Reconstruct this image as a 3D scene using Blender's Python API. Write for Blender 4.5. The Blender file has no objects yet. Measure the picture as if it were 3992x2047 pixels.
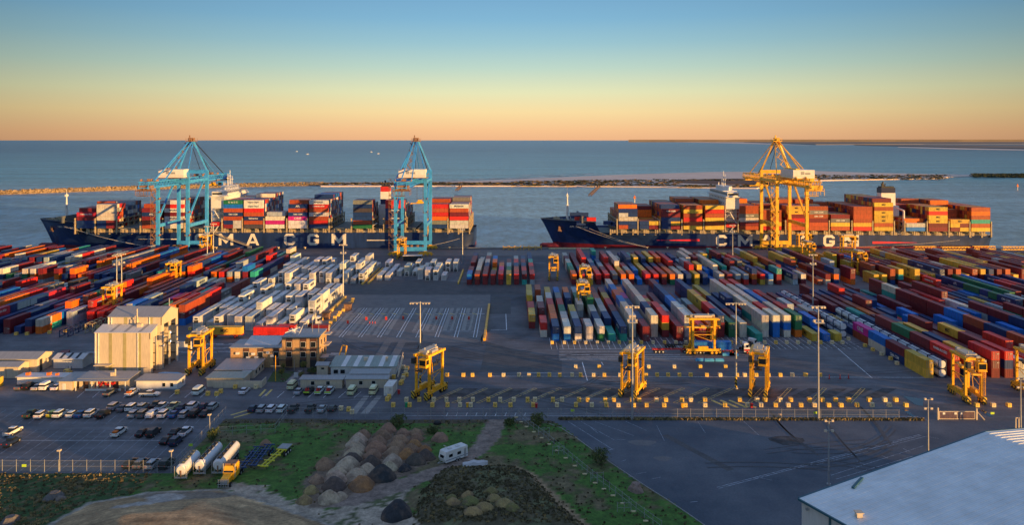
import bpy, math, random
from mathutils import Vector, Matrix
R=random.Random(11)
C=bpy.context.scene.collection
F=3105.0; H=70.0; HY=545.0; CX=1996.0
rad=math.radians
def G(px,py,z=0.0):
    Y=F*(H-z)/(py-HY); return Vector(((px-CX)*Y/F,Y,z))
def XY(px,Y): return (px-CX)*Y/F
# ---------------------------------------------------------------- materials
def nmat(name):
    m=bpy.data.materials.new(name); m.use_nodes=True
    nt=m.node_tree; b=nt.nodes['Principled BSDF']; return m,nt,b
def noise(nt,scale,detail=3,vec=None,rough=.6):
    n=nt.nodes.new('ShaderNodeTexNoise'); n.inputs['Scale'].default_value=scale
    n.inputs['Detail'].default_value=detail; n.inputs['Roughness'].default_value=rough
    if vec is not None: nt.links.new(vec,n.inputs['Vector'])
    return n.outputs['Fac']
def mul(nt,fac_sock,col,lo,hi,a=.35,b=.65):
    mr=nt.nodes.new('ShaderNodeMapRange'); nt.links.new(fac_sock,mr.inputs['Value'])
    mr.inputs['From Min'].default_value=a; mr.inputs['From Max'].default_value=b
    mr.inputs['To Min'].default_value=lo; mr.inputs['To Max'].default_value=hi
    mx=nt.nodes.new('ShaderNodeMix'); mx.data_type='RGBA'; mx.blend_type='MULTIPLY'; mx.inputs['Factor'].default_value=1
    if isinstance(col,tuple): mx.inputs['A'].default_value=(*col,1)
    else: nt.links.new(col,mx.inputs['A'])
    cb=nt.nodes.new('ShaderNodeCombineColor')
    for i in range(3): nt.links.new(mr.outputs['Result'],cb.inputs[i])
    nt.links.new(cb.outputs['Color'],mx.inputs['B'])
    return mx.outputs['Result']
def mixc(nt,fac,a,b,lo=.4,hi=.6):
    mr=nt.nodes.new('ShaderNodeMapRange'); nt.links.new(fac,mr.inputs['Value'])
    mr.inputs['From Min'].default_value=lo; mr.inputs['From Max'].default_value=hi
    mx=nt.nodes.new('ShaderNodeMix'); mx.data_type='RGBA'
    nt.links.new(mr.outputs['Result'],mx.inputs['Factor'])
    for s,v in (('A',a),('B',b)):
        if isinstance(v,tuple): mx.inputs[s].default_value=(*v,1)
        else: nt.links.new(v,mx.inputs[s])
    return mx.outputs['Result']
def coords(nt,kind='Object',scale=None):
    t=nt.nodes.new('ShaderNodeTexCoord'); o=t.outputs[kind]
    if kind=='World': pass
    if scale:
        mp=nt.nodes.new('ShaderNodeMapping'); mp.inputs['Scale'].default_value=scale
        nt.links.new(o,mp.inputs['Vector']); o=mp.outputs['Vector']
    return o
def bump(nt,b,fac,strength,dist):
    bp=nt.nodes.new('ShaderNodeBump'); bp.inputs['Strength'].default_value=strength; bp.inputs['Distance'].default_value=dist
    nt.links.new(fac,bp.inputs['Height']); nt.links.new(bp.outputs['Normal'],b.inputs['Normal'])
def M(name,col,rough=.6,metal=0,var=.15,scale=.6,stretch=(1,1,1)):
    m,nt,b=nmat(name); v=coords(nt,'Object',stretch)
    c=mul(nt,noise(nt,scale,4,v),col,1-var,1+var)
    nt.links.new(c,b.inputs['Base Color']); b.inputs['Roughness'].default_value=rough; b.inputs['Metallic'].default_value=metal
    return m
def Mpaint(name,attr,rough=.5,var=.22,streak=True):
    m,nt,b=nmat(name)
    if attr=='OBJ':
        oi=nt.nodes.new('ShaderNodeObjectInfo'); src=oi.outputs['Color']
    else:
        at=nt.nodes.new('ShaderNodeAttribute'); at.attribute_name=attr; src=at.outputs['Color']
    geo=nt.nodes.new('ShaderNodeNewGeometry'); mp=nt.nodes.new('ShaderNodeMapping')
    mp.inputs['Scale'].default_value=(1.1,1.1,.35); nt.links.new(geo.outputs['Position'],mp.inputs['Vector'])
    c=mul(nt,noise(nt,.9,5,mp.outputs['Vector'],.7),src,1-var,1+var)
    if streak:
        rust=noise(nt,.35,6,mp.outputs['Vector'],.75)
        c=mixc(nt,rust,c,(.13,.07,.045),.62,.95)
    nt.links.new(c,b.inputs['Base Color']); b.inputs['Roughness'].default_value=rough
    return m
MAT={}
def mats():
    D=MAT
    D['cont']=Mpaint('container_paint','OBJ'); D['contst']=Mpaint('container_paint_rows','Col')
    D['car']=Mpaint('car_paint','OBJ',.28,.05,False)
    D['glass']=M('dark_glass',(.015,.02,.025),.12,0,.1)
    D['tyre']=M('tyre_rubber',(.015,.015,.016),.8)
    D['hub']=M('wheel_hub',(.55,.42,.2),.5)
    D['steel']=M('galvanised_steel',(.42,.43,.44),.45,.3)
    D['dark']=M('dark_steel',(.03,.032,.035),.6)
    D['yel']=M('carrier_yellow',(.92,.47,.02),.45,0,.2,.8)
    D['yeld']=M('crane_yellow',(.85,.48,.04),.5,0,.2,.4)
    D['cyan']=M('crane_blue',(.05,.33,.78),.45,0,.2,.3)
    D['cream']=M('cream_cladding',(.62,.53,.4),.6,0,.1,1.5,(3,3,.3))
    D['white']=M('white_paint',(.75,.75,.73),.5,0,.08)
    D['brown']=M('brown_steel',(.27,.15,.09),.7,0,.3,1.2)
    D['navyhull']=M('navy_hull_paint',(.014,.025,.085),.38,0,.25,.12,(.3,1,1.5))
    D['redhull']=M('red_antifouling',(.22,.02,.03),.55,0,.3,.3)
    D['deckb']=M('beige_deck_steel',(.42,.34,.22),.65,0,.25,.8)
    D['deckg']=M('grey_green_deck',(.12,.14,.13),.7,0,.2,.5)
    D['bridge']=M('lashing_steel',(.14,.15,.16),.65,0,.2,.5)
    D['letter']=M('hull_lettering_cream',(.78,.72,.62),.5,0,.06)
    D['lred']=M('red_stripe_paint',(.75,.02,.05),.5)
    D['block']=M('yellow_concrete',(.88,.56,.12),.8,0,.25,1.5)
    D['blockw']=M('pale_concrete',(.82,.66,.38),.85,0,.2,1.5)
    D['roofg']=M('grey_iron_roof',(.33,.34,.35),.5,.1,.12,1.0,(4,.3,1))
    D['roofw']=M('pale_iron_roof',(.62,.62,.62),.5,.1,.1,1.0,(4,.3,1))
    D['roofgr']=M('green_grey_roof',(.3,.36,.32),.55,0,.15,1.0,(4,.3,1))
    D['brick']=M('tan_brick',(.48,.3,.15),.8,0,.15,3)
    D['brownp']=M('brown_panel',(.12,.06,.045),.6)
    D['wood']=M('weathered_timber',(.16,.1,.07),.9)
    D['orange']=M('orange_paint',(.8,.2,.02),.5)
    D['red']=M('red_paint',(.55,.03,.03),.45)
    D['skyblue']=M('sky_blue_paint',(.08,.4,.75),.45)
    D['green']=M('green_plastic',(.02,.35,.12),.5)
    D['lime']=M('lime_sign',(.5,.75,.05),.5)
    D['tank']=M('white_tank_shell',(.75,.76,.77),.3,0,.06)
    D['navy']=M('navy_paint',(.02,.04,.12),.5)
    D['grass']=M('leaf_green',(.05,.09,.025),.9,0,.4,2)
    D['scrub']=M('dry_scrub',(.12,.11,.06),.95,0,.4,1)
    D['line']=M('white_line_paint',(.85,.87,.9),.8,0,.35,1.3)
    D['yline']=M('yellow_line_paint',(.75,.55,.16),.8,0,.3,1.3)
    D['rail']=M('rail_strip_concrete',(.3,.3,.32),.85,0,.2,.5)
    m,nt,b=nmat('lamp_glow'); b.inputs['Emission Color'].default_value=(1,.95,.9,1); b.inputs['Emission Strength'].default_value=6; D['lamp']=m
    # stripes black/yellow by height
    m,nt,b=nmat('hazard_stripes'); w=nt.nodes.new('ShaderNodeTexWave'); w.inputs['Scale'].default_value=.55; w.bands_direction='DIAGONAL'
    nt.links.new(coords(nt,'Object'),w.inputs['Vector'])
    nt.links.new(mixc(nt,w.outputs['Fac'],(.02,.02,.02),(.75,.5,.05),.45,.55),b.inputs['Base Color']); D['haz']=m
    # mesh fence
    m,nt,b=nmat('chain_link'); tr=nt.nodes.new('ShaderNodeBsdfTransparent'); mx=nt.nodes.new('ShaderNodeMixShader')
    b.inputs['Base Color'].default_value=(.3,.4,.4,1); mx.inputs['Fac'].default_value=.05
    nt.links.new(tr.outputs[0],mx.inputs[1]); nt.links.new(b.outputs[0],mx.inputs[2]); nt.links.new(mx.outputs[0],nt.nodes['Material Output'].inputs['Surface']); D['mesh']=m
# ---------------------------------------------------------------- mesh builder
class MB:
    def __init__(s): s.v=[]; s.f=[]; s.c=[]; s.m=[]; s.cur=0
    def add(s,vs,fs,col=None):
        n=len(s.v); s.v+= [tuple(v) for v in vs]; s.f+=[tuple(i+n for i in f) for f in fs]
        s.c+=[col]*len(fs); s.m+=[s.cur]*len(fs); return s
    def box(s,x0,x1,y0,y1,z0,z1,col=None):
        return s.add([(x0,y0,z0),(x1,y0,z0),(x1,y1,z0),(x0,y1,z0),(x0,y0,z1),(x1,y0,z1),(x1,y1,z1),(x0,y1,z1)],
            [(0,3,2,1),(4,5,6,7),(0,1,5,4),(1,2,6,5),(2,3,7,6),(3,0,4,7)],col)
    def beam(s,a,b,w,h=None):
        h=h or w; a=Vector(a); b=Vector(b); d=(b-a).normalized()
        up=Vector((0,0,1)) if abs(d.z)<.95 else Vector((0,1,0))
        r=d.cross(up).normalized()*w/2; u=r.cross(d).normalized()*h/2
        vs=[p+sx*r+sy*u for p in (a,b) for sx,sy in ((-1,-1),(1,-1),(1,1),(-1,1))]
        return s.add(vs,[(0,1,2,3),(7,6,5,4),(0,4,5,1),(1,5,6,2),(2,6,7,3),(3,7,4,0)])
    def cyl(s,a,b,r,r2=None,n=10):
        r2=r if r2 is None else r2; a=Vector(a); b=Vector(b); d=(b-a).normalized()
        up=Vector((0,0,1)) if abs(d.z)<.95 else Vector((0,1,0))
        p=d.cross(up).normalized(); q=p.cross(d).normalized(); vs=[]
        for c,rr in ((a,r),(b,r2)):
            for i in range(n):
                t=2*math.pi*i/n; vs.append(c+p*math.cos(t)*rr+q*math.sin(t)*rr)
        fs=[(i,(i+1)%n,n+(i+1)%n,n+i) for i in range(n)]+[tuple(range(n))[::-1],tuple(range(n,2*n))]
        return s.add(vs,fs)
    def loft(s,pts):  # closed (y,z,halfwidth) profile extruded across x
        n=len(pts); vs=[(-w,y,z) for y,z,w in pts]+[(w,y,z) for y,z,w in pts]
        return s.add(vs,[tuple(range(n))[::-1],tuple(range(n,2*n))]+[(i,(i+1)%n,n+(i+1)%n,n+i) for i in range(n)])
    def prism(s,poly,z0,z1):
        n=len(poly); vs=[(p[0],p[1],z0) for p in poly]+[(p[0],p[1],z1) for p in poly]
        a=sum(poly[i][0]*poly[(i+1)%n][1]-poly[(i+1)%n][0]*poly[i][1] for i in range(n))
        if a<0:
            vs=[(p[0],p[1],z0) for p in poly[::-1]]+[(p[0],p[1],z1) for p in poly[::-1]]
        return s.add(vs,[tuple(range(n))[::-1],tuple(range(n,2*n))]+[(i,(i+1)%n,n+(i+1)%n,n+i) for i in range(n)])
    def mesh(s,name,mat,smooth=False):
        me=bpy.data.meshes.new(name); me.from_pydata(s.v,[],s.f)
        for m in (mat if isinstance(mat,(list,tuple)) else [mat]): me.materials.append(MAT[m] if isinstance(m,str) else m)
        if any(s.m): me.polygons.foreach_set('material_index',s.m)
        if s.c and any(c is not None for c in s.c):
            ca=me.color_attributes.new('Col','FLOAT_COLOR','CORNER'); arr=[]
            for f,c in zip(s.f,s.c): arr+=([*c,1.0] if c else [.5,.5,.5,1.0])*len(f)
            ca.data.foreach_set('color',arr)
        if smooth: me.polygons.foreach_set('use_smooth',[True]*len(me.polygons))
        me.update(); return me
    def obj(s,name,mat,parent=None,loc=(0,0,0),rz=0,smooth=False):
        return mo(name,s.mesh(name,mat,smooth),parent,loc,rz)
def mo(name,me,parent=None,loc=(0,0,0),rz=0,col=None):
    o=bpy.data.objects.new(name,me); C.objects.link(o); o.location=loc; o.rotation_euler=(0,0,rz)
    if parent: o.parent=parent
    if col: o.color=(*col,1)
    return o
def tag(o,label,cat,group=None):
    o['label']=label; o['category']=cat
    if group: o['group']=group
    return o
def thing(name,label,cat,loc=(0,0,0),rz=0,group=None):
    o=bpy.data.objects.new(name,None); C.objects.link(o); o.location=loc; o.rotation_euler=(0,0,rz); o.empty_display_size=.5
    return tag(o,label,cat,group)
def struct(o): o['kind']='structure'; return o
def dup(src,label,loc,rz=0,col=None):
    r=src.copy(); C.objects.link(r); r.location=loc; r.rotation_euler=(0,0,rz); r['label']=label
    for ch in list(src.children):
        c=ch.copy(); C.objects.link(c); c.parent=r
        if col and c.get('pc'): c.color=(*col,1)
        for g in ch.children:
            d=g.copy(); C.objects.link(d); d.parent=c
    return r
ORD='first second third fourth fifth sixth seventh eighth ninth tenth eleventh twelfth thirteenth fourteenth fifteenth sixteenth seventeenth eighteenth nineteenth'.split()
TENS=['','','twenty','thirty','forty','fifty','sixty','seventy']
def od(n): # 1-based
    if n<=19: return ORD[n-1]
    t,u=divmod(n,10)
    if u==0: return TENS[t][:-1]+'ieth'
    return TENS[t]+'-'+ORD[u-1]
def textmesh(txt,size,mat,off=0.0,name='lettering',sx=1.0,font_shear=0):
    cu=bpy.data.curves.new('t','FONT'); cu.body=txt; cu.size=size; cu.align_x='CENTER'; cu.align_y='CENTER'; cu.offset=off; cu.shear=font_shear
    cu.resolution_u=2
    o=bpy.data.objects.new('t',cu); C.objects.link(o)
    bpy.context.view_layer.update()
    me=bpy.data.meshes.new_from_object(o); me.name=name; bpy.data.objects.remove(o)
    me.transform(Matrix.Diagonal((sx,1,1,1)) )
    me.transform(Matrix.Rotation(rad(90),4,'X'))  # stands up facing -Y
    me.materials.clear(); me.materials.append(MAT[mat] if isinstance(mat,str) else mat)
    return me
mats()
MAT['bluetr']=M('blue_chassis',(.02,.06,.18),.5)
MAT['lime2']=M('yellow_chassis',(.72,.66,.04),.5)
# ---------------------------------------------------------------- setting
def asphalt():
    m,nt,b=nmat('asphalt'); g=coords(nt,'Object')
    big=noise(nt,.012,5,g,.6); mid=noise(nt,.09,5,g,.65); fine=noise(nt,1.2,4,g,.7)
    st=nt.nodes.new('ShaderNodeMapping'); st.inputs['Scale'].default_value=(.03,.5,1); nt.links.new(g,st.inputs['Vector'])
    streak=noise(nt,1.0,4,st.outputs['Vector'],.6)
    c=mixc(nt,big,(.08,.092,.118),(.16,.158,.168),.4,.6)
    c=mul(nt,mid,c,.6,1.3,.3,.7); c=mul(nt,streak,c,.75,1.2,.3,.7); c=mul(nt,fine,c,.85,1.15,.3,.7)
    nt.links.new(c,b.inputs['Base Color']); b.inputs['Roughness'].default_value=.75
    bump(nt,b,fine,.3,.05); return m
MAT['asph']=asphalt()
def patchmat(name,c1,c2,s=.25,rough=.8):
    m,nt,b=nmat(name); g=coords(nt,'Object')
    c=mixc(nt,noise(nt,s,5,g,.65),c1,c2,.35,.65); c=mul(nt,noise(nt,2.2,4,g,.7),c,.8,1.2,.3,.7)
    nt.links.new(c,b.inputs['Base Color']); b.inputs['Roughness'].default_value=rough; return m
MAT['asphd']=patchmat('dark_asphalt',(.075,.078,.085),(.11,.11,.115))
MAT['asphp']=patchmat('worn_asphalt',(.15,.15,.155),(.21,.2,.2))
MAT['oil']=patchmat('oil_stained_asphalt',(.025,.025,.028),(.1,.1,.105),.35)
MAT['conc']=patchmat('concrete_strip',(.28,.27,.26),(.36,.35,.33),.5)
MAT['yardc']=patchmat('open_yard_asphalt',(.06,.08,.11),(.14,.155,.18),.05)
MAT['puddle'],_nt,_b=nmat('standing_water'); _b.inputs['Base Color'].default_value=(.03,.05,.07,1); _b.inputs['Roughness'].default_value=.05
struct(MB().box(-1500,1500,-600,514,-8,0).obj('ground','asph'))
def sheet(name,poly,z,mat,h=.004):
    b=MB(); n=len(poly); b.add([(p[0],p[1],z) for p in poly],[tuple(range(n))])
    o=b.obj(name,mat); 
    if o.data.polygons[0].normal.z<0: o.data.flip_normals()
    return struct(o)
def gp(*pp): return [G(x,y) for x,y in pp]
# sheets of paving
sheet('road_patch',gp((1240,1150),(1912,1150),(1900,1335),(1120,1335)),.02,'asphp')
sheet('road_patch',gp((1915,1155),(1990,1155),(1992,1225),(1905,1225)),.024,'asphd')
sheet('road_patch',gp((2180,1345),(2900,1345),(2960,1410),(2178,1410)),.02,'asphp')
sheet('road_patch',gp((1370,1085),(2060,1110),(2060,1150),(1340,1150)),.016,'asphd')
sheet('road_patch',gp((1900,1335),(2190,1410),(2190,1450),(1870,1450)),.02,'asphd')
sheet('road_patch',gp((1330,1000),(3400,1000),(3400,975),(1330,975)),.016,'asphp')
sheet('yard',gp((2150,1642),(3992,1642),(4700,2200),(2960,2200),(2440,1840)),.012,'yardc')
b=MB()
for (x0,y0,x1,y1) in ((2590,1695,2860,1845),(2000,1500,2900,1512)):
    pass
# grid of straddle bays: oil-stained strips between ladder markings
bay=[(1700+96*i) for i in range(19)]
for i,x in enumerate(bay[:-1]):
    if i in (9,): continue
    a=G(x+25,1552); c=G(x+105,1516)
    sheet('oil_stain',[(a.x,a.y),(a.x+5,a.y),(c.x+4.4,c.y),(c.x,c.y)],.02,'oil')
def ladder(b,p,q,w,rungs,t=.18,z=.03):
    p=Vector((p.x,p.y,0)); q=Vector((q.x,q.y,0)); d=(q-p).normalized(); n=Vector((-d.y,d.x,0))
    def ln(a,c,zz): 
        dd=(c-a).normalized(); m=Vector((-dd.y,dd.x,0))*t/2
        b.add([(a-m)+Vector((0,0,zz)),(c-m)+Vector((0,0,zz)),(c+m)+Vector((0,0,zz)),(a+m)+Vector((0,0,zz))],[(0,1,2,3)])
    ln(p-n*w/2,q-n*w/2,z); ln(p+n*w/2,q+n*w/2,z)
    for i in range(rungs+1):
        c=p+(q-p)*i/max(rungs,1); ln(c-n*w/2,c+n*w/2,z+.004)
b=MB()
for i,x in enumerate(bay[:12]):
    ladder(b,G(x-30,1572),G(x+100,1515),.9,9,.14)
for i,x in enumerate((2900,3005,3140,3290)): ladder(b,G(x+20,1572),G(x+75,1515),1.0,9,.14)
for x in (2870,2905,2940,2975): 
    ladder(b,G(x-95,1562),G(x-30,1590),.45,1,.4)
struct(b.obj('yellow_ladder_marking','yline'))
def ln(b,p,q,t,z=.03):
    p=Vector((p[0],p[1],0)); q=Vector((q[0],q[1],0)); dd=(q-p).normalized(); m=Vector((-dd.y,dd.x,0))*t/2; k=Vector((0,0,z))
    b.add([p-m+k,q-m+k,q+m+k,p+m+k],[(0,1,2,3)])
FB=MB()
b=MB()
for (x0,y0,x1,y1,t) in ((1910,1468,3640,1473,.2),(2070,1455,2150,1455,.2),(1910,1287,1975,1287,.25),(1975,1287,1972,1225,.25),
      (2080,1026,2130,1026,.3),(1560,1622,3580,1626,.12),(2178,1385,2650,1384,.25),(2178,1394,2700,1393,.25),(2178,1402,2750,1401,.25),(2180,1372,2600,1371,.2),(2180,1362,2560,1361,.2),
      (2270,1413,2290,1485,.25),(2345,1413,2352,1425,.2),(3220,1320,3400,1475,.2),
      (2280,1790,2340,1775,.15),(2365,1760,2395,1750,.15),(2440,1795,2425,1800,.15),(2215,1645,2390,1755,.15),(2265,1645,2400,1720,.12),(2320,1645,2470,1700,.12),(2440,1645,2520,1680,.12),
      (2800,1907,3590,1700,.18),(2795,1902,3585,1696,.18),(3240,1855,3600,1740,.15),(3260,1870,3560,1780,.15),(3170,1818,3620,1700,.12),(3590,1700,3660,1712,.12),(3340,1800,3370,1812,.12),(3430,1775,3460,1788,.12),(3520,1750,3550,1765,.12),(2950,1862,3010,1875,.12),(2300,1665,2330,1690,.1),(2560,1660,2590,1720,.1),(2720,1645,2750,1690,.1),(2900,1645,2960,1700,.1),(2480,1850,2520,1843,.12),(2540,1870,2575,1862,.12),(2690,1960,2720,1957,.15),(2400,1715,2440,1716,.1)):
    ln(FB if y0>1640 or y1>1640 else b,G(x0,y0),G(x1,y1),t)
for i in range(60):   # bay lines in front of the container rows
    X=13.2+3.92*i/2
    if X<118: ln(b,(X,266),(X,281.5),.12)
for x in range(1740,2060,38): ln(b,G(x+6,1610),G(x,1624),.12)
# truck exchange grid: concrete strips and white frames
for k in range(8):
    X=-64.5+6.8*k
    for dx in (0,1.1): ln(b,(X+dx+3.2,282),(X+dx+3.2,331),.22)
    ln(b,(X-2.6,292),(X+2,292),.18); ln(b,(X+2,292),(X+2,327),.14); ln(b,(X-2.6,292),(X-2.6,314),.14)
ln(b,(-67,320),(-11,320),.35); ln(b,(-67,290.5),(-11,290.5),.15)
# car park lines
for row,(y0,y1) in enumerate(((196,206),(171.5,192))):
    for i in range(32):
        X=-150+i*2.75
        if X<-76: ln(FB,(X+.6,y0),(X-.2,y1),.1)
for i in range(22):
    X=-134+i*2.75
    if X<-74: ln(FB,(X,167),(X-.2,172),.1)
ln(b,G(20,1719),G(620,1719),.12)
for x in range(300,1450,60):
    if not 880<x<1010: ln(b,G(x,1552),G(x+28,1528),.12)
for i in range(14):
    for j in range(3): ln(b,(-140+i*3.9,262+j*5+ (i%2)),(-136+i*3.9+j,262+j*5+(i%2)),.3)
struct(b.obj('white_marking','line'))
MAT['linef']=M('worn_line_paint',(.34,.38,.44),.8,0,.5,1.1)
b=FB
struct(b.obj('worn_marking','linef'))
b=MB()
for k in range(8):
    X=-64.5+6.8*k
    for dx in (-1.0,1.6):
        b.box(X+dx-.8,X+dx+.7,(292 if k>3 else 285),331,.026,.03)
    for r in range(8): b.box(X-.4,X+1.0,299+r*2.5,299.8+r*2.5,.026,.03)
for (x0,x1) in ((1500,1530),(1455,1480)):
    p,q,r,s=G(x0-95,1615),G(x0-65,1615),G(x1-40,1545),G(x1-62,1545)
    b.add([(v.x,v.y,.035) for v in (p,q,r,s)],[(0,1,2,3)])
struct(b.obj('concrete_strip','conc'))
for X in (-43,-38): sheet('wheel_strip',[(X-1.3,226),(X+1.3,226),(X+1.3,345),(X-1.3,345)],.034,'asphp')
b=MB(); 
for i in range(11): ln(b,(-62+i*4.6,321),(-59.8+i*4.6,318.5),.5,.036)
for a,c in (((900,1620),(975,1598)),((912,1630),(990,1608)),((1035,1520),(1012,1545)),((1060,1520),(1035,1545))): ln(b,G(*a),G(*c),.6)
struct(b.obj('yellow_marking','yline'))
sheet('puddle',gp((3520,1545),(3600,1558),(3598,1585),(3570,1580)),.035,'puddle')
sheet('puddle',gp((3515,1598),(3535,1598),(3568,1625),(3556,1627)),.035,'puddle')
sheet('puddle',gp((3822,1600),(3836,1600),(3872,1626),(3858,1627)),.035,'puddle')
for (x,y,w,d) in ((2505,1728,3.2,1.8),(2585,1790,2,1.4),(3070,1720,4,3)):
    p=G(x,y); sheet('yard_patch',[(p.x+w*math.cos(t)*(1+.2*math.sin(3*t)),p.y+d*math.sin(t)) for t in [i*.52 for i in range(12)]],.04,'asphp' if x!=3070 else 'oil')
p,q=G(2590,1697),G(2850,1835); n=Vector((q.y-p.y,-(q.x-p.x),0)).normalized()*.9
sheet('yard_patch',[(p-n)[:2],(q-n)[:2],(q+n)[:2],(p+n)[:2]],.018,'asphd')
# tyre marks
b=MB(); rr=random.Random(5)
for i in range(46):
    x,y=rr.uniform(-60,110),rr.uniform(205,275)
    if i>30: x,y=rr.uniform(40,100),rr.uniform(165,195)
    if i>40: x,y=rr.uniform(-30,8),rr.uniform(340,380)
    a=rr.uniform(-.5,.5) if rr.random()<.6 else rr.uniform(0,3.1); k=rr.uniform(-.06,.06); w_=rr.uniform(.25,.5); p=[(x,y)]
    for j in range(12): a+=k; p.append((p[-1][0]+math.cos(a)*2.2,p[-1][1]+math.sin(a)*2.2))
    for off in (0,2.3):
        for j in range(12): ln(b,(p[j][0],p[j][1]+off),(p[j+1][0],p[j+1][1]+off),w_,.045+.0004*i)
struct(b.obj('tyre_mark','asphd'))
# rails on the quay
b=MB()
for y in (480,510):
    for o in (-.6,.6): b.box(-400,420,y+o-.08,y+o+.08,.02,.06)
struct(b.obj('crane_rail','dark'))
# quay furniture: kerb beam and bollards
tag(MB().box(-60,23,512.6,513.4,0,.7).obj('quay_edge_beam','conc'),'pale concrete kerb beam along quay edge between the two ships','quay kerb')
tag(MB().box(23.5,50,509.6,510.4,0.0,.9).obj('quay_barrier','blockw'),'pale barrier beam on quay below the bow of the right ship','barrier')
def bollard(x,lab):
    t=thing('bollard',lab,'bollard',(x,512,0),0,'mooring bollards on the quay edge')
    MB().cyl((0,0,0),(0,0,.7),.35,.28,8).cyl((-.7,0,.9),(.7,0,.9),.22,.22,8).obj('bollard_post','blockw',t)
    return t
bx=[-310,-225,-190,-150,-133,-70,-40,60,87,100,132,155,179,205,245]
for i,x in enumerate(bx): bollard(x,'pale mooring bollard on quay edge, %s from the left'%od(i+1))
# ---------------------------------------------------------------- sea
def sea():
    m,nt,b=nmat('sea_water'); g=coords(nt,'Object')
    s1=nt.nodes.new('ShaderNodeMapping'); s1.inputs['Scale'].default_value=(.25,.5,1); nt.links.new(g,s1.inputs['Vector'])
    n1=noise(nt,.9,6,s1.outputs['Vector'],.65)
    s2=nt.nodes.new('ShaderNodeMapping'); s2.inputs['Scale'].default_value=(.15,1.0,1); nt.links.new(g,s2.inputs['Vector'])
    n2=noise(nt,.012,5,s2.outputs['Vector'],.6)
    s3=nt.nodes.new('ShaderNodeMapping'); s3.inputs['Scale'].default_value=(.11,.045,1); nt.links.new(g,s3.inputs['Vector'])
    n3=noise(nt,1.0,5,s3.outputs['Vector'],.75)
    sy=nt.nodes.new('ShaderNodeSeparateXYZ'); nt.links.new(g,sy.inputs[0])
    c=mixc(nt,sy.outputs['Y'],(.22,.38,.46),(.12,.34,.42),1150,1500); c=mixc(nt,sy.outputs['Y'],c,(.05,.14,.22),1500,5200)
    c=mul(nt,n2,c,.75,1.25); c=mul(nt,n3,c,.45,1.6,.3,.7)  # mottling also paints the sky reflected by the ripples into the water colour
    nt.links.new(c,b.inputs['Base Color']); b.inputs['Roughness'].default_value=.3; b.inputs['Specular IOR Level'].default_value=.5
    ad=nt.nodes.new('ShaderNodeMath'); ad.operation='MULTIPLY_ADD'; nt.links.new(n3,ad.inputs[0]); ad.inputs[1].default_value=2.0; nt.links.new(n1,ad.inputs[2])
    bump(nt,b,ad.outputs[0],1.0,2.6); return m
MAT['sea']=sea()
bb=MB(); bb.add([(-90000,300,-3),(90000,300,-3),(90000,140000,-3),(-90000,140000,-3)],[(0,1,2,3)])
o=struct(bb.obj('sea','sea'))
# ---------------------------------------------------------------- far land
MAT['land']=patchmat('far_shore',(.14,.12,.11),(.22,.18,.15),.0006)  # land colour lightened to stand in for haze over the far shore
MAT['sand']=patchmat('beach_sand',(.74,.55,.44),(.86,.68,.55),.02)
MAT['rock']=patchmat('breakwater_rock',(.16,.11,.06),(.5,.36,.2),.35,.9)
MAT['field']=patchmat('brown_field',(.09,.035,.02),(.14,.06,.035),.02)
def landstrip(name,top,bot,z,mat,kind=True):
    # polygons given as pixel points on the water level, far edge then near edge
    pts=[G(x,y,-3) for x,y in top]+[G(x,y,-3) for x,y in bot[::-1]]
    b=MB(); b.prism([(p.x,p.y) for p in pts],-3.5,z); o=b.obj(name,mat); struct(o); return o
for z0_,z1_,xa,xb,ya,yb in ((0,77,2450,6000,552.5,553.5),(0,90,2850,6000,550,551)): landstrip('far_coast',[(xa+260,ya),(xb,ya)],[(xa,yb),(xb,yb)],z1_,'land')
landstrip('far_coast',[(2900,551.5),(3200,551.2),(4600,552.4)],[(2900,554.5),(3050,559),(3180,564),(3600,562),(4600,562)],3,'land')
landstrip('far_coast',[(3330,564),(3700,566),(4600,568)],[(3330,566.5),(3600,572),(3740,576),(4600,590)],2,'land')
landstrip('far_sand_shore',[(2640,552.6),(2900,555)],[(2640,554.2),(2920,560.5),(3180,567.5)],-1,'sand')
landstrip('far_sand_shore',[(3500,572.5),(3760,577.8)],[(3500,575),(3760,583),(4600,596)],-1.5,'sand')
landstrip('far_sand_shore',[(2060,546.9),(2440,547.2)],[(2060,547.7),(2440,549)],2,'sand')
# spit
far=[(1250,713),(1700,712),(2000,702),(2390,684),(2776,672),(2950,671),(3167,668),(3380,675),(3650,681),(3800,683)]
near=[(1250,728),(1700,727),(2000,727),(2390,729),(2776,734),(2950,736),(3040,712),(3167,706),(3380,702),(3650,698),(3702,692),(3800,688)]
landstrip('sand_spit',far,near,-1.6,'sand')
landstrip('brown_field',[(2640,706),(2780,701),(2960,700),(3060,700)],[(2640,716),(2800,722),(3000,724),(3060,712)],-.9,'field')
landstrip('far_spit',[(3790,678),(3992,680),(4400,682)],[(3790,682),(3850,690),(3992,693),(4400,696)],-1.3,'land')
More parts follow.
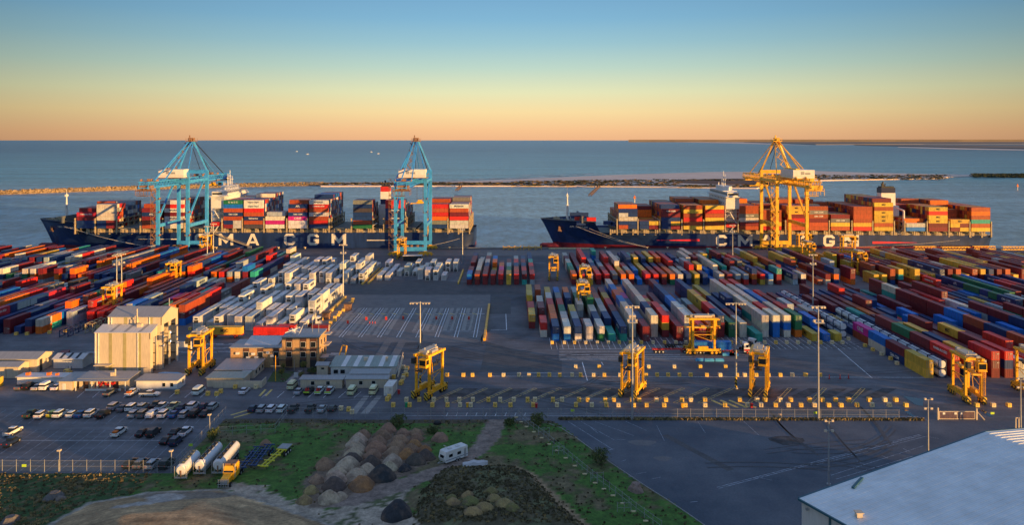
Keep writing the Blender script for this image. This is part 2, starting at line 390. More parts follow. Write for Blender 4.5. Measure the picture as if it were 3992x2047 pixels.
# scrub on the spit (ground cover)
def tuft(b,p,s,h,n=5,mat=0):
    b.cur=mat
    for i in range(n):
        a=R.uniform(0,6.28); r=s*R.uniform(.2,1); c=p+Vector((math.cos(a)*r*.6,math.sin(a)*r*.6,h*R.uniform(.25,.8)))
        q=s*R.uniform(.35,.7); vs=[c+Vector((R.uniform(-q,q),R.uniform(-q,q),R.uniform(-h,h)*.4)) for _ in range(4)]
        b.add([p+Vector((R.uniform(-s,s)*.4,R.uniform(-s,s)*.4,0))]+vs,[(0,1,2),(1,2,3),(0,2,4),(1,3,4),(2,3,4)])
MAT['spitA']=M('dune_scrub_green',(.06,.07,.03),.95,0,.4,.05); MAT['spitB']=M('dune_scrub_tan',(.26,.17,.08),.95,0,.3,.05)
b=MB()
for i in range(3000):
    px=R.uniform(1250,3700); 
    if px<2000: y0,y1=712.5,722
    elif px<2650: y0,y1=706-(px-2000)*.012,725
    elif px<3000: y0,y1=(700,706) if R.random()<.4 else (722,730)
    else: y0,y1=682,699
    if 3000<px and R.random()<.3: continue
    yy=y0+(y1-y0)*R.random(); 
    if px<1450 and R.random()<.5: continue
    p=G(px,yy,-1.6); tuft(b,p,R.uniform(4,9),R.uniform(.7,2.0),3,0 if R.random()<.5 else 1)
o=b.obj('dune_scrub',['spitA','spitB']); o['kind']='stuff'; o['label']='low green and tan scrub covering the sand spit'; o['category']='scrub'
b=MB()
for i in range(500):
    px=R.uniform(3790,4100); tuft(b,G(px,R.uniform(680,691),-1.4),6,3,3,0)
o=b.obj('spit_scrub',['spitA','spitB']); o['kind']='stuff'; o['label']='dark scrub on the far right end of the spit'; o['category']='scrub'
# breakwater of rocks
b=MB(); path=[(-250,775),(0,758),(300,747),(560,738),(900,729),(1080,725),(1260,722)]
pw=[G(x,y,-3) for x,y in path]
def along(t):
    t*=len(pw)-1; i=min(int(t),len(pw)-2); return pw[i].lerp(pw[i+1],t-i)
b.cur=0; vs=[];N=140
for i in range(N+1):
    c=along(i/N); w=11+R.uniform(-1,1); h=4.6+R.uniform(-.6,.6); sh=1 if i<N*.8 else .7
    vs+=[(c.x,c.y-w,-3.4),(c.x,c.y-w*.35,-3+h*sh),(c.x,c.y+w*.35,-3+h*sh),(c.x,c.y+w,-3.4)]
b.add(vs,[(4*i+j,4*i+j+4,4*i+j+5,4*i+j+1) for i in range(N) for j in range(3)])
for i in range(3600):
    c=along(R.random()); u=R.uniform(-1,1); z=-3+4.6*min(1,(1-abs(u))*1.6); s=R.uniform(.8,2.0)
    p=Vector((c.x,c.y+u*11,z)); q=[p+Vector((R.uniform(-s,s),R.uniform(-s,s),R.uniform(-.5*s,s))) for _ in range(4)]
    b.add(q,[(0,1,2),(0,2,3),(0,3,1),(1,3,2)])
tag(b.obj('breakwater','rock'),'long brown rock breakwater across the water behind the left ship','breakwater')
# surf
MAT['foam']=M('white_surf',(.8,.82,.82),.8); b=MB()
for (x0,y0,x1,y1,n) in ((1680,708,2000,694,60),(1990,698,2330,676,90),(1750,701,2080,690,40),(2020,684,2200,680,20),(2405,671,2425,668,5)):
    for i in range(n):
        t=R.random(); p=G(x0+(x1-x0)*t,y0+(y1-y0)*t+R.uniform(-1.5,1.5),-2.9); l=R.uniform(6,22)
        b.add([p+Vector((-l,0,0)),p+Vector((0,-R.uniform(1,3),0)),p+Vector((l,1,0)),p+Vector((0,R.uniform(1,4),0))],[(0,1,2,3)])
o=b.obj('surf','foam'); o['kind']='stuff'; o['label']='white surf breaking off the sand spit'; o['category']='surf'
# groynes, beacons, far boats
def groyne(a,c,n,lab):
    p,q=G(*a,-3),G(*c,-3); t=thing('timber_groyne',lab,'groyne',p)
    b=MB()
    for i in range(n):
        u=(q-p)*i/(n-1)
        for s in (-1.6,1.6): MB().cyl((u.x+s,u.y,-1),(u.x+s,u.y,2.6+R.uniform(-.5,.5)),.45,.4,6).obj('pile','wood',t)

    r=q-p; MB().beam((-1.6,0,2),(r.x-1.6,r.y,2),.4,.5).beam((1.6,0,2),(r.x+1.6,r.y,2),.4,.5).obj('walers','wood',t)
groyne((2300,764),(2338,727),16,'row of dark timber piles before the sand spit, nearer the right ship')
groyne((1780,744),(1801,724),10,'short row of tan timber piles off the spit between the ships')
def beacon(px,py,hh,lab):
    p=G(px,py,-3); t=thing('channel_beacon',lab,'channel beacon',p)
    MB().cyl((0,0,-1),(0,0,hh*.55),.5,.4,8).obj('pile','white',t)
    MB().box(-1.3,1.3,-1.3,1.3,hh*.55,hh*.62).beam((-1,0,hh*.62),(0,0,hh),.5).beam((1,0,hh*.62),(0,0,hh),.5).box(-1,1,-.15,.15,hh*.62,hh*.85).obj('platform','orange',t)
beacon(2474,790,8.5,'orange channel beacon on a pale pile right of the dark timber piles')
beacon(3967,742,9.5,'slim orange channel beacon standing in water at right edge')
for i,(x,y) in enumerate(((1157,591),(1199,602),(1448,593),(1475,600))):
    t=thing('sail_boat','tiny white boat far out at sea, %s from the left of four'%od(i+1),'boat',G(x,y,-3),0,'boats far out at sea')
    MB().loft([(-7,1.5,.5),(-6,-.3,1.5),(6,-.3,1.5),(7,1.5,2)]).obj('hull','white',t,rz=rad(90)); MB().box(-3,4,-1.5,1.5,1.5,4.5).obj('cabin','white',t)
R.seed(77)
# ---------------------------------------------------------------- containers
PAL={'m':(.2,.018,.026),'r':(.62,.025,.02),'b':(.01,.04,.16),'B':(.01,.17,.6),'w':(.66,.6,.5),'W':(.74,.74,.72),'g':(.02,.17,.07),
 't':(.03,.36,.3),'y':(.68,.44,.05),'o':(.8,.17,.01),'n':(.42,.08,.025),'G':(.2,.2,.19),'l':(.36,.42,.46),'p':(.62,.02,.26),'k':(.07,.06,.07),'L':(.25,.55,.05),'c':(.5,.03,.06)}
CN={'m':'maroon','r':'bright red','b':'navy','B':'mid blue','w':'cream','W':'white','g':'dark green','t':'teal','y':'yellow','o':'orange','n':'rust brown','G':'grey','l':'silver blue','p':'magenta','k':'charcoal','L':'lime green','c':'crimson'}
LEN={40:12.19,20:6.06}
def contmesh(L,n):
    w=1.22;h=2.59;l=L/2;b=MB();i=.05
    b.box(-w+i,w-i,-l+i,l-i,.1,h-.04)
    for sx in (-1,1):
        for sy in (-1,1): b.box(min(sx*w,sx*(w-.14)),max(sx*w,sx*(w-.14)),min(sy*l,sy*(l-.14)),max(sy*l,sy*(l-.14)),0,h)
        x0,x1=min(sx*w,sx*(w-.1)),max(sx*w,sx*(w-.1))
        b.box(x0,x1,-l+.14,l-.14,0,.16); b.box(x0,x1,-l+.14,l-.14,h-.12,h)
    for sy in (-1,1):
        y0,y1=min(sy*l,sy*(l-.1)),max(sy*l,sy*(l-.1))
        b.box(-w+.14,w-.14,y0,y1,0,.16); b.box(-w+.14,w-.14,y0,y1,h-.14,h)
    k=int(L/.56)                        # corrugation ribs of the side walls and the end wall
    for j in range(k):
        y=-l+.3+j*.56
        for sx in (-1,1): b.box(min(sx*(w-i),sx*(w-.015)),max(sx*(w-i),sx*(w-.015)),y,y+.28,.16,h-.12)
    for j in range(4): b.box(-w+.25+j*.56,-w+.53+j*.56,-l+.015,-l+i,.16,h-.14)
    return b.mesh(n,'cont')
ME={40:contmesh(12.19,'container_shell'),20:contmesh(6.06,'container_shell_short')}
def doors(n):
    b=MB(); 
    for x in (-.75,-.3,.3,.75): b.cyl((x,-6.16,.2),(x,-6.16,2.45),.035,n=5)
    b.box(-.02,.02,-6.15,-6.1,.2,2.45); b.box(.35,.95,-6.13,-6.1,1.7,1.95); return b.mesh(n,'steel')
LTX={}
def logo(txt,size,mat,sx=1.0,off=.04):
    k=(txt,size)
    if k not in LTX: LTX[k]=textmesh(txt,size,mat,off,'container_lettering',sx)
    return LTX[k]
STYLE={'cma':('CMA CGM',1.25,'white',1.0),'mae':('MAERSK',1.5,'navy',1.15),'ham':('HAMBURG SÜD',1.0,'white',1.1),'hap':('Hapag-Lloyd',1.25,'navy',1.1),
 'one':('ONE',1.9,'white',1.2),'apl':('APL',1.6,'white',1.0),'uas':('U A S C',1.4,'white',1.3),'msc':('MSC',1.5,'dark',.9),'kln':('K LINE',1.5,'white',1.1),'saf':('Safmarine',1.4,'white',1.1),'uasc':('UASC',1.7,'white',1.1)}
CONTS=[]   # dict records
def cont(X,Y,z,code,L,rz,label,grp,shipp=False,txt=None,side=None):
    CONTS.append(dict(X=X,Y=Y,z=z,c=code,L=L,rz=rz,label=label,grp=grp,txt=txt,ship=shipp))
def jit(col,a=.12):
    k=1+R.uniform(-a,a); return tuple(min(1,max(0,x*k*(1+R.uniform(-.05,.05)))) for x in col)
TIER={1:['only'],2:['bottom','top'],3:['bottom','middle','top'],4:['lowest','second','third','topmost']}
def autotxt(c):
    r=R.random()
    return {'b':'cma' if r<.7 else 'apl','y':'msc','p':'one','g':'uasc' if r<.6 else None,'W':'mae' if r<.5 else None,'r':'ham' if r<.4 else None,'c':'ham' if r<.5 else None,'n':'hap' if r<.15 else None,'m':'cma' if r<.12 else None,'G':'cma' if r<.3 else None,'l':'mae' if r<.5 else None,'L':'uas'}.get(c)
def yardrow(X,Y0,spec,rown,rowtot,block,jy=.3):
    """stacks along +Y; spec tokens bottom->top, leading ' = 20 ft, . = empty"""
    y=Y0; n=0
    for tok in spec.split():
        L=40
        if tok[0]=="'": L=20; tok=tok[1:]
        ln_=LEN[L]
        if tok!='.':
            n+=1; xx=X+1.22+R.uniform(-.06,.06)
            for k,c in enumerate(tok):
                nm='%s container, %s of %s stack back, %s row, %s'%(CN[c],TIER[min(len(tok),4)][min(k,3)],od(n),rown.replace(' from the ',' row from ').replace(' row','',1) if 0 else rown,block)
                nm=nm.replace('only of','single box,') if len(tok)==1 else nm
                nm=nm.replace(' from the left row',' row from left').replace(' from the right row',' row from right')
                cont(xx,y+ln_/2,k*2.6,c,L,0,nm,block,txt=autotxt(c))
        y+=ln_+.26
YARD='mmmmmmmnnbbbbbbBrrwwyygtGlono'
def rnd(n,hmin,hmax,pal=YARD,gap=.06,same=.35,h20=.12):
    out=[];last=R.choice(pal);hh=R.randint(hmin,hmax)
    for i in range(n):
        if R.random()<gap: out.append('.'); continue
        if R.random()<.4: hh=R.randint(hmin,hmax)
        top=last if R.random()<same else R.choice(pal); last=top
        s=''.join(R.choice(pal) for _ in range(hh-1))+top
        if R.random()<h20:
            out.append("'"+s); out.append("'"+''.join(R.choice(pal) for _ in range(hh)))
        else: out.append(s)
    return ' '.join(out)
# block right of the open lane (front)
RF=["my rr m ry yy","wr m mm ww . nn","Bb bo wo rr lw yy","Bw bw Gg rr gG bB","wb wl my . bb oo","ww m . lw gg ll","gw bb Gw mgg gg ll","t bb ww Bl nn mm","tb mb mm rr yy mm",
"www www wwB wbn bbB wBw","mm mb mm bb mp mo","www wwb www www www wBw","myr mmr 'my 'mr 'my 'mr .","mm mm 'll 'nl mm mm .","WWW WWW mbB bbb bbb bbm","rr rw lw bb 'Gm 'mm m","no mm nn ll l b","mmb mmr yyy yyy bbb mbb",
"gg ml ll B rr b","ww mm mb bb yy yy","t n bb bbb bb b","www wtw wrw wBw www www","BBw BBr www www www wwr","wBw www BBB BBB lll mmr","ogg mmr 'mg 'my ll m .","y b lll 'Gb mm mr","B bB 'mb 'bm bb mm","'y . 'mm bl mm mb"]
for k,s in enumerate(RF):
    y0=295 if k==0 else 282 if k<2 or s.split()[0] in('www','myr','WWW','BBw','wBw','mmb','ww','gg','ogg') and k>8 else 276.5
    yardrow(14+3.92*(k-2),y0,s,'%s from the left'%od(k+1),28,'main front block')
def tanks(X,Y0,n,tiers,rown,block):
    for i in range(n):
        for k in range(tiers): CONTS.append(dict(X=X+1.22,Y=Y0+3.03+i*6.25,z=k*2.6,c='T',L=20,rz=0,label='white tank container, %s tier, %s from near end, %s'%(TIER[tiers][k],od(i+1),rown),grp='tank containers',txt=None,ship=False))
tanks(14+3.92*26,281.5,10,2,'row right of front block','')
# long right block
RR=["yy bm wB np b y b mm b m","","mmr mmm mmg mmm bb yt bm mm bb mm","bny mbb yyy mb mm bo rn mm bb","nw mB bb my mb mm mmm mb mmr","mmr bm rm rmm o mb b mm mm y","mbr bmm mmy mm yB r B bb bb mm","lw ny bb m b tB b B t mm","mr mrr mm bb m y mm mm b m","bw b m m BB b m b b t",
"mmm nmn bbb mmn mBB mmm mmm mmm ttw mmm"]
for j,s in enumerate(RR):
    X=121.3+3.92*j
    if s=='' : tanks(X,234,12,2,'row beside the yellow pair',''); yardrow(X,311,'bm mm b',od(j+1),28,'long right block'); continue
    yardrow(X,234,s,od(j+1),28,'long right block')
for j in range(11,30):
    X=121.3+3.92*j
    yardrow(X,234 if j<14 else 258+ (j-14)*2,(rnd(9,1,2,'mmmmmbbbbBnylwgrm',.1) if j!=14 else "bbb bbb bbm WWm 'lw mW mmm mmm mm"),od(j+1),28,'long right block')
# quayside blocks
def blk(x0,pitch,n,Y,specs,name,fn,rng=None):
    for k in range(n):
        s=specs[k] if k<len(specs) else fn(k)
        yardrow(x0+pitch*k,Y,s,'%s from the left'%od(k+1),n,name)
blk(-21.8,3.8,9,384,["mB mm . bm mm bb","mn ww ww ww w w","mm rm rb mw rm ll","mm r y mo lB","mr rp ro p m","yy yg ml mm t",'mr mn Gb rr ll .','tm gr lb mm bb .','lr rm rr mt bb bb'],'narrow centre block',None)
R2=["mo kg kt ww mm ww","mr bb mm mm mm mm","yw ww y rrr rrr rrr","mr mn bb wl mb nb","mr nm ll mb t bBt","nG rr mr mnr mmm .","Bo yy mmw www wwl .","mo wl mm w ww w","B BB bb bbb bbb bb","mr yy yy yyy tt tt","Br mm bb bbb mmm mm","mn mr nb mmy ymy y","go oo mm mmo nmr mm","mw ww mmr mrr wwm w","bb ww mm mbb mb mb","yy rrr lll ll Bb bb"," bb mmy BB BBw wGw w","B BB nm mmm www www","ww BBw www www yy BB"]
blk(28.8,3.95,35,384,R2,'right quayside block',lambda k:rnd(6,1 if k>24 else 2,3,'mmmmrrnbbByyywtoGl' if k<26 else 'mmmnnybblwo',.08))
blk(174,3.95,32,383,["yy . . . yyy yy","yy mmn . yy mmm yy","bnn bmm 'lb mm mm","mty my mmm bmm yB BB"],'outer quayside block',lambda k:rnd(6,2,3,'mmmmnnbbyyyylwwnm' if k%3 else 'mnm',.05,.6))
# left blocks, rows counted from the right
LF=["Bmn Bnn mmr wG mm mm","mmo mmr mm tm . m","'bL 'ml mrr ll mt mr","'kr 'mm lL mm rr mb bw","mmb mm mp mbb mbl bw","bbB bBl mm nr bB mm","mn bb bo mb mm ll","mm bB bb mm nm mm","mr kk . mm mm bb","rr mr m . nn nn","mrr mmr mm mo nno mmo","ll w .  mm mm mm"]
LF2=["'ow 'to 'bB 'nlo 'Bm 'nnn 'mmg 'mmw 'mmr 'mmo 'mmr","mb bb lb mm bb bb mm","b b mc mb b bb","mm bb bb mc bb mmb","bb bb lw cc mmm mm","bcc bbb bbb lcc . mm","mB bl mb bb bm mmk","bbo mmo nno rrr llG nl","bbl bbt bbo mmr nno ww","mw ll WW mb mb oo"]
def lft(k):
    return (LF+LF2)[k] if k<22 else rnd(6,2,3,'mmmmbbbblonrwBm',.06,.5)
for k in range(52):
    X=-125.5-3.85*k
    y0=300 if k<10 else 287 if k!=10 else 308
    yardrow(X,y0 if k not in (11,) else 300,lft(k),'%s from the right'%od(k+1),44,'left front block')
for k in range(56):
    X=-128.5-3.85*k
    if 14<=k<=16: s=rnd(4,1,2)
    else: s=rnd(6 if k<14 else 7,2,3,'mmmmrrbbbbnwwgyolotB',.05,.45)
    yardrow(X,391 if k<14 else 384,s,'%s from the right'%od(k+1),44,'left quayside block')
# refrigerated containers
REEF=[]
def reefer(X,Y,z,L,lab): CONTS.append(dict(X=X,Y=Y,z=z,c='R',L=L,rz=0,label=lab,grp='white refrigerated containers',txt=('mae' if R.random()<.45 else None),ship=False))
def reefblk(x0,pitch,n,Y0,m,dens,name,h=(1,2,2,2,3)):
    for k in range(n):
        y=Y0+R.choice((0,0,3)); s=0
        for i in range(m):
            L=40
            if R.random()<dens:
                s+=1; hh=R.choice(h); 
                if i==0: hh=R.choice((1,2,2))
                for t in range(hh): reefer(x0+pitch*k+1.22,y+LEN[L]/2,t*2.6,L,'white refrigerated container, %s, %s stack back, %s row from left, %s'%(TIER[hh][t] if hh>1 else 'single tier',od(s),od(k+1),name))
            y+=LEN[L]+R.uniform(.3,1.2)
reefblk(-117,3.83,11,292,5,.95,'front reefer block')
reefblk(-118.5,4.0,12,387,4,.9,'far reefer block')
reefblk(-67.2,4.0,10,396,3,.72,'reefers by centre mast',(1,1,2,2))
# ---------------------------------------------------------------- ships
def loftship(L,deck,fore,B=48.0,sternz=None):
    """returns stations: x, half width at keel line, deck; deck z"""
    st=[]
    for s in (0,1.5,4,8,12,18,24,30,34,38,44,52,65,80,100,140,200,L-50,L-25,L-8,L):
        hd=B/2*min(1,(1-(1-min(s/56,1))**2.3)) ; hw=0 if s<8 else B/2*(1-(1-min((s-8)/105,1))**2.0)
        if s>L-60: 
            u=(s-(L-60))/60; hw*=1-.22*u**4; hd*=1-.03*u**3
        dz=deck(s); 
        if s<34: z=fore
        elif s<38: z=fore-(fore-dz)*(s-34)/4*.9
        else: z=dz
        st.append((s,hd,hw,z))
    return st
def bigletter(ch,w,h,s):
    # block capitals cut from plate: strips that share edges, never overlapping
    def arc(pts_o,pts_i): return [(pts_o[i],pts_o[i+1],pts_i[i+1],pts_i[i]) for i in range(len(pts_o)-1)]
    W=w/2;Hh=h/2
    if ch=='M':
        k=s*1.25; q=[((-W,-Hh),(-W+s,-Hh),(-W+s,Hh),(-W,Hh)),((W-s,-Hh),(W,-Hh),(W,Hh),(W-s,Hh)),((-W+s,Hh),(-W+s,Hh-k*1.5),(0,-Hh*.75),(0,-Hh*.75+k*1.25)),((0,-Hh*.75),(W-s,Hh-k*1.5),(W-s,Hh),(0,-Hh*.75+k*1.25))]
    elif ch=='A':
        k=s*.62; q=[((-W,-Hh),(-W+s,-Hh),(0,Hh-s*1.0),(-k,Hh)),((W-s,-Hh),(W,-Hh),(k,Hh),(0,Hh-s*1.0)),((-k,Hh),(0,Hh-s*1.0),(k,Hh),(0,Hh)),]
        t=.33; xl=-W+s+(W-s)*t; q.append(((xl-.05,-Hh+(h-s)*t-s*.35),(-xl+.05,-Hh+(h-s)*t-s*.35),(-xl-.35,-Hh+(h-s)*t+s*.4),(xl+.35,-Hh+(h-s)*t+s*.4)))
    else:
        c=s*.9; o=[(W,Hh*.36),(W,Hh-c),(W-c,Hh),(-W+c,Hh),(-W,Hh-c),(-W,-Hh+c),(-W+c,-Hh),(W-c,-Hh),(W,-Hh+c),(W,-Hh*(.36 if ch=='C' else -.08))]
        i=[(W-s,Hh*.36),(W-s,Hh-c-s*.3),(W-c-s*.4,Hh-s),(-W+c+s*.4,Hh-s),(-W+s,Hh-c-s*.3),(-W+s,-Hh+c+s*.3),(-W+c+s*.4,-Hh+s),(W-c-s*.4,-Hh+s),(W-s,-Hh+c+s*.3),(W-s,-Hh*(.36 if ch=='C' else -.08))]
        q=arc(o,i)
        if ch=='G': q.append(((W-s,Hh*.08),(W-s,Hh*.08-s*.95),(.1,Hh*.08-s*.95),(.1,Hh*.08)))
    b=MB()
    for f in q: b.add([(x,0,z) for x,z in f],[(0,1,2,3)])
    me=b.mesh('hull_letter','letter')
    return me
def ship(name,label,X0,L,deck,fore,red,spec,title,titlex,letters,lz,stripes,tower,funnel,bays,pal,z0f,side):
    B_=24.0; Yc=540.0; t=thing(name,label,'container ship',(X0,Yc,-3))
    Z=3.0
    st=loftship(L,deck,fore)
    NZ=7; vs=[];fs=[];mi=[]
    def stem(z): return 0 if z>=fore else 8.5*((fore-z)/fore)**.9   # stem rakes aft going down
    rows=[]
    for (s,hd,hw,zt) in st:
        r=[]
        for j in range(NZ+1):
            u=j/NZ; z=-4+(zt+4)*u; w=hw+(hd-hw)*(u**1.6)
            x=max(s,stem(z)) if s<12 else s
            if s==0: w=0; x=stem(z)
            elif s<12: w=max(.25,w*(.3+.7*u) if s<8 else w); x=stem(z)+s*(1-stem(z)/14)
            r.append((x,w,z))
        rows.append(r)
    for sgn in (-1,1):
        base=len(vs)
        for r in rows: vs+=[(x,sgn*w,z+Z) for x,w,z in r]
        n=NZ+1
        for i in range(len(rows)-1):
            for j in range(NZ):
                a=base+i*n+j; q=(a,a+n,a+n+1,a+1); fs.append(q if sgn<0 else q[::-1])
    n=NZ+1; k=(len(rows)-1)*n; o=len(rows)*n
    for j in range(NZ): fs.append((k+j,o+k+j,o+k+j+1,k+j+1))
    m,nt,bs=nmat(name+'_hull'); geo=nt.nodes.new('ShaderNodeNewGeometry'); sp=nt.nodes.new('ShaderNodeSeparateXYZ'); nt.links.new(geo.outputs['Position'],sp.inputs[0])
    mp=nt.nodes.new('ShaderNodeMapping'); mp.inputs['Scale'].default_value=(.35,1,.06); nt.links.new(geo.outputs['Position'],mp.inputs['Vector'])
    nv=mul(nt,noise(nt,.6,5,mp.outputs['Vector'],.7),(.011,.032,.125),.7,1.4); nv=mixc(nt,noise(nt,.25,6,mp.outputs['Vector'],.8),nv,(.09,.07,.06),.62,.9)
    rd=mul(nt,noise(nt,.5,5,mp.outputs['Vector'],.7),(.25,.018,.03),.6,1.4)
    nt.links.new(mixc(nt,sp.outputs['Z'],rd,nv,red-.1,red+.1),bs.inputs['Base Color']); bs.inputs['Roughness'].default_value=.42
    h=MB(); h.add(vs,fs); me=h.mesh('hull',m,True); ho=mo('hull',me,t)
    # bulb
    b=MB(); 
    for i in range(10):
        a=math.pi*i/9
    pts=[]
    b.cyl((1.0,0,1.6),(14,0,1.0),1.6,2.4,12); b.cyl((-.6,0,1.7),(1.0,0,1.6),.7,1.6,12)
    bo=b.obj('bulb','redhull',t,smooth=False)
    # decks
    b=MB(); dk=[(r[-1][0],r[-1][1],r[-1][2]) for r in rows]; 
    b.add([(x,-w+.05,z-1.3+Z) for x,w,z in dk]+[(x,w-.05,z-1.3+Z) for x,w,z in dk],[(i,i+1,len(dk)+i+1,len(dk)+i) for i in range(len(dk)-1)])
    b.obj('deck','deckg',t)
    # bulwark rim
    b=MB()
    for sg in (-1,1):
        for i in range(8):
            a=dk[i];c=dk[i+1]; hh=1.2
            b.beam((a[0],sg*(a[1]-.1),a[2]+Z+.1),(c[0],sg*(c[1]-.1),c[2]+Z+.1),.3,.5)
    b.box(26,27,-20,20,fore+Z-1,fore+Z+3.5)
    for i in range(14): b.beam((24.4,-19+i*2.9,fore+Z-1),(26,-19+i*2.9,fore+Z+3.2),.2)
    b.obj('wave_breaker','bridge',t)
    # foremast and windlass
    b=MB(); b.cyl((18,0,fore+Z-1),(18,0,fore+Z+17),.9,.35,8); b.box(17,19,-2.5,2.5,fore+Z+9,fore+Z+9.3); b.box(17.4,18.6,-1.2,1.2,fore+Z+15,fore+Z+16.4); b.cyl((18,0,fore+Z+16),(18,0,fore+Z+21),.12,n=5)
    b.beam((20.5,0,fore+Z-1),(18.3,0,fore+Z+8),.3); b.obj('foremast','white',t)
    b=MB()
    for sy in (-5,5): b.box(9,13,sy-1.2,sy+1.2,fore+Z-1.2,fore+Z+.7); b.cyl((11,sy-1.6,fore+Z),(11,sy+1.6,fore+Z),1.1,n=10)
    for i in range(6): b.box(5+i*3,5.6+i*3,-1.5,-.9,fore+Z-1.3,fore+Z+.3)
    b.obj('windlass','deckb',t)
    # anchor
    an=MB(); ax=9.0; i=3
    an.box(ax+2.6,ax+4.2,-7.9,-6.0,fore+Z-7.2,fore+Z-4.4); an.beam((ax+2.3,-8,fore+Z-7),(ax+4.8,-8.2,fore+Z-7.5),.6,.9)
    an.obj('anchor','brown',t)
    # coaming, hatches and stanchions
    b=MB(); xs,xe=50,L-4
    def dz(x): return deck(x)+Z
    x=46
    while x<xe-4:
        z=dz(x); b.box(x,x+14.2,-23.2,-22.9,z-1.2,z+.2) if False else None
        b.box(x,x+4,-21.6,-21.2,z-1.2,z+1.7)
        x+=4
    b.obj('hatch_coaming','deckb',t)
    b=MB(); x=44; 
    while x<xe:
        z=dz(x)
        b.box(x,x+.9,-23.6,-22.4,z-1.2,z+2.4); b.add([(x+1,-23.7,z-.2),(x+2.4,-23.7,z-.2),(x+1.9,-23.7,z+2.2),(x+1.4,-23.7,z+2.2),(x+1,-22.9,z-.2),(x+2.4,-22.9,z-.2),(x+1.9,-22.9,z+2.2),(x+1.4,-22.9,z+2.2)],[(0,1,2,3),(7,6,5,4),(1,5,6,2),(0,3,7,4),(3,2,6,7)])
        if R.random()<.5: b.box(x+3,x+4.2,-22.6,-21.9,z-1.2,z+R.uniform(.4,1.5))
        b.beam((x,-23.8,z+.9),(x+7.3,-23.8,z+.9),.1); b.beam((x,-23.8,z+.4),(x+7.3,-23.8,z+.4),.08)
        x+=7.3
    b.obj('deck_stanchions','deckb',t)
    b=MB()
    x=50
    while x<L-16:
        z=dz(x); b.box(x,x+12.6,-21,21,z-.8,z+2.5); x+=13.9
    b.obj('hatch_covers','deckg',t)
    # lettering
    lets=MB(); ms=[]
    for ch,px,wm in letters:
        me=bigletter(ch,{'M':9.4,'A':8.4,'C':7.2,'G':7.4}[ch],7.5,1.75); X=XY(px,516)-X0
        me.transform(Matrix.Translation((X,-24.06,lz[0]+Z))); ms.append(me)
    for me in ms:
        lo=mo('hull_letter',me,t)
    me=textmesh(title,1.7,'white',.03,'ship_name',1.15); a,bz=titlex
    def hullw(s,z):
        hd=B_*min(1,(1-(1-min(s/56,1))**2.3)); hw=0 if s<8 else B_*(1-(1-min((s-8)/105,1))**2.0); u=(z+4)/(fore+4); return hw+(hd-hw)*u**1.6
    for v in me.vertices:
        s_=a+v.co.x; z_=bz+v.co.z; v.co=(s_,-(hullw(s_,z_)+.15),z_+Z)
    mo('ship_name',me,t)
    # name sits on flared bow: follow local half width
    if stripes:
        b=MB()
        for x0,x1,z,h0,h1 in stripes: b.add([(x0,-24.05,z-h0+Z),(x1,-24.05,z-h1+Z),(x1,-24.05,z+h1+Z),(x0,-24.05,z+h0+Z)],[(0,1,2,3)])
        b.obj('hull_stripe','lred' if name=='container_ship' and side>1 else 'letter',t)
    # accommodation tower
    tx,tw,tz=tower; tb=dz(tx)-1; b=MB()
    b.box(tx,tx+tw,-17,17,tb,tz+Z-14); b.box(tx,tx+tw,-22.5,22.5,tz+Z-14,tz+Z-6.5)
    b.obj('accommodation_block','white',t)
    b=MB(); 
    b.box(tx-.5,tx+tw+.5,-24,24,tz+Z-6.5,tz+Z-5.9); b.box(tx+.8,tx+tw-.5,-23.4,23.4,tz+Z-5.9,tz+Z-3); b.box(tx,tx+tw+.4,-15,15,tz+Z-3,tz+Z-2.6); b.box(tx+1.5,tx+tw-1,-9,9,tz+Z-2.6,tz+Z)
    for a,c in ((-4,8),(4,6),(0,10)): b.cyl((tx+tw/2,a,tz+Z),(tx+tw/2,a,tz+Z+c),.35,.15,6); b.box(tx+tw/2-.3,tx+tw/2+.3,a-2,a+2,tz+Z+c*.6,tz+Z+c*.6+.3)
    for a in (-8,-6,6.5,8): b.cyl((tx+3,a,tz+Z-2.6),(tx+3,a,tz+Z+2.2),.15,n=5)
    b.cyl((tx+5,-11,tz+Z-2.6),(tx+5,-11,tz+Z-.4),1.1,.9,8); b.cyl((tx+5,11,tz+Z-2.6),(tx+5,11,tz+Z-.4),1.1,.9,8)
    b.obj('bridge_deck','white',t)
    b=MB(); b.box(tx+.74,tx+.8,-22.5,22.5,tz+Z-5,tz+Z-3.8); b.box(tx+1.2,tx+tw-1,-23.46,-23.4,tz+Z-5,tz+Z-3.9)
    for zz in range(int(tb+3),int(tz+Z-7),3):
        for yy in range(-16,17,4): b.box(tx-.05,tx,yy-.5,yy+.5,zz,zz+1); b.box(tx+tw,tx+tw+.05,yy-.5,yy+.5,zz,zz+1)
        for xx in (1.5,4,6.5): b.box(tx+xx,tx+xx+.8,-17.05,-17,zz,zz+1)
    b.obj('tower_window','glass',t)
    b=MB()
    for k,zz in enumerate(range(int(tb)+4,int(tz+Z-7),3)): 
        b.box(tx-.2,tx+tw+.2,-21.5,-18,zz-.15,zz); b.beam((tx,-21.4,zz+1),(tx+tw,-21.4,zz+1),.12)
        b.beam((tx+.5,-20.5,zz-3),(tx+tw-.8,-20.5,zz),.35,.15)
    for xx in (tx,tx+tw): b.box(xx-.15,xx+.15,-21.6,-21.2,tb,tz+Z-6.5)
    b.obj('outside_stairs','white',t)
    lb=MB(); lb.loft([(-4,.3,.8),(-4.6,1.6,.7),(-3.6,2.9,1),(3.6,2.9,1),(4.6,1.6,.7),(4,.3,.8)]); lo=lb.obj('lifeboat','red',t,(tx+tw/2,-22.2,dz(tx)+3.8),rad(90))
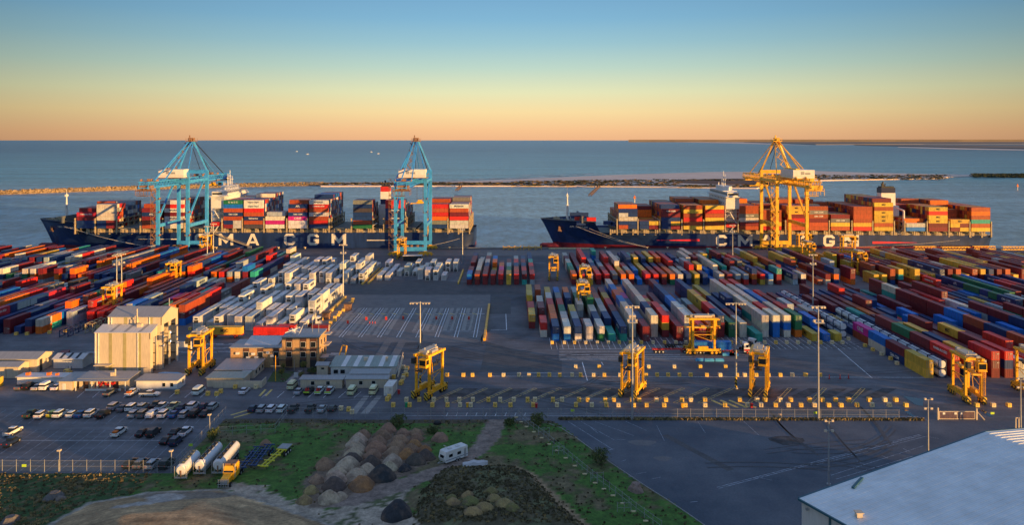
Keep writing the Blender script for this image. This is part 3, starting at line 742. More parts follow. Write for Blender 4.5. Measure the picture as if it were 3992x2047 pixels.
    lb=MB(); lb.beam((tx+1,-22,tb),(tx+tw+2,-23,tb+13),.5); lb.beam((tx+tw,-22,tb+4),(tx+2.5,-23,tb+15),.4); lb.box(tx-1,tx+tw+1,-23.8,-20,tb-.3,tb+1.1); lb.obj('davit','white',t)
    # funnel and casing
    fx,fw,fz,cols=funnel; b=MB(); fb=dz(fx)-1
    MB().box(fx-1,fx+fw+1.5,-3,8,fb,fz+Z-12).obj('engine_casing','white',t)
    zz=[fz+Z-12,fz+Z-8.5,fz+Z-3.5,fz+Z]; 
    for q in range(3): MB().box(fx,fx+fw,-1,6,zz[q],zz[q+1]).obj('funnel_band',cols[q],t)
    MB().cyl((fx+1.5,1,fz+Z),(fx+1,1,fz+Z+3),.5,n=8).cyl((fx+3,2.5,fz+Z),(fx+2.6,2.5,fz+Z+4),.55,n=8).cyl((fx+4.2,4,fz+Z),(fx+5,4,fz+Z+2.6),.4,n=8).box(fx+.5,fx+fw-.5,0,5,fz+Z,fz+Z+.9).obj('exhaust_pipes','dark',t)
    b=MB(); b.cyl((fx+fw-10,-20.5,fb),(fx+fw-10,-20.5,fb+17),.9,.6,10) if False else b.cyl((fx-4.5 if side<1 else fx+6,-19.5,fb),(fx-4.5 if side<1 else fx+6,-19.5,fb+16.5),.9,.6,10)
    cxx=fx-4.5 if side<1 else fx+6
    b.beam((cxx,-19.5,fb+16.5),(cxx+1,-7,fb+17.5),.8); b.beam((cxx-2.5,-19.5,fb),(cxx,-19.5,fb+8),.5); b.beam((cxx+3.5,-19.5,fb),(cxx,-19.5,fb+10),.5); b.box(cxx-5,cxx+5,-22.5,-18,fb+1.2,fb+1.6); b.beam((cxx-1.2,-22,fb+3),(cxx+6,-22.4,fb+7),.5)
    b.obj('provision_crane','white',t)
    # lashing bridges between bays
    bays=sorted(bays,key=lambda q:q[0]); gaps=[]
    for i,bb_ in enumerate(bays):
        x=XY(bb_[0],517)-X0; gaps.append(x-1.1)
        if i==len(bays)-1 or XY(bays[i+1][0],517)-X0>x+16: gaps.append(x+12.9)
    for gx in gaps:
        b=MB(); z=dz(gx)
        for yy in (-23.4,-16,-8,0,8,16,23.4):
            b.box(gx-.35,gx+.35,yy-.5,yy+.5,z-1,z+9.3)
        for zz in (2.6,5.4,8.2): b.box(gx-.5,gx+.5,-23.6,23.6,z+zz,z+zz+.35)
        for q in range(6):
            ya=-23+q*7.7; b.beam((gx,ya,z+2.8),(gx,ya+7.6,z+8.2),.25)
        mo('lashing_bridge',b.mesh('lashing_bridge',['deckb']),t)
    # containers on deck
    for bi,(px,tiers,back) in enumerate(bays):
        x=XY(px,517); zb=deck(x-X0)+z0f; 
        for k,tok in enumerate(tiers):
            # token: colour+optional text key, 'a/b' splits in two 20 ft boxes
            parts=tok.split('/')
            for q,pt in enumerate(parts):
                c=pt[0]; tx_=pt[1:] or None; L=40 if len(parts)==1 else 20
                xc=x+6.1 if L==40 else x+3.03+q*6.12
                cont(xc,517.5,zb+k*2.62,c,L,90,'%s container, %s tier up%s, outermost, %s bay from bow, %s'%(CN[c],od(k+1),'' if L==40 else (' (fore half)' if q==0 else ' (aft half)'),od(bi+1),'left ship' if side<1 else 'right ship'),'containers stacked on the ships',True,tx_)
        hh=len(tiers)
        for rI in range(1,17 if True else 0):
            hb=back[min(len(back)-1,(rI-1)*len(back)//16)]
            if px in (2225,2411,301) and rI>13: continue
            for k in range(hb):
                c=R.choice(pal); xc=x+6.1
                if hb<=hh and k<min(hh,hb)-1 and rI>3 and 0: continue
                cont(xc,517.5+rI*2.5*(45.5/16/2.5)*.985,zb+k*2.62,c if not(k>=hb-2 and pal[0]=='Z') else 'W',40,90,'%s container, %s tier up, %s stack across, %s bay from bow, %s'%(CN.get(c,'white'),od(k+1),od(rI+1),od(bi+1),'left ship' if side<1 else 'right ship'),'containers stacked on the ships',True,None)
    return t
P1='mmbbbGwwrnBWlnmb'; P2='nnnnmmymbyono'
S1=[(301,['b','bcma','m','cham'],(5,5,6,5)),(379,['b/m','b/mcma','wcma','w/w','wcma','w'],(6,5,6,4)),(555,['n','n/w','m','bapl','m'],(6,6,6,6)),
 (643,['Wcma','Wmae','Wmae','m','Wmae','r','W'],(7,7,7,6)),(873,['m/Whap','b/Whap','n','bcma','n','B','gUAS'],(7,7,7,7)),(952,['k','n','bsaf','n','r','Whap','Whap'],(7,7,8,8)),
 (1036,['Wmae','pone','w'],(4,1,1,1)),(1125,['Whap','Whap','pone','bcma','n','bapl'],(7,7,2,1)),(1206,['bcma','r','n','Wmae','n','rham','Wmae'],(7,8,8,8)),
 (1377,['g','n','bcma','bcma','k','b','G'],(7,6,4,3)),(1503,['b','n','bcma','b','bcma','r','r'],(7,6,5,5)),
 (1675,['bcma','G','ohap','rham','n','r'],(6,7,7,6)),(1753,['Wmae','Wmae','rham','m','n','Wmae'],(6,6,7,7))]
S1=[(p,['g'+'uas' if q=='gUAS' else q for q in tt],bk) for p,tt,bk in S1]
CMA1=[('C',781,1.0),('M',881,1.15),('A',985,1.1),('C',1129,1.0),('G',1221,1.0),('M',1321,1.15)]
ship('container_ship','navy container ship moored at left under the two blue cranes, bow at far left',-320.0,295,lambda s:9.9,16.6,-.3,None,'CMA CGM LOIRE',(26,12.4),CMA1,(5.4,8.6),
 [(78,103,5.6,.05,.3),(226,247,4.9,.3,.12)],(124.5,8.6,39.5),(231,6,38.4,['navyhull','white','red']),S1,P1,2.6,0.9)
S2=[(2412,['n/bcma','bapl/bcma','wcma','W/b','b'],(6,6,4,4)),(2493,['b/m','b/ymsc'],(2,2,5,5)),(2578,['bcma/m','bcma/ymsc','bcma','m','mcma'],(6,6,6,6)),(2664,['ymsc','n','r','n','ymsc','n'],(6,6,7,7)),
 (2749,['ymsc','n','ymsc','n','r','ymsc'],(6,7,7,7)),(2883,['n','m','wcma','Gcma','n','n'],(6,6,7,7)),(2972,['r','ymsc','n','n','n'],(5,6,6,6)),(3068,['n','n','r','m','ymsc','ymsc'],(6,6,7,7)),
 (3153,['n','n','m','ncma','Gcma','n'],(4,6,7,7)),(3238,['n','ymsc','Gcma','m'],(4,4,5,6)),(3326,['r','ymsc','n','n','n','n'],(6,6,6,6)),(3407,['ymsc','n','ymsc','ymsc','ymsc','n','ymsc'],(8,8,8,8)),
 (3532,['Bapl','W'],(3,3,6,6)),(3619,['m','m','ymsc','ymsc','r','ymsc'],(6,6,6,7)),(3704,['m/ymsc','ymsc/m','ymsc'],(3,5,7,7)),(3785,['ymsc','n','t','n','o','n'],(6,6,6,6))]
CMA2=[('C',2813,1.0),('M',2905,1.15),('A',2990,1.1),('C',3144,1.0),('G',3232,1.0),('M',3320,1.15)]
ship('container_ship','navy container ship with red keel moored at right behind the yellow crane',19.5,292,lambda s:9.9-2.2*s/292,16.6,.9,None,'APL DANUBE',(24.5,12.4),CMA2,(4.6,8.6),
 [(74,102,4.9,.05,.75),(214,243,3.4,.8,.05)],(119.5,8.8,39),(230.5,9.5,37.5,['white','white','navyhull']),S2,P2,2.6,1.1)
# small deck cargo forward on the right ship
for c,x,zz,L,tx_ in (('b',2245,12.8,20,'cma'),('b',2285,12.8,20,'cma'),('r',2285,15.4,20,None),('b',2240,18,40,'cma'),('r',2240,15.4,20,None),('b',2350,13,20,'cma'),('b',2378,12.2,20,'cma')):
    cont(XY(x,522)+3.5,523,zz+1.2,c,L,90,'%s container on the foredeck of the right ship near mast, at x %s'%(CN[c],x),'containers stacked on the ships',True,tx_)
for q,rec in enumerate(CONTS[-7:]): rec['label']='%s container on the foredeck of the right ship, %s'%(CN[rec['c']],('lower tier by the mast','lower tier aft of the mast','second tier at break','top tier behind mast','middle tier behind mast','alone on the hatch','low beside the first bay')[q])
for q in (3,4): CONTS[-7+q]['Y']=528
# mooring lines
def rope(pts,lab):
    b=MB()
    for a,c in pts:
        a=Vector(a);c=Vector(c)
        pr=a
        for i in range(1,9):
            u=i/8; p=a.lerp(c,u)+Vector((0,0,-1.2*math.sin(math.pi*u))); b.cyl(pr,p,.07,n=4); pr=p
    tag(b.obj('mooring_line','letter'),lab,'mooring line')
rope([((-287,517,13),(-232,512,.8)),((-291,518,13.5),(-231,512,.9))],'pair of pale mooring lines from the bow of the left ship')
rope([((50,517,12.5),(88,512,.8)),((42,519,13.5),(86,512,.9))],'pair of pale mooring lines from the bow of the right ship')
rope([((-34,516,6),(-66,512,.9))],'mooring line from the stern of the left ship')
rope([((290,516,5),(205,512,.9))],'mooring line from the stern of the right ship')
def gangway(x0,lab):
    t=thing('gangway',lab,'gangway',(x0,514.5,0),0); MB().beam((0,0,9.5),(24,-1.5,1.2),1.0,.3).beam((0,-.6,10.4),(24,-2.1,2.1),.08).beam((0,.6,10.4),(24,-.9,2.1),.08).obj('ladder','deckb',t); MB().box(23,25,-2.6,0,0,1.4).obj('landing','steel',t)
gangway(-193,'sloping gangway down the side of the left ship'); gangway(147,'sloping gangway down the side of the right ship')
# ---------------------------------------------------------------- quay cranes
def qcrane(X,label,mat,stair,house,spread,bogie='yeld'):
    t=thing('quay_crane',label,'quay crane',(X,495,0),0); w=9; 
    for sx in (-1,1):
        for sy in (-1,1):
            b=MB(); b.beam((sx*w,sy*15,3.5),(sx*w,sy*15,50.5 if sy>0 or sx>0 else 46),1.8,1.7); b.obj('leg',mat,t)
    for sy in (-1,1):
        MB().box(-w-.9,w+.9,sy*15-.9,sy*15+.9,3,5.4).obj('sill_beam',mat,t)
        b=MB()
        for sx in (-1,1):
            for k in range(4):
                xx=sx*w-3.6+k*2.4; b.cyl((xx,sy*15-.35,.55),(xx,sy*15+.35,.55),.5,n=10); b.box(xx-1.05,xx+1.05,sy*15-.5,sy*15+.5,.8,1.5)
            b.box(sx*w-3.9,sx*w+3.9,sy*15-.55,sy*15+.55,1.5,2.3); b.box(sx*w-.9,sx*w+.9,sy*15-.6,sy*15+.6,2.3,3)
        b.obj('bogie',bogie,t)
        MB().box(-w-.7,w+.7,sy*15-.75,sy*15+.75,48.6 if sy>0 else 44,50.8 if sy>0 else 46).obj('cross_beam',mat,t)
    for sx in (-1,1):
        MB().box(sx*w-.7,sx*w+.7,-14.3,14.3,17.2,19.2).obj('portal_beam',mat,t)
        MB().box(sx*w-.65,sx*w+.65,-14.3,14.3,44.2,45.8).obj('upper_beam',mat,t)
        MB().beam((sx*w,-14.6,22),(sx*w,9,44),.95).obj('brace',mat,t)
    # boom: twin lattice girders
    b=MB()
    for sx in (-2.6,2.6):
        for y0,y1 in ((-54,77),):
            b.beam((sx,y0,43.2),(sx,y1,43.2),.7,1.0); b.beam((sx,y0,46.4),(sx,y1,46.4),.55)
            y=y0
            while y<y1-.1:
                b.beam((sx,y,43.4),(sx,y+1.9,46.3),.28); b.beam((sx,y+1.9,46.3),(sx,y+3.8,43.4),.28); y+=3.8
    y=-54
    while y<=77:
        b.beam((-2.6,y,43.3),(2.6,y,43.3),.35); b.beam((-2.6,y,46.4),(2.6,y,46.4),.25); y+=6.55
    for sx in (-3.6,3.6): b.beam((sx,-54,43.0),(sx,77,43.0),.9,.12); b.beam((sx*1.12,-54,44.1),(sx*1.12,77,44.1),.08)
    b.obj('boom',mat,t)
    b=MB()
    for y in (-46,-8,20,46): b.box(-4.6,4.6,y-1.6,y+1.6,46.6,46.8); b.box(-4.6,-4.5,y-1.6,y+1.6,46.8,47.8); b.box(4.5,4.6,y-1.6,y+1.6,46.8,47.8); b.box(-1,1.4,y-1,y+1,46.8,48)
    b.obj('boom_platform','brown' if mat=='cyan' else mat,t)
    b=MB()
    for sx in (-1,1):
        for z in (12,26,34): b.box(sx*w-1.3,sx*w+1.3,-16.4,-13.6,z,z+.15); b.box(sx*w-1.3,sx*w-1.2,-16.4,-13.6,z,z+1.1); b.box(sx*w+1.2,sx*w+1.3,-16.4,-13.6,z,z+1.1)
    for q in range(5): b.box(-w+2+q*3.6,-w+3.2+q*3.6,-15.6,-14.4,5.4,6.6)
    b.box(-w-.9,w+.9,-16.6,-16.5,6.2,6.3)
    b.obj('service_platform','brown' if mat=='cyan' else mat,t)
    # A frame
    ap=(0,13,69.5)
    for sx in (-1,1):
        MB().beam((sx*w,15,50.6),(sx*1.3,13,69.5),.95).obj('a_frame_strut',mat,t)
        MB().beam((sx*3,-33,46.6),(sx*1.1,12.5,69.5),.6).obj('back_stay',mat,t)
        MB().beam((sx*3,61,46.6),(sx*1.1,13.5,69.5),.4).obj('fore_stay',mat if sx<0 else 'dark',t)
        MB().beam((sx*3,38,46.6),(sx*1.1,13.5,69.5),.28).obj('fore_stay','dark',t)
    MB().beam((0,-14.5,46),(0,12.4,69.5),.45).beam((-w,-15,46),(-1.2,12.4,68.5),.5).beam((w,-15,50),(1.2,12.4,68.5),.5).obj('rear_leg_frame',mat,t)
    b=MB(); b.box(-2.8,2.8,10.5,15.5,69,69.4); b.box(-1.6,1.6,11.5,14.5,69.4,71.4)
    for x in (-2.7,0,2.7):
        for y in (10.6,15.4): b.box(x-.08,x+.08,y-.08,y+.08,69.4,71)
    b.box(-2.8,2.8,10.5,10.7,70.6,70.8); b.box(-1.2,-.6,12,12.6,71.4,73); b.cyl((-.8,11,70.2),(.8,11,70.2),.9,n=10); b.box(-2.4,2.4,10.8,15.2,66.6,66.8); b.box(-2.4,-2.2,10.8,15.2,66.8,68); b.obj('apex_platform','brown' if mat=='cyan' else mat,t)
    # zig-zag stairs up the landside leg and up the mast
    b=MB(); z=3; k=0; sx=stair
    while z<45:
        x0=sx*(w+1.0); x1=sx*(w+3.6); a,c=(x0,x1) if k%2 else (x1,x0)
        b.beam((a,-15.5,z),(c,-15.5,z+2.4),.9,.25); b.box(min(c,c-sx*.2)-.7,max(c,c-sx*.2)+.7,-16.4,-14.6,z+2.3,z+2.45); b.beam((a,-16,z+1.1),(c,-16,z+3.5),.1); z+=2.4; k+=1
    for q in (0,): b.beam((sx*(w+3.8),-16.3,3),(sx*(w+3.8),-16.3,45),.15); b.beam((sx*(w+3.8),-14.6,3),(sx*(w+3.8),-14.6,45),.15)
    b.obj('stair_tower','brown' if mat=='cyan' else mat,t)
    b=MB(); k=0; 
    for q in range(9):
        u=q/9; y=-12+24*u; z=48+20*u; s=1.2 if q%2 else -1.2
        b.beam((-2.2-s,y,z),(-2.2+s,y+1.8,z+2.2),.7,.18); b.box(-2.2+s-.7,-2.2+s+.7,y+1,y+2.6,z+2.2,z+2.3); b.beam((-2.2+s,y+1.8,z+3.3),(-2.2-s,y,z+1.1),.08)
    b.obj('mast_stair','brown' if mat=='cyan' else mat,t)
    # machinery house
    hx0,hx1,hy0,hy1=house; m=MB().box(hx0,hx1,hy0,hy1,47.6,52.4).obj('machinery_house','white',t)
    b=MB(); b.box(hx0-1,hx1+1,hy0-1.2,hy1+1,47.2,47.6); 
    for xx in (hx0-.9,hx1+.9): 
        b.beam((xx,hy0-1.1,48.7),(xx,hy1+.9,48.7),.1)
    b.beam((hx0-1,hy0-1.1,48.7),(hx1+1,hy0-1.1,48.7),.1); b.box(hx0+2,hx0+4,hy0+1,hy1-1,52.4,53.1); b.obj('house_platform','brown' if mat=='cyan' else mat,t)
    MB().box(hx0+4.5,hx0+6.5,hy0-.06,hy0,49.6,51.4).box(hx0+7,hx0+10,hy0-.06,hy0,49.6,50.8).obj('house_panel','roofg',t)
    # trolley with operator cab and landside baskets
    b=MB(); b.box(-4.6,4.6,-53.5,-48,41.4,41.7)
    for x in (-4.5,0,4.5):
        for y in (-53.4,-48.1): b.box(x-.1,x+.1,y-.1,y+.1,39,43)
    b.box(-3.8,3.8,-53,-48.5,42,44.6); b.box(-4,1.5,-53.5,-48.5,38.6,38.8); b.box(-4,1.5,-53.5,-53.3,39.7,39.8)
    for i in range(8): b.box(-4+i*.75,-3.92+i*.75,-53.5,-53.4,38.6,42)
    b.obj('landside_platform','brown' if mat=='cyan' else mat,t)
    b=MB(); b.box(-4.4,4.4,66,72,41.6,42); b.box(-3.5,3.5,67,71,42,44); 
    for i in range(6): b.box(-4.4+i*1.7,-4.2+i*1.7,65.9,66.1,42,44.4)
    b.obj('waterside_platform','brown' if mat=='cyan' else mat,t)
    ty=spread[0]; b=MB(); b.box(-3.6,3.6,ty-3,ty+3,42.2,43.2); b.obj('trolley','brown' if mat=='cyan' else mat,t)
    c=MB(); c.box(3.8,6.4,ty-1.4,ty+1.4,38.9,41.6); c.obj('operator_cab',mat,t); MB().box(4,6.2,ty-1.46,ty-1.4,39.3,41).obj('cab_glass','glass',t)
    sz=spread[1]
    if sz<0: sz=38.5
    b=MB()
    for x in (-2,2):
        for y in (-.8,.8): b.cyl((x,ty+y,sz+2.4),(x,ty+y,42.3),.06,n=4)
    b.obj('hoist_ropes','dark',t)
    MB().box(-6.1,6.1,ty-.9,ty+.9,sz,sz+.5).box(-2.2,2.2,ty-1.1,ty+1.1,sz+.5,sz+1.4).box(-1.4,1.4,ty-.7,ty+.7,sz+1.4,sz+2.6).box(-6.2,-5.6,ty-1.25,ty+1.25,sz-.3,sz+.5).box(5.6,6.2,ty-1.25,ty+1.25,sz-.3,sz+.5).obj('spreader','yeld',t)
    b=MB()   # festoon cable loops
    for i in range(14):
        y0=-30+i*4.6; pr=None
        for k in range(7):
            u=k/6; p=(-3.4,y0+4.6*u,43-2.6*math.sin(math.pi*u)); 
            if pr: b.cyl(pr,p,.09,n=4)
            pr=p
    b.obj('festoon_cable','dark',t)
    return t
qcrane(-204.4,'blue quay crane with white machinery house over the left ship near its bow, leftmost crane','cyan',-1,(-6.5,8.5,-20,-12.5),(50,-1),'yeld')
qcrane(-61.2,'blue quay crane over the left ship stern, with yellow spreader hanging','cyan',-1,(-6.5,9.5,-20,-12.5),(35,27.5),'yeld')
q=qcrane(168.7,'yellow quay crane over the right ship, the only yellow gantry on the quay','yeld',-1,(-4.5,8.0,-30,-8),(50,-1),'yeld')
# ---------------------------------------------------------------- straddle carriers
def straddle(label,x,y,rz,load=None):
    t=thing('straddle_carrier',label,'straddle carrier',(x,y,0),rz,'yellow straddle carriers working in the yard')
    for sx in (-1,1):
        b=MB(); X=sx*2.15; b.box(X-.38,X+.38,-5.4,5.4,1.35,2.15); b.box(X-.45,X+.45,-5.9,-5.3,.7,1.9); b.box(X-.45,X+.45,5.3,5.9,.7,1.9); b.box(X-.5,X+.5,-1.6,1.8,2.15,3.0); b.box(X-.42,X+.42,3.2,4.2,2.15,2.7); b.obj('side_beam','yel',t)
        for y_ in (-4.5,-3.0,3.0,4.5):
            MB().cyl((X-.32,y_,.8),(X+.32,y_,.8),.8,n=14).obj('wheel','tyre',t); MB().cyl((X-.36,y_,.8),(X+.36,y_,.8),.42,n=10).obj('wheel_hub','yel',t)
        for y_ in (-3.9,3.6): MB().box(X-.3,X+.3,y_-.35,y_+.35,2.15,12.1).obj('leg','yel',t)
        b=MB()
        for e in (-5.75,5.75): b.box(X-.5,X+.5,e-.25,e+.25,.25,2.3)
        b.obj('bumper_guard','haz',t)
        MB().beam((X,-3.6,7.0),(X,3.4,7.0),.18).beam((X,-3.6,4.5),(X,3.4,7.0),.12).obj('leg_brace','yel',t)
        MB().box(X-.38,X+.38,-5.0,4.9,12.1,12.75).obj('top_girder','yel',t)
    MB().box(-1.8,1.8,-4.3,-3.6,12.1,12.8).box(-1.8,1.8,3.3,4.0,12.1,12.8).box(-1.8,1.8,-.3,.3,12.2,12.7).obj('cross_girder','yel',t)
    b=MB(); b.box(-1.6,1.0,-3.2,2.9,12.8,13.5); b.obj('engine_housing','cream',t)
    MB().cyl((1.6,-2,13),(1.6,1.5,13),.45,n=10).box(-1.2,-.2,3.2,4.3,12.8,13.7).box(.5,1.5,-4.6,-3.6,12.8,13.4).cyl((-.5,-2,13.5),(-.5,-2,14.1),.15,n=6).obj('machinery','steel',t)
    MB().box(.2,2.5,-6.3,-4.4,9.6,11.9).box(.1,2.6,-6.4,-4.3,9.45,9.6).box(.1,.25,-6.4,-4.3,10.5,10.58).obj('cab','yel',t)
    MB().box(.4,2.3,-6.36,-6.3,10.1,11.6).box(2.5,2.56,-6.1,-4.7,10.3,11.6).obj('cab_window','glass',t)
    MB().box(-2.6,-1.6,-6.0,-4.9,10.2,11.8).obj('control_box','dark',t)
    sz=8.2 if load is None else load
    MB().box(-1.15,1.15,-2.8,2.8,sz,sz+.45).box(-.5,.5,-6,6,sz+.05,sz+.4).box(-1.2,1.2,-6.1,-5.8,sz-.1,sz+.4).box(-1.2,1.2,5.8,6.1,sz-.1,sz+.4).box(-1.6,1.6,-.6,.6,sz+.45,sz+1.0).obj('spreader','yeld' if load else 'dark',t)
    b=MB()
    for y_ in (-3.4,3.1):
        for x_ in (-1.5,1.5): b.cyl((x_,y_,12.1),(x_*.6,y_*.7,sz+.5),.05,n=4)
    b.obj('hoist_ropes','dark',t)
    b=MB(); 
    for x_ in (2.5,2.95): b.box(x_-.04,x_+.04,-4.6,-4.52,2.2,10)
    for k in range(14): b.box(2.5,2.95,-4.6,-4.54,2.4+k*.55,2.45+k*.55)
    b.beam((2.6,-1.6,2.2),(2.6,-3.6,12.2),.12); b.beam((2.6,1.5,2.2),(2.6,3.2,12),.12); b.obj('ladder','yel',t)
    return t
SC=[('beside the demountable offices, leftmost of three in the foreground',-22.6,218.8,-25,None),
('behind the left tall slim mast, middle of three in the foreground',33.4,220.5,-24,None),
('rightmost of three in the foreground, near the striped mast',68.5,220.5,-22,None),
('between the big shed and the brick office',-94.2,241,0,None),
('lifting over the blue truck trailer in front of the container block',62.2,261,90,9.0),
('standing in the lane behind the front block, left of the lane mast',20.8,400,-4,5.4),
('over a white container near the far end of the front block',33.5,365,0,5.4),
('over a yellow container inside the front block',28.9,325,0,8.0),
('among right quayside containers behind a tall mast',168,452,0,None),
('in the gap before the far right quayside block',180.5,415,0,None),
('on the quay in front of the right ship beneath its stern letters',203,482,90,None),
('on the quay directly behind the feet of the yellow crane',180,492,90,None),
('on the quay beside the feet of the leftmost blue crane',-186,484,0,None),
('on the quay at the left feet of the second blue crane',-65,470,0,None),
('in the left yard just left of the twin masts',-159.5,318,3,5.6),
('in the left yard lane near the quay, right of the twin masts',-160.5,378,5,None),
('at the near end of the long right block, beyond the steel gate',123,215.5,-4,8.4),
('cut by the right edge of the picture near the long right block',142.8,219,-4,None)]
for lab,x,y,a,ld in SC: straddle('yellow straddle carrier '+lab,x,y,rad(a),ld).scale=(.94,.94,.94)
# ---------------------------------------------------------------- masts
def mast(label,p,h,kind,r=.3,haz=False,rz=0):
    t=thing('floodlight_mast',label,'light mast',p,rz,'floodlight masts in the terminal')
    MB().cyl((0,0,3.5 if haz else 0),(0,0,h),r,r*.45,10).obj('pole','steel' if not haz else 'steel',t)
    if haz: MB().cyl((0,0,0),(0,0,3.5),r+.03,r+.01,10).obj('striped_base','haz',t)
    MB().cyl((0,0,0),(0,0,.3),r*2,n=10).obj('base_flange','steel',t)
    b=MB(); l=MB()
    if kind=='T':
        b.box(-2.9,2.9,-.1,.1,h-.4,h-.2)
        for x in (-2.7,-2.0,-.9,.9,1.7,2.5): MB().box(x-.22,x+.22,-.4,.1,h-.7,h-.4).obj('floodlight','cream',t)
    elif kind=='S':
        b.box(-1.7,1.7,-.08,.08,h-.3,h-.15); b.box(-1.2,1.2,-1.0,1.0,h-4.3,h-4.1); b.box(-1.3,1.3,-.06,.06,h-3.6,h-3.5)
        for x in (-1.5,-.5,.8,1.5): MB().box(x-.25,x+.25,-.4,.2,h-.7,h-.25).obj('floodlight','cream',t)
        for x in (-1.0,1.0): MB().box(x-.25,x+.25,-.3,.2,h-4.1,h-3.6).obj('floodlight','cream',t)
    else:
        b.box(-.8,.8,-.05,.05,h-.2,h-.1); b.box(-.8,.8,-.05,.05,h-2.0,h-1.9)
        for x in (-.7,.7): MB().box(x-.22,x+.22,-.35,.1,h-.1,h+.3).obj('floodlight','cream',t); MB().box(x-.25,x+.25,-.3,.1,h-2.2,h-1.8).obj('floodlight','cream',t)
    b.obj('cross_arm','steel',t)
for lab,px,py,h,k,hz in (('tall mast with T head in the open yard, behind the straddle carrier',1638,1512,24.3,'T',True),('tall slim mast standing on the kerb before the open concrete yard, left of two',2465,1636,28.6,'S',False),
 ('tall slim mast standing on the kerb before the open concrete yard, right of two',3190,1638,28.6,'S',False),('mast with striped base and T head beside the truck lane',2869,1516,24.3,'T',True),
 ('mast beside the white reefers, on the yellow barrier',1338,1163,24,'S',False),('mast near the quay behind the centre reefer block',1803,1026,23,'S',False),
 ('left of the twin masts in the left container block',455,1226,24,'S',False),('right of the twin masts in the left container block',474,1216,24,'S',False),
 ('mast near the quay in front of the right ship tower',2856,1048,24,'S',False),('mast rising from containers behind the striped mast, right yard',3169,1222,24,'S',False),
 ('left of two slender masts near the left crane feet',808,1044,23,'S',False),('right of two slender masts near the left crane feet',832,1040,24,'S',False)):
    mast(lab,G(px,py),h,k,.3,hz)
for lab,px,py in (('low mast with four lamps at the corner of the white roof',3231,1892),('low mast with four lamps beyond the white roof near the gate',3618,1788),('low mast with four lamps at far right edge beyond the roof',3979,1691)):
    mast(lab,G(px,py),13,'q',.22)
def lamp(lab,px,py,h):
    t=thing('street_lamp',lab,'street lamp',G(px,py),0,'car park lamps'); MB().cyl((0,0,0),(0,0,h),.13,.08,8).obj('pole','steel',t); MB().box(-.3,.35,-.5,.2,h-.1,h+.2).obj('lamp_head','cream',t)
lamp('short lamp post at the front fence of the car park, left one',232,1842,4.6); lamp('short lamp post at the front corner of the car park fence',668,1846,4.7); lamp('lamp post at the far right corner of the parked cars',817,1700,5)
MB_=MB().cyl((0,0,0),(0,0,7.5),.12,.08,8); t=thing('flag_pole','bare yellow flag pole with crossbar in the office garden','flag pole',G(1074,1488)); MB_.obj('pole','yel',t); MB().box(-1.4,1.4,-.05,.05,4.4,4.5).obj('yard_arm','steel',t)  # yellow paint stands in for the low sun lighting the pole
# ---------------------------------------------------------------- emit containers
KEEP=None
def dec(s):
    o=[];p=0
    for v in s.split(','):
        p+=int(v); o.append(p)
    return set(o)
KEEP=dec('1,9,3,6,12,12,6,4,3,6,7,5,2,9,1,12,1,16,1,12,1,17,1,12,1,12,1,3,13,1,13,2,8,1,3,3,11,9,1,11,3,3,5,1,3,3,11,1,17,1,17,1,11,4,7,2,9,9,1,1,1,1,1,2,2,2,2,2,2,2,1,1,1,1,1,1,1,1,5,3,1,2,2,2,2,2,2,2,2,1,1,1,1,1,1,2,4,1,1,3,3,3,12,1,1,1,3,3,13,1,13,5,1,1,1,7,3,7,1,1,3,3,13,1,8,10,8,2,9,11,3,2,1,3,3,2,1,3,3,3,31,2,3,8,3,3,4,3,3,2,56,6,20,6,2,29,39,17,407,39,27,27,13,10,25,8,10,10,38,1,46,3,81,21,83,230,1,1,3,3,2,7,38,7,3,5,3,22,12,10,10,3,2,5,4,1,8,1,2,5,5,16,1,13,9,1,2,9,2,9,5,3,3,3,15,9,3,3,46,37,30,395,14,93,85,17,119,3,43,23,1,42,39,12,3,476,1,1,1,2,3,1,2,2,1,1,1,1,1,1,1,2,2,1,3,1,2,2,2,1,1,1,1,1,2,2,2,2,1,1,1,1,2,1,1,2,1,1,2,1,2,2,1,1,1,1,1,2,1,4,1,1,1,1,1,1,1,2,2,1,1,3,3,1,1,1,1,1,1,1,1,1,1,1,1,1,2,2,1,1,1,2,2,1,1,1,1,1,1,3,1,1,2,3,2,2,1,1,1,2,2,1,1,1,1,1,2,2,1,1,1,2,1,1,2,1,3,1,1,1,1,1,3,1,1,1,1,2,2,1,1,1,1,1,1,1,1,1,1,1,1,1,1,1,1,1,1,1,1,1,1,1,1,1,1,1,1,1,1,1,1,1,1,1,1,1,1,1,1,3,1,74,3,1,88,1,1,6,91,1,1,1,1,1,1,113,1,1,1,1,115,1,1,1,1,123,31,1,1,1,7,64,1,1,1,1,36,95,83,1,1,1,1,98,110,109,3,147,102,141,80,1,1,1,106,1,1,1,95,1,1,1,107,1,1,1,47,52,1,79,1,1,1,99,1,1,1,1,8,122,3,70,1,1,1,1,1,105,39,52,1,1,1')
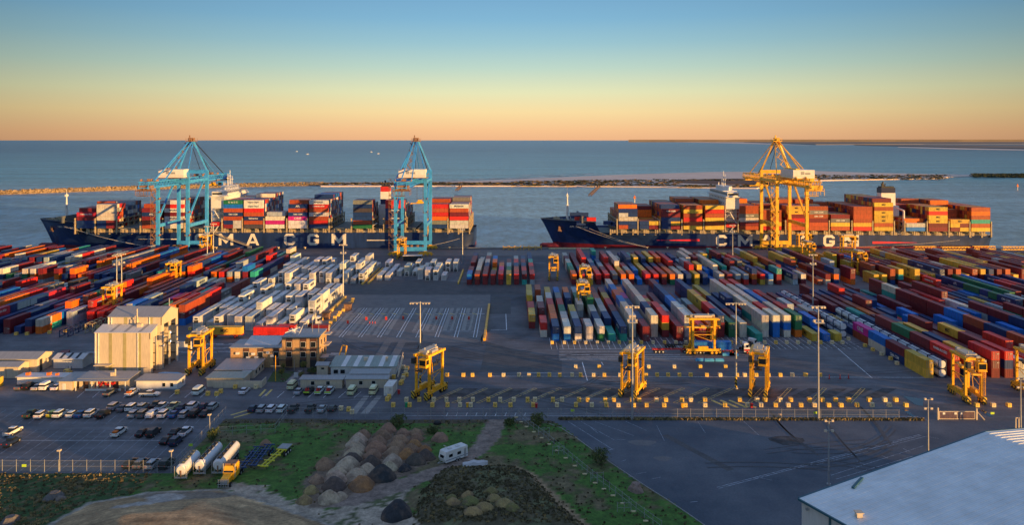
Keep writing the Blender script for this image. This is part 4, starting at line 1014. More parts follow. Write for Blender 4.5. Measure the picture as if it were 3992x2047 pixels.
VIS=dec('0,1,1,1,2,1,2,1,1,1,1,1,1,1,1,1,1,1,1,1,1,1,1,1,1,1,1,1,1,1,1,1,1,1,1,1,1,1,1,1,1,1,1,1,1,1,1,1,1,1,1,1,1,1,1,1,1,1,1,1,1,1,1,1,1,1,1,1,1,1,1,1,1,1,1,1,1,1,1,2,2,1,1,1,1,1,1,1,1,1,1,1,1,1,1,1,2,1,2,1,2,1,2,1,2,1,1,1,1,1,2,2,2,2,1,1,1,2,1,2,1,2,1,2,1,2,1,1,1,1,3,2,2,2,2,1,1,1,1,2,2,2,2,1,1,1,2,1,2,1,2,1,2,1,1,1,1,1,1,2,2,2,2,2,2,1,2,2,2,1,1,1,1,1,2,1,2,1,2,1,1,1,1,1,1,1,1,1,2,2,3,2,1,2,2,2,2,2,1,1,1,1,2,1,2,1,1,1,1,1,1,1,2,1,3,2,1,1,1,1,1,1,1,3,3,3,3,3,1,1,1,3,3,3,3,3,1,1,1,3,8,1,3,2,2,2,1,1,1,2,2,2,2,1,1,1,2,2,2,1,1,1,1,1,1,2,2,2,2,2,2,2,1,1,1,1,1,1,1,1,1,1,1,1,1,1,1,1,1,2,2,2,2,2,2,2,2,1,1,1,1,1,1,1,1,1,1,1,1,1,1,2,1,2,1,2,1,2,2,2,2,2,1,1,1,1,1,3,3,4,2,2,2,2,1,1,6,2,2,2,1,2,2,1,1,1,1,2,2,3,3,3,2,1,1,1,1,2,1,2,1,2,2,1,1,1,1,2,2,1,1,7,1,1,1,3,2,3,2,2,1,2,1,1,1,1,1,2,4,1,1,1,2,1,5,1,2,1,2,1,2,1,1,1,1,1,1,1,2,1,2,1,1,1,1,18,2,4,7,2,3,2,5,1,2,1,2,1,2,2,2,1,2,1,2,15,2,2,1,2,7,1,3,7,1,1,1,1,1,1,7,1,1,1,1,1,1,1,1,1,7,1,1,1,1,1,7,1,1,1,1,1,1,1,1,1,1,1,8,1,1,1,12,2,2,2,2,6,2,2,2,6,1,13,1,2,13,2,1,1,27,2,1,1,1,1,1,1,1,1,1,1,1,1,1,1,1,1,2,1,1,1,1,1,1,1,1,2,1,1,1,1,1,1,2,2,1,1,1,1,2,2,2,1,1,2,2,2,2,1,2,2,2,2,1,1,1,1,2,2,2,1,1,2,1,1,2,1,1,2,1,1,1,1,1,1,1,1,1,1,1,1,1,1,1,1,1,1,1,1,1,1,1,1,1,1,1,1,1,2,1,1,1,1,1,1,1,1,1,1,1,2,1,1,1,1,2,1,1,1,1,2,2,1,2,1,1,1,2,2,2,1,2,1,1,1,2,2,1,2,1,3,1,1,2,2,3,2,2,2,2,1,1,1,1,2,1,1,1,1,2,2,1,2,2,1,1,2,2,2,1,3,2,1,1,2,2,2,1,3,2,1,2,2,2,1,3,3,1,2,2,1,2,1,3,2,1,2,2,3,2,2,1,1,2,1,2,1,2,2,2,1,1,2,1,5,2,1,2,2,2,2,1,3,3,1,1,1,1,1,2,1,2,1,5,1,2,5,3,2,1,1,1,1,2,2,1,1,2,1,1,1,2,1,1,1,1,2,1,1,1,1,2,2,1,3,1,1,5,1,4,6,1,1,2,2,2,2,1,1,1,3,2,1,2,1,2,1,2,1,1,1,1,2,1,3,2,1,1,1,7,1,2,6,1,2,1,2,1,1,1,1,1,3,3,3,1,1,1,1,1,1,1,3,1,1,2,1,2,1,1,1,1,1,1,1,3,8,1,1,2,1,4,1,1,1,1,1,1,1,1,1,1,1,1,1,1,1,1,2,1,1,1,2,1,3,1,2,1,1,1,5,2,1,2,2,10,2,1,1,1,3,3,2,2,6,1,1,4,2,2,2,1,2,2,4,2,2,2,2,1,2,1,2,1,2,1,2,1,2,1,2,1,2,1,2,1,3,3,3,3,3,3,2,1,3,3,3,8,7,3,3,3,3,2,1,9,3,1,1,1,2,1,2,1,2,1,10,1,3,3,3,2,4,1,3,3,3,4,2,1,3,3,3,3,3,2,1,2,5,3,3,3,2,1,3,3,22,3,3,3,3,2,2,2,5,3,3,3,3,2,1,2,7,3,3,3,3,2,1,6,3,3,11,3,3,3,12,3,54,21,18,1,1,1,1,1,1,1,1,1,1,1,1,1,1,1,1,1,3,4,3,2,3,2,2,2,2,2,2,2,2,2,1,1,2,1,2,2,2,1,2,1,2,2,1,2,1,2,2,4,2,4,2,2,2,2,2,2,2,2,2,1,1,2,2,2,2,1,1,2,1,2,2,2,1,2,1,1,1,1,1,2,1,2,1,1,1,3,2,2,1,1,1,1,1,1,2,1,2,2,1,3,3,3,2,1,2,1,1,1,2,2,2,6,1,3,2,3,1,1,2,2,2,2,2,1,1,1,2,2,2,2,1,2,2,1,2,1,2,1,2,1,2,10,3,6,3,3,3,2,6,3,3,3,2,24,3,19,2,15,1,9,2,2,13,1,2,1,394,1,1,1,1,1,1,1,1,1,2,1,1,1,1,2,2,1,2,2,1,1,2,2,1,1,2,4,1,1,2,1,2,1,2,1,2,1,2,1,1,1,2,9,1,2,2,3,3,1,1,2,2,2,2,2,4,2,2,1,2,1,2,1,1,1,1,1,1,2,1,2,1,3,3,2,1,1,1,1,3,3,3,7,1,1,3,3,3,4,2,12,2,2,2,2,2,2,2,2,2,1,2,1,2,1,2,1,2,1,1,1,2,1,1,1,2,1,1,1,1,1,1,1,1,1,1,2,1,2,1,2,1,2,1,2,1,2,1,2,1,2,3,3,3,11,1,2,15,1,2,2,1,3,2,1,2,1,2,1,2,1,2,2,2,2,13,1,1,2,1,3,3,3,3,3,1,1,2,2,5,3,3,1,1,1,2,1,4,1,5,3,3,2,2,4,2,1,1,1,6,2,2,2,2,6,1,2,2,2,2,2,2,2,1,3,2,1,2,1,2,1,2,1,1,1,6,2,3,3,3,2,2,6,1,3,3,3,1,1,1,2,1,3,3,8,2,1,3,3,3,10,1,12,3,3,3,3,4,2,15,2,7,8,1,3,3,3,11,2,21,2,1,3,3,28,3,3,3,30,16,1,20,220,1,1,1,2,3,1,2,2,1,1,1,1,1,1,1,2,2,1,3,1,2,2,2,1,1,1,1,1,2,2,2,2,1,1,1,1,2,1,1,2,1,1,2,1,2,2,1,1,1,1,1,2,1,2,2,1,1,1,1,1,1,1,2,2,1,1,3,3,1,1,1,1,1,1,1,1,1,1,1,1,1,2,2,1,1,1,2,2,1,1,1,1,1,1,3,1,1,2,3,2,2,1,1,1,2,2,1,1,1,1,1,2,2,1,1,1,2,1,1,2,1,1,1,1,1,1,1,1,1,3,1,1,1,1,2,2,1,1,1,1,1,1,1,1,1,1,1,1,1,1,1,1,1,1,1,1,1,1,1,1,1,1,1,1,1,1,1,1,1,1,1,1,1,1,1,1,1,1,1,1,5,10,15,16,18,6,1,1,1,1,1,1,1,1,1,1,1,1,1,1,1,1,1,1,1,1,1,1,1,1,1,1,1,1,1,1,1,1,1,1,1,1,1,1,1,1,1,1,1,1,1,1,1,1,1,1,1,1,1,1,1,1,1,1,1,1,1,1,1,1,1,1,1,1,1,1,1,1,1,1,1,1,1,1,1,1,4,9,1,1,1,1,1,1,1,1,1,1,1,12,18,18,43,1,1,1,1,1,1,1,1,1,1,1,1,1,1,1,1,1,1,1,1,1,1,1,1,1,1,1,1,1,1,1,1,1,1,1,1,1,1,1,1,1,1,1,1,1,1,1,1,1,1,1,1,1,1,1,1,1,1,1,1,1,1,1,1,1,1,1,1,1,1,1,1,1,1,1,1,1,1,1,1,1,1,1,1,1,1,1,1,1,1,1,1,1,1,1,1,1,1,1,1,1,1,1,1,1,1,1,1,1,1,1,1,1,1,1,1,1,1,1,1,1,1,1,1,20,7,14,7,21,21,22,1,1,1,1,1,1,1,1,1,1,1,1,1,3,1,1,1,1,4,1,1,1,4,1,1,1,4,1,1,1,4,1,1,1,4,1,1,1,4,1,1,1,4,1,1,1,1,4,1,1,1,1,4,1,1,1,1,4,1,1,1,1,4,1,1,1,1,4,1,1,1,1,4,1,1,1,1,3,1,1,1,1,1,1,1,1,1,1,1,1,1,1,1,1,4,17,1,1,1,1,1,1,1,1,1,1,1,1,14,7,7,7,27,1,1,1,1,1,1,1,1,1,1,1,1,1,1,1,1,1,1,1,1,1,1,1,1,1,1,1,1,1,1,1,1,1,1,1,1,1,1,1,1,1,1,4,5,1,1,1,1,1,1,1,1,1,1,1,1,1,1,1,1,1,1,1,1,1,1,1,1,1,1,1,1,1,1,1,1,1,1,1,1,1,1,1,1,1,1,1,1,1,1,1,1,1,1,1,1,1,1,1,1,1,1,1,1,1,1,1,9,1,1,1,1,1,1,1,1,1,1,1,1,1,1,1,1,1,1,1,1,1,1,1,1,1,1,1,1,1,1,1,1,1,1,1,8,1,1,1,1,1,1,1,1,1,1,1,1,1,1,1,1,1,7,1,1,1,1,1,1,1,4,1,1,1,1,1,1,1,4,1,1,1,1,1,1,1,1,1,1,1,1,8,1,1,1,1,1,1,7,1,1,1,1,1,1,1,1,1,1,1,1,1,4,2,1,1,1,1,1,1,7,1,1,1,1,6,1,1,1,1,5,1,1,1,1,1,6,1,1,1,1,6,1,1,1,1,1,13,1,1,1,1,1,13,6,1,20,1,7,14,25,1,1,1,1,1,18,1,1,1,1,1,1,12,13,1,1,1,1,1,1,7,21,1,1,1,1,1,1,1,15,1,1,1,1,1,1,1,6,1,1,1,1,1,1,7,1,1,1,1,1,6,2,1,1,1,1,2,1,1,1,1,6,1,1,1,1,4,1,1,1,1,5,1,1,1,5,1,1,1,4,1,1,1,1,1,1,2,6,4,5,1,1,10,15,11,1,1,1,1,1,1,1,1,1,1,1,1,1,1,1,1,1,1,1,1,1,1,1,1,8,1,1,1,1,2,1,1,1,1,2,1,1,1,1,8,1,1,1,1,2,1,1,1,1,2,1,1,1,1,6,5,1,5,1,6,5,1,1,1,1,1,1,1,1,1,1,1,1,1,1,1,1,1,1,1,1,1,1,1,1,1,5,1,6,6,12,6,1,6,1,6,1,6,1,7,6,1,6,1,6,1,1,1,1,1,1,1,1,1,1,1,1,1,1,1,1,1,1,1,12,6,1,7,6,1,6,1,6,1,6,1,6,1,7,14,7,7,1,1,1,1,1,1,1,1,1,1,1,1,1,1,1,1,1,1,1,1,1,1,1,1,1,1,1,1,1,1,1,1,1,1,1,1,1,1,1,1,1,1,1,1,1,1,1,1,1,1,1,1,1,1,1,1,1,1,1,1,1,1,1,1,1,1,1,1,1,1,1,1,1,1,1,1,1,1,1,1,1,1,1,1,1,1,1,1,1,5,1,1,6,1,6,1,1,1,1,1,1,1,1,1,1,1,1,1,1,1,1,15,1,6,6,6,6,6,6,6,12,13,1,1,1,1,1,1,1,1,1,1,1,1,1,1,1,1,1,1,1,1,1,1,1,2,3,1,5,1,5,1,5,1,5,1,5,1,1,6,1,6,1,6,1,6,1,6,1,6,1,6,1,1,1,1,1,1,1,1,1,1,1,8,9,1,6,6,12,1,6,1,7,14,7,14,1,1,1,1,1,1,1,1,8,12,12,1,15,6,18,1,1,1,1,1,1,1,1,1,1,1,1,4,1,1,5,1,4,1,1,4,1,1,4,1,1,4,1,1,4,1,1,4,1,1,4,1,1,4,1,1,5,1,5,1,5,1,12,1,1,1,1,1,1,1,1,1,1,1,1,1,1,1,6,1,1,7,1,6,1,1,6,1,1,7,1,7,1,6,1,1,7,1,6,1,1,6,1,1,7,1,7,1,6,1,1,7,1,7,1,1,1,1,1,1,1,1,1,1,1,1,1,1,1,1,1,1,1,1,1,3,7,1,1,12,18,13,1,1,1,1,1,1,1,1,1,1,1,3,1,1,1,3,1,1,1,4,1,1,3,1,1,1,3,1,1,1,4,1,1,3,1,1,1,3,1,1,1,3,1,1,1,12,6,1,7,6,1,6,1,1,1,1,1,1,1,1,1,6,7,1,5,16,1,7,7,6,1,6,1,7,14,1,1,1,1,1,1,3,1,1,1,4,1,1,3,1,1,1,4,1,1,4,1,1,5,1,6,6,5,1,18,24,1,1,1,1,1,1,1')

def tankmesh():
    b=MB(); b.cyl((0,-2.9,1.3),(0,2.9,1.3),1.12,n=16); b.cyl((0,-3.0,1.3),(0,-2.9,1.3),.95,1.12,16); b.cyl((0,2.9,1.3),(0,3.0,1.3),1.12,.95,16); b.box(-.3,.3,-2.6,2.6,2.38,2.48)
    return b.mesh('tank_shell','tank',False)
def framemesh():
    b=MB(); l=3.03
    for x in (-1.15,1.15):
        for y in (-l+.07,l-.07): b.box(x-.07,x+.07,y-.07,y+.07,0,2.59)
        for z in (.08,2.51): b.box(x-.06,x+.06,-l,l,z-.08,z+.08)
    for y in (-l+.07,l-.07):
        for z in (.08,2.51): b.box(-1.15,1.15,y-.06,y+.06,z-.08,z+.08)
    return b.mesh('tank_frame','navy')
TM,FM=tankmesh(),framemesh()
def reefunit():
    b=MB(); b.box(-1.0,1.0,-.07,0,.2,2.4); return b.mesh('cooling_unit','white')
def reefdark():
    b=MB(); b.box(-.8,.8,-.12,-.07,.25,1.15); b.box(-.6,.6,-.12,-.07,1.4,2.0); return b.mesh('cooling_grille','dark')
RU,RD=reefunit(),reefdark(); DM=doors('door_bars')
def isreef(c): return c['c']=='R'
allc=[c for c in CONTS]
for i,c in enumerate(allc): c['i']=i
def size(c): return c['L']*1.0/max(c['Y'],1)**2
if KEEP is None:
    dry=sorted([c for c in allc if c['c'] not in 'RT'],key=lambda c:-size(c)-(1e9 if c['ship'] and c['Y']<519 else 0))
    KEEP=set(c['i'] for c in dry[:300])|set(c['i'] for c in allc if c['c'] in 'RT')
seen={}
bulk=[MB(),MB()]
IDMAP={}
for c in allc:
    col=PAL.get(c['c'],(.7,.7,.68)); 
    if c['c'] in 'RWT': col=R.choice([(.66,.66,.64),(.6,.61,.6),(.7,.69,.66),(.55,.56,.55)])
    col=jit(col,.14 if c['c'] not in 'RWT' else .05)
    if c['i'] not in KEEP:
        L=LEN[c['L']]; hx,hy=(L/2,1.2) if c['rz'] else (1.2,L/2); X,Y,z=c['X'],c['Y'],c['z']; b=bulk[1 if c['ship'] else 0]
        b.box(X-hx+.04,X+hx-.04,Y-hy+.04,Y+hy-.04,z+.05,z+2.55,col); b.box(X-hx,X+hx,Y-hy,Y+hy,z+2.45,z+2.57,tuple(q*.8 for q in col)); continue
    if c['c']=='T':
        t=thing('tank_container',c['label'],'tank container',(c['X'],c['Y'],c['z']),0,'tank containers'); mo('tank_shell',TM,t); mo('frame',FM,t); IDMAP[t.name]=c['i']; continue
    R_=c['c']=='R'
    ln_=LEN[c['L']]
    o=mo('refrigerated_container' if R_ else 'shipping_container',ME[c['L']],None,(c['X'],c['Y'],c['z']),rad(c['rz']),col)
    IDMAP[o.name]=c['i']
    tag(o,c['label'],'refrigerated container' if R_ else 'container','white refrigerated containers' if R_ else ('containers stacked on the ships' if c['ship'] else 'containers stacked in the yard'))
    if R_:
        if R.random()<.55: mo('cooling_unit',RU,o,(0,-ln_/2,0)); mo('cooling_grille',RD,o,(0,-ln_/2,0))
        else: mo('door_bars',DM,o,(0,-ln_/2+6.03,0))
    elif not c['ship'] and R.random()<.45: mo('door_bars',DM,o,(0,-ln_/2+6.03,0))
    tx=c['txt']
    if not c['ship'] and not R_: tx=autotxt({'c':c['c']}['c']) if R.random()<.7 else None
    if tx and tx in STYLE and c['L']==20 and tx in('ham','hap','mae'): tx=None
    if tx and tx in STYLE:
        s,sz,mt,sx=STYLE[tx]; sz=sz*(1 if c['L']==40 else .72)
        if c['c'] in 'rc' and tx=='mae': mt='white'
        if c['c'] in 'm' and tx=='hap': mt='white'
        me=logo(s,sz,mt,sx)
        if c['ship']:
            q=mo('lettering',me,o,(-1.28,0,1.3),rad(-90))
        else:
            # lettering on the long wall that faces the open middle of the yard
            sd=-1 if c['X']>0 else 1; q=mo('lettering',me,o,(sd*1.28,0,1.35),rad(90)*sd)
for b,nm,lab in ((bulk[0],'container_stacks','far rows of mixed stacked containers filling both sides of the yard'),(bulk[1],'deck_container_stacks','inner stacks of mixed containers on the decks of both ships')):
    if b.v:
        o=b.obj(nm,'contst'); o['kind']='stuff'; o['label']=lab; o['category']='containers'
for o in [o for o in C.objects if o.name.startswith('sea')]: pass
MAT['redk']=MAT['red']
# ---------------------------------------------------------------- buildings
def wb(px,py,X1=None,Y1=None): pass
def shed(name,label,x0,x1,y0,y1,h,ridge,wall,roof,axis='x',over=.4,cat='building',extra=None,door=None):
    """gabled/mono shed; axis = ridge direction; ridge = extra height at ridge (neg: slopes to front)"""
    t=thing(name,label,cat,((x0+x1)/2,(y0+y1)/2,0)); w=(x1-x0)/2; d=(y1-y0)/2
    b=MB(); 
    if axis=='x' and ridge>0:
        b.add([(-w,-d,0),(-w,d,0),(-w,d,h),(-w,0,h+ridge),(-w,-d,h),(w,-d,0),(w,d,0),(w,d,h),(w,0,h+ridge),(w,-d,h)],[(0,4,3,2,1),(5,6,7,8,9),(0,5,9,4),(1,2,7,6),(2,3,8,7),(3,4,9,8),(0,1,6,5)])
    elif axis=='y' and ridge>0:
        b.add([(-w,-d,0),(w,-d,0),(w,-d,h),(0,-d,h+ridge),(-w,-d,h),(-w,d,0),(w,d,0),(w,d,h),(0,d,h+ridge),(-w,d,h)],[(0,1,2,3,4),(9,8,7,6,5),(0,4,9,5),(1,6,7,2),(2,7,8,3),(3,8,9,4),(0,5,6,1)])
    else:
        r=-ridge; b.add([(-w,-d,0),(w,-d,0),(w,d,0),(-w,d,0),(-w,-d,h),(w,-d,h),(w,d,h+r),(-w,d,h+r)],[(0,3,2,1),(4,5,6,7),(0,1,5,4),(1,2,6,5),(2,3,7,6),(3,0,4,7)])
    b.obj('wall',wall,t)
    b=MB(); e=over; tk=.12
    def slab(p):
        b.add([(x,y,z+.02) for x,y,z in p]+[(x,y,z+.02+tk) for x,y,z in p],[(3,2,1,0),(4,5,6,7),(0,1,5,4),(1,2,6,5),(2,3,7,6),(3,0,4,7)])
    if axis=='x' and ridge>0:
        k=ridge/d; slab([(-w-e,-d-e,h-e*k),(w+e,-d-e,h-e*k),(w+e,0,h+ridge),(-w-e,0,h+ridge)]); slab([(-w-e,0,h+ridge),(w+e,0,h+ridge),(w+e,d+e,h-e*k),(-w-e,d+e,h-e*k)])
    elif axis=='y' and ridge>0:
        k=ridge/w; slab([(-w-e,-d-e,h-e*k),(0,-d-e,h+ridge),(0,d+e,h+ridge),(-w-e,d+e,h-e*k)]); slab([(0,-d-e,h+ridge),(w+e,-d-e,h-e*k),(w+e,d+e,h-e*k),(0,d+e,h+ridge)])
    else:
        r=-ridge; slab([(-w-e,-d-e,h),(w+e,-d-e,h),(w+e,d+e,h+r),(-w-e,d+e,h+r)])
    b.obj('roof',roof,t)
    return t,w,d
def win(t,x,y,z,w,h,side='f',n='window'):
    f=MB(); g=MB(); e=.05
    if side=='f': f.box(x-w/2-.08,x+w/2+.08,y-.06,y,z-.08,z+h+.08); g.box(x-w/2,x+w/2,y-.09,y-.06,z,z+h)
    else: f.box(y,y+.06,x-w/2-.08,x+w/2+.08,z-.08,z+h+.08); g.box(y+.06,y+.09,x-w/2,x+w/2,z,z+h)
    o=f.obj(n,'white',t); g.obj('pane','glass',o)
# big maintenance hangars, built as shells with open east doors
def hangar(label,x0,x1,y0,y1,he,hr,yr,doors_,panels,roofm):
    t=thing('hangar',label,'hangar',((x0+x1)/2,(y0+y1)/2,0)); w=(x1-x0)/2; d=(y1-y0)/2; cy=(y0+y1)/2; r=yr-cy
    wt=.25; b=MB(); b.box(-w,w-wt,-d,-d+wt,0,he).box(-w,w-wt,d-wt,d,0,he if hr>he+.9 else hr)
    b.add([(-w+wt,-d+wt,0),(-w+wt,d-wt,0),(-w+wt,d-wt,he),(-w+wt,r,hr-.1),(-w+wt,-d+wt,he),(-w,-d+wt,0),(-w,d-wt,0),(-w,d-wt,he),(-w,r,hr-.1),(-w,-d+wt,he)],[(0,1,2,3,4),(9,8,7,6,5)])
    b.obj('wall','cream',t)
    # east gable: columns and head
    b=MB(); edges=[-d]; 
    for a,c in doors_: edges+=[a,c]
    edges.append(d); dh=he*.84
    for i in range(0,len(edges),2): b.box(w-wt,w,edges[i],edges[i+1],0,dh)
    hl=lambda y: he+(hr-he)*( (y+d)/(r+d) if y<r else (d-y)/(d-r) )
    ys=[-d,r,d] if r<d-.01 else [-d,d]
    vs=[(w-wt,y,dh) for y in ys]+[(w-wt,y,(he if y in(-d,) else hr if y==r or len(ys)==2 else he)-.02) for y in ys]; n=len(ys)
    vs2=[(w,y,z) for _,y,z in vs]
    b.add(vs+vs2,[tuple(list(range(n))[::-1]+list(range(n,2*n))),tuple([2*n+i for i in range(n)]+[3*n+n-1-i for i in range(n)])]+[(n-1-i,n-2-i,3*n-2-i,3*n-1-i) for i in range(n-1)])
    b.obj('gable_wall','cream',t)
    b=MB(); e=.35; tk=.15
    def slab(p): b.add(p+[(x,y,z+tk) for x,y,z in p],[(3,2,1,0),(4,5,6,7),(0,1,5,4),(1,2,6,5),(2,3,7,6),(3,0,4,7)])
    k=(hr-he)/(r+d); slab([(-w-e,-d-e,he-e*k),(w+e,-d-e,he-e*k),(w+e,r,hr),(-w-e,r,hr)])
    if r<d-.01: slab([(-w-e,r,hr),(w+e,r,hr),(w+e,d,he),(-w-e,d,he)])
    b.obj('roof',roofm,t)
    b=MB()
    for u in panels:
        x=-w+2*w*u; b.box(x-.5,x+.5,-d-.03,-d,0.2,he-.1); 
    b.obj('cladding_strip','strip',t)
    b=MB()
    for u in panels:
        x=-w+2*w*u; k=(hr-he)/(r+d); 
        b.add([(x-.45,-d,he+tk+.02),(x+.45,-d,he+tk+.02),(x+1.2,r,hr+tk+.02),(x+.3,r,hr+tk+.02)],[(0,1,2,3)])
    b.obj('roof_light','roofg',t)
    b=MB()
    for z in range(2,int(dh),3): b.box(-w+.3,w-.6,d-wt-.15,d-wt-.02,z,z+.25); b.box(-w+.26,-w+.5,-d+.3,d-.3,z,z+.25)
    b.obj('wall_girts','dark',t)
    b=MB(); b.box(-w+.3,w-.3,-d+.3,d-.3,.01,.05); b.obj('floor_slab','oil',t)
    for a,c in doors_:
        for z in (6.2,9.0) if he>14 else (8.6,): MB().box(w-1.2,w-.9,(a+c)/2-.25,(a+c)/2+.25,z,z+.4).obj('lamp','lamp',t)
    MB().cyl((-w-.1,-d-.1,0),(-w-.1,-d-.1,he),.12,n=6).cyl((w*.55,-d-.12,0),(w*.55,-d-.12,he),.14,n=6).cyl((-w+.9,-d-.12,0),(-w+.9,-d-.12,he),.12,n=6).obj('downpipe','white',t)
    return t,w,d
MAT['strip']=M('olive_roof_light_strip',(.4,.36,.18),.5,0,.1)
t,w,d=hangar('tallest cream hangar with open bays on its right end, behind the slightly lower one',-122.9,-106.8,242.75,254.6,16,17.9,248.8,[(-4.3,-.6),(.4,4.6)],(.32,.8),'roofg')
MB().cyl((.8,-d-.4,12),(.8,-d-.4,18.5),.18,n=6).box(-1.4,.9,-d-.3,-d,13.2,15.2).obj('vent_stack','cream',t)
MB().box(-6,-4.6,1,2,17.6,18.5).cyl((w-1.5,3,16.8),(w-1.5,3,20),.15,n=6).obj('roof_vent','steel',t)
t,w,d=hangar('cream hangar with four tall wall panels in front of the tallest one',-124.3,-108,237.8,242.6,12.4,13.7,242.6,[(-.6,1.9)],(.27,.53,.8),'roofw')
MB().box(2.8,4.2,.4,1.6,13,14.3).box(1.6,1.8,1.6,1.8,13.4,16.5).obj('roof_vent','cream',t)
MB().box(-7.6,-2.8,-4.8,-2.4,3,3.2).obj('lean_to_canopy','cream',t)
t=thing('wing_frame','white portal frame beside the right end of the tall hangar','frame',(-103.5,252,0)); MB().box(-2.6,2.2,-.2,0,4.4,6.2).box(-2.6,-2.2,-.2,.2,0,4.4).box(1.8,2.2,-.2,.2,0,4.4).obj('panel','white',t)
# canteen with verandah
t,w,d=shed('canteen','low grey-roofed canteen with open verandah and red furniture before the hangar',-121.6,-107.5,223.8,229.4,2.8,-.35,'cream','roofg')
MB().box(-w-.4,w+.4,-d-2.3,-d-.4,2.72,2.84).obj('verandah_roof','roofg',t)
for x in (-w+.1,-w+4.6,-1,2.6,w-.2): MB().box(x-.1,x+.1,-d-2.1,-d-1.9,0,2.72).obj('verandah_post','white',t)
for i in range(14): x=-2.2+i*.4; z=R.uniform(.4,1.7); MB().box(x-.18,x+.18,-d-.5,-d-.15,z,z+.6).obj('red_chair','red',t)
MB().box(-w+1.2,-w+2.6,-d-.08,-d-.02,0,2.1).box(w-4.6,w-3,-d-.08,-d-.02,0,2.2).obj('door','brownp',t)
MB().box(-w+3,w-1.2,-d-2.6,-d-2.4,.2,.7).obj('planter_wall','white',t); MB().box(1,2,-1.4,-.4,3.1,4.1).cyl((2.2,-1,3.1),(2.2,-1,5),.2,n=6).obj('cooler','cream',t)
t,w,d=shed('hut','small cream hut with brown roof left of the canteen',-126.3,-122.6,222,230,2.6,-.1,'cream','roofg'); MB().box(-.9,0,-d-.06,-d,0,2).obj('door','white',t)
t,w,d=shed('site_office','long white site office behind the row of five parked vehicles',-140.8,-127.4,226.6,230,2.4,-.1,'white','roofw'); MB().box(-5,-4,-.6,.4,2.5,3.3).box(1,2,-.6,.4,2.5,3.3).box(3.5,4.2,-.6,.2,2.5,3.1).obj('roof_cooler','orange',t)
t,w,d=shed('shed','pale blue shed with dark roof lights left of the hangars',-140.3,-131.4,243.7,249.7,2.9,.9,'roofw','roofw')
b=MB()
for x in (-2.4,0,2.5): b.add([(x-.4,-d,3.06),(x+.4,-d,3.06),(x+.4,-.1,3.98),(x-.4,-.1,3.98)],[(0,1,2,3)])
b.obj('roof_light','dark',t)
t,w,d=shed('store','grey gabled store at far left, rear one of two',-158,-142.6,239,247,4.2,1.1,'cream','roofg','x'); MB().box(w,w+.05,-2.6,-1.2,0,3.6).obj('door','dark',t)
t,w,d=shed('store','cream gabled store cut by the left edge, front one of two',-164,-144.8,233.6,238.8,3.4,.7,'cream','roofg','x')
b=MB(); 
for x in (-6,-3,0,3,6): b.box(x-.05,x+.05,-d-.04,-d,0,3.3)
b.obj('wall_joint','brown',t)
def gcon(label,x,y,code,rz,L=20,nm='shipping_container',tx=None):
    o=mo(nm,ME[L],None,(x,y,.02),rad(rz),jit(PAL[code],.05)); tag(o,label,'container','containers stacked in the yard'); mo('door_bars',DM,o,(0,-LEN[L]/2+6.03,0)); return o
gcon('dull red container with pale doors right of the two grey stores',-142,252.5,'m',20)
gcon('white container with logo doors at the right end of the demountable offices',-33.6,220.5,'W',-4)
gcon('dark yellow container cut by the left edge in front of the store',-146.2,224,'y',0)
t,w,d=shed('demountable','white demountable office with grey roof and two dark windows, right of canteen',-104.8,-93.5,222.2,227.9,2.7,-.1,'white','roofg'); win(t,w-3.6,-d,1.1,.8,1.0); win(t,w-1.4,-d,1.1,.8,1.0); win(t,1,w,1,.8,1.0,'s')
MB().box(-w,w,-d-.05,-d,0,.5).obj('skirting','roofg',t)
t,w,d=shed('carport','flat green-roofed carport behind the cream wall',-86.4,-76,225.4,231,2.5,-.05,'cream','roofgr')
t=thing('garden_wall','long low cream wall in front of the carport','wall',(-77.8,224.6,0)); MB().box(-6.4,7.3,-.15,.15,0,1.9).box(7.1,7.3,.15,4,0,1.9).obj('panel','cream',t)
t,w,d=shed('workshop','grey-roofed low workshop in front of the brick office wing',-86.8,-75.6,233.4,243,2.5,-.5,'cream','roofg'); 
for i,x in enumerate((-3,0,3)): win(t,x,w,.9,1.2,1.0,'s')
MB().box(w-3.2,w-.4,-d-1,-d,2.3,2.4).obj('awning','white',t)
# brick office
t=thing('brick_office','tan brick office block with dark panels, taller right part with cluttered flat roof','office',(-65,249.7,0))
MB().box(-5.6,5.6,-5.2,5.3,0,9.2).obj('wall','brick',t); MB().box(-5.8,5.8,-5.4,5.5,9.22,9.5).obj('roof','roofg',t)
MB().box(-21.4,-5.62,-5.2,4.5,0,6.0).obj('wing_wall','brick',t); MB().box(-21.8,-5.7,-5.5,4.7,6.02,6.3).obj('wing_roof','roofg',t)
MB().add([(-18,-3,6.35),(-7.5,-3,6.35),(-7.5,4,7.6),(-18,4,7.6),(-18,4,6.35),(-7.5,4,6.35)],[(0,1,2,3),(0,3,4),(1,5,2),(3,2,5,4)]).obj('wing_roof_slope','roofw',t)
for x in (-3.4,.9,4.6-.6):
    MB().box(x-1,x+1,-5.28,-5.2,.3,9.0).obj('dark_panel','brownp',t)
    for z in (6.3,3.3): win(t,x,-5.28,z,1.5,1.6)
MB().box(-.2,1.9,-5.36,-5.28,.0,2.4).box(3.1,5,-5.36,-5.28,0,2.4).obj('door','dark',t)
for x in (-16.6,-12.2,-7.4):
    MB().box(x-.9,x+.9,-5.28,-5.2,.3,5.9).obj('dark_panel','brownp',t); win(t,x,-5.28,3.2,1.5,1.6)
for x,z in ((-19.2,4.1),(-14.4,3.9),(-9.9,4.3),(-8.6,3.3)): MB().box(x-.5,x+.5,-5.7,-5.2,z,z+.7).obj('air_conditioner','white',t)
for x in (-15.9,-13.4): MB().box(x-.55,x+.55,-5.9,-5.2,2.0,3.5).obj('air_conditioner','white',t)
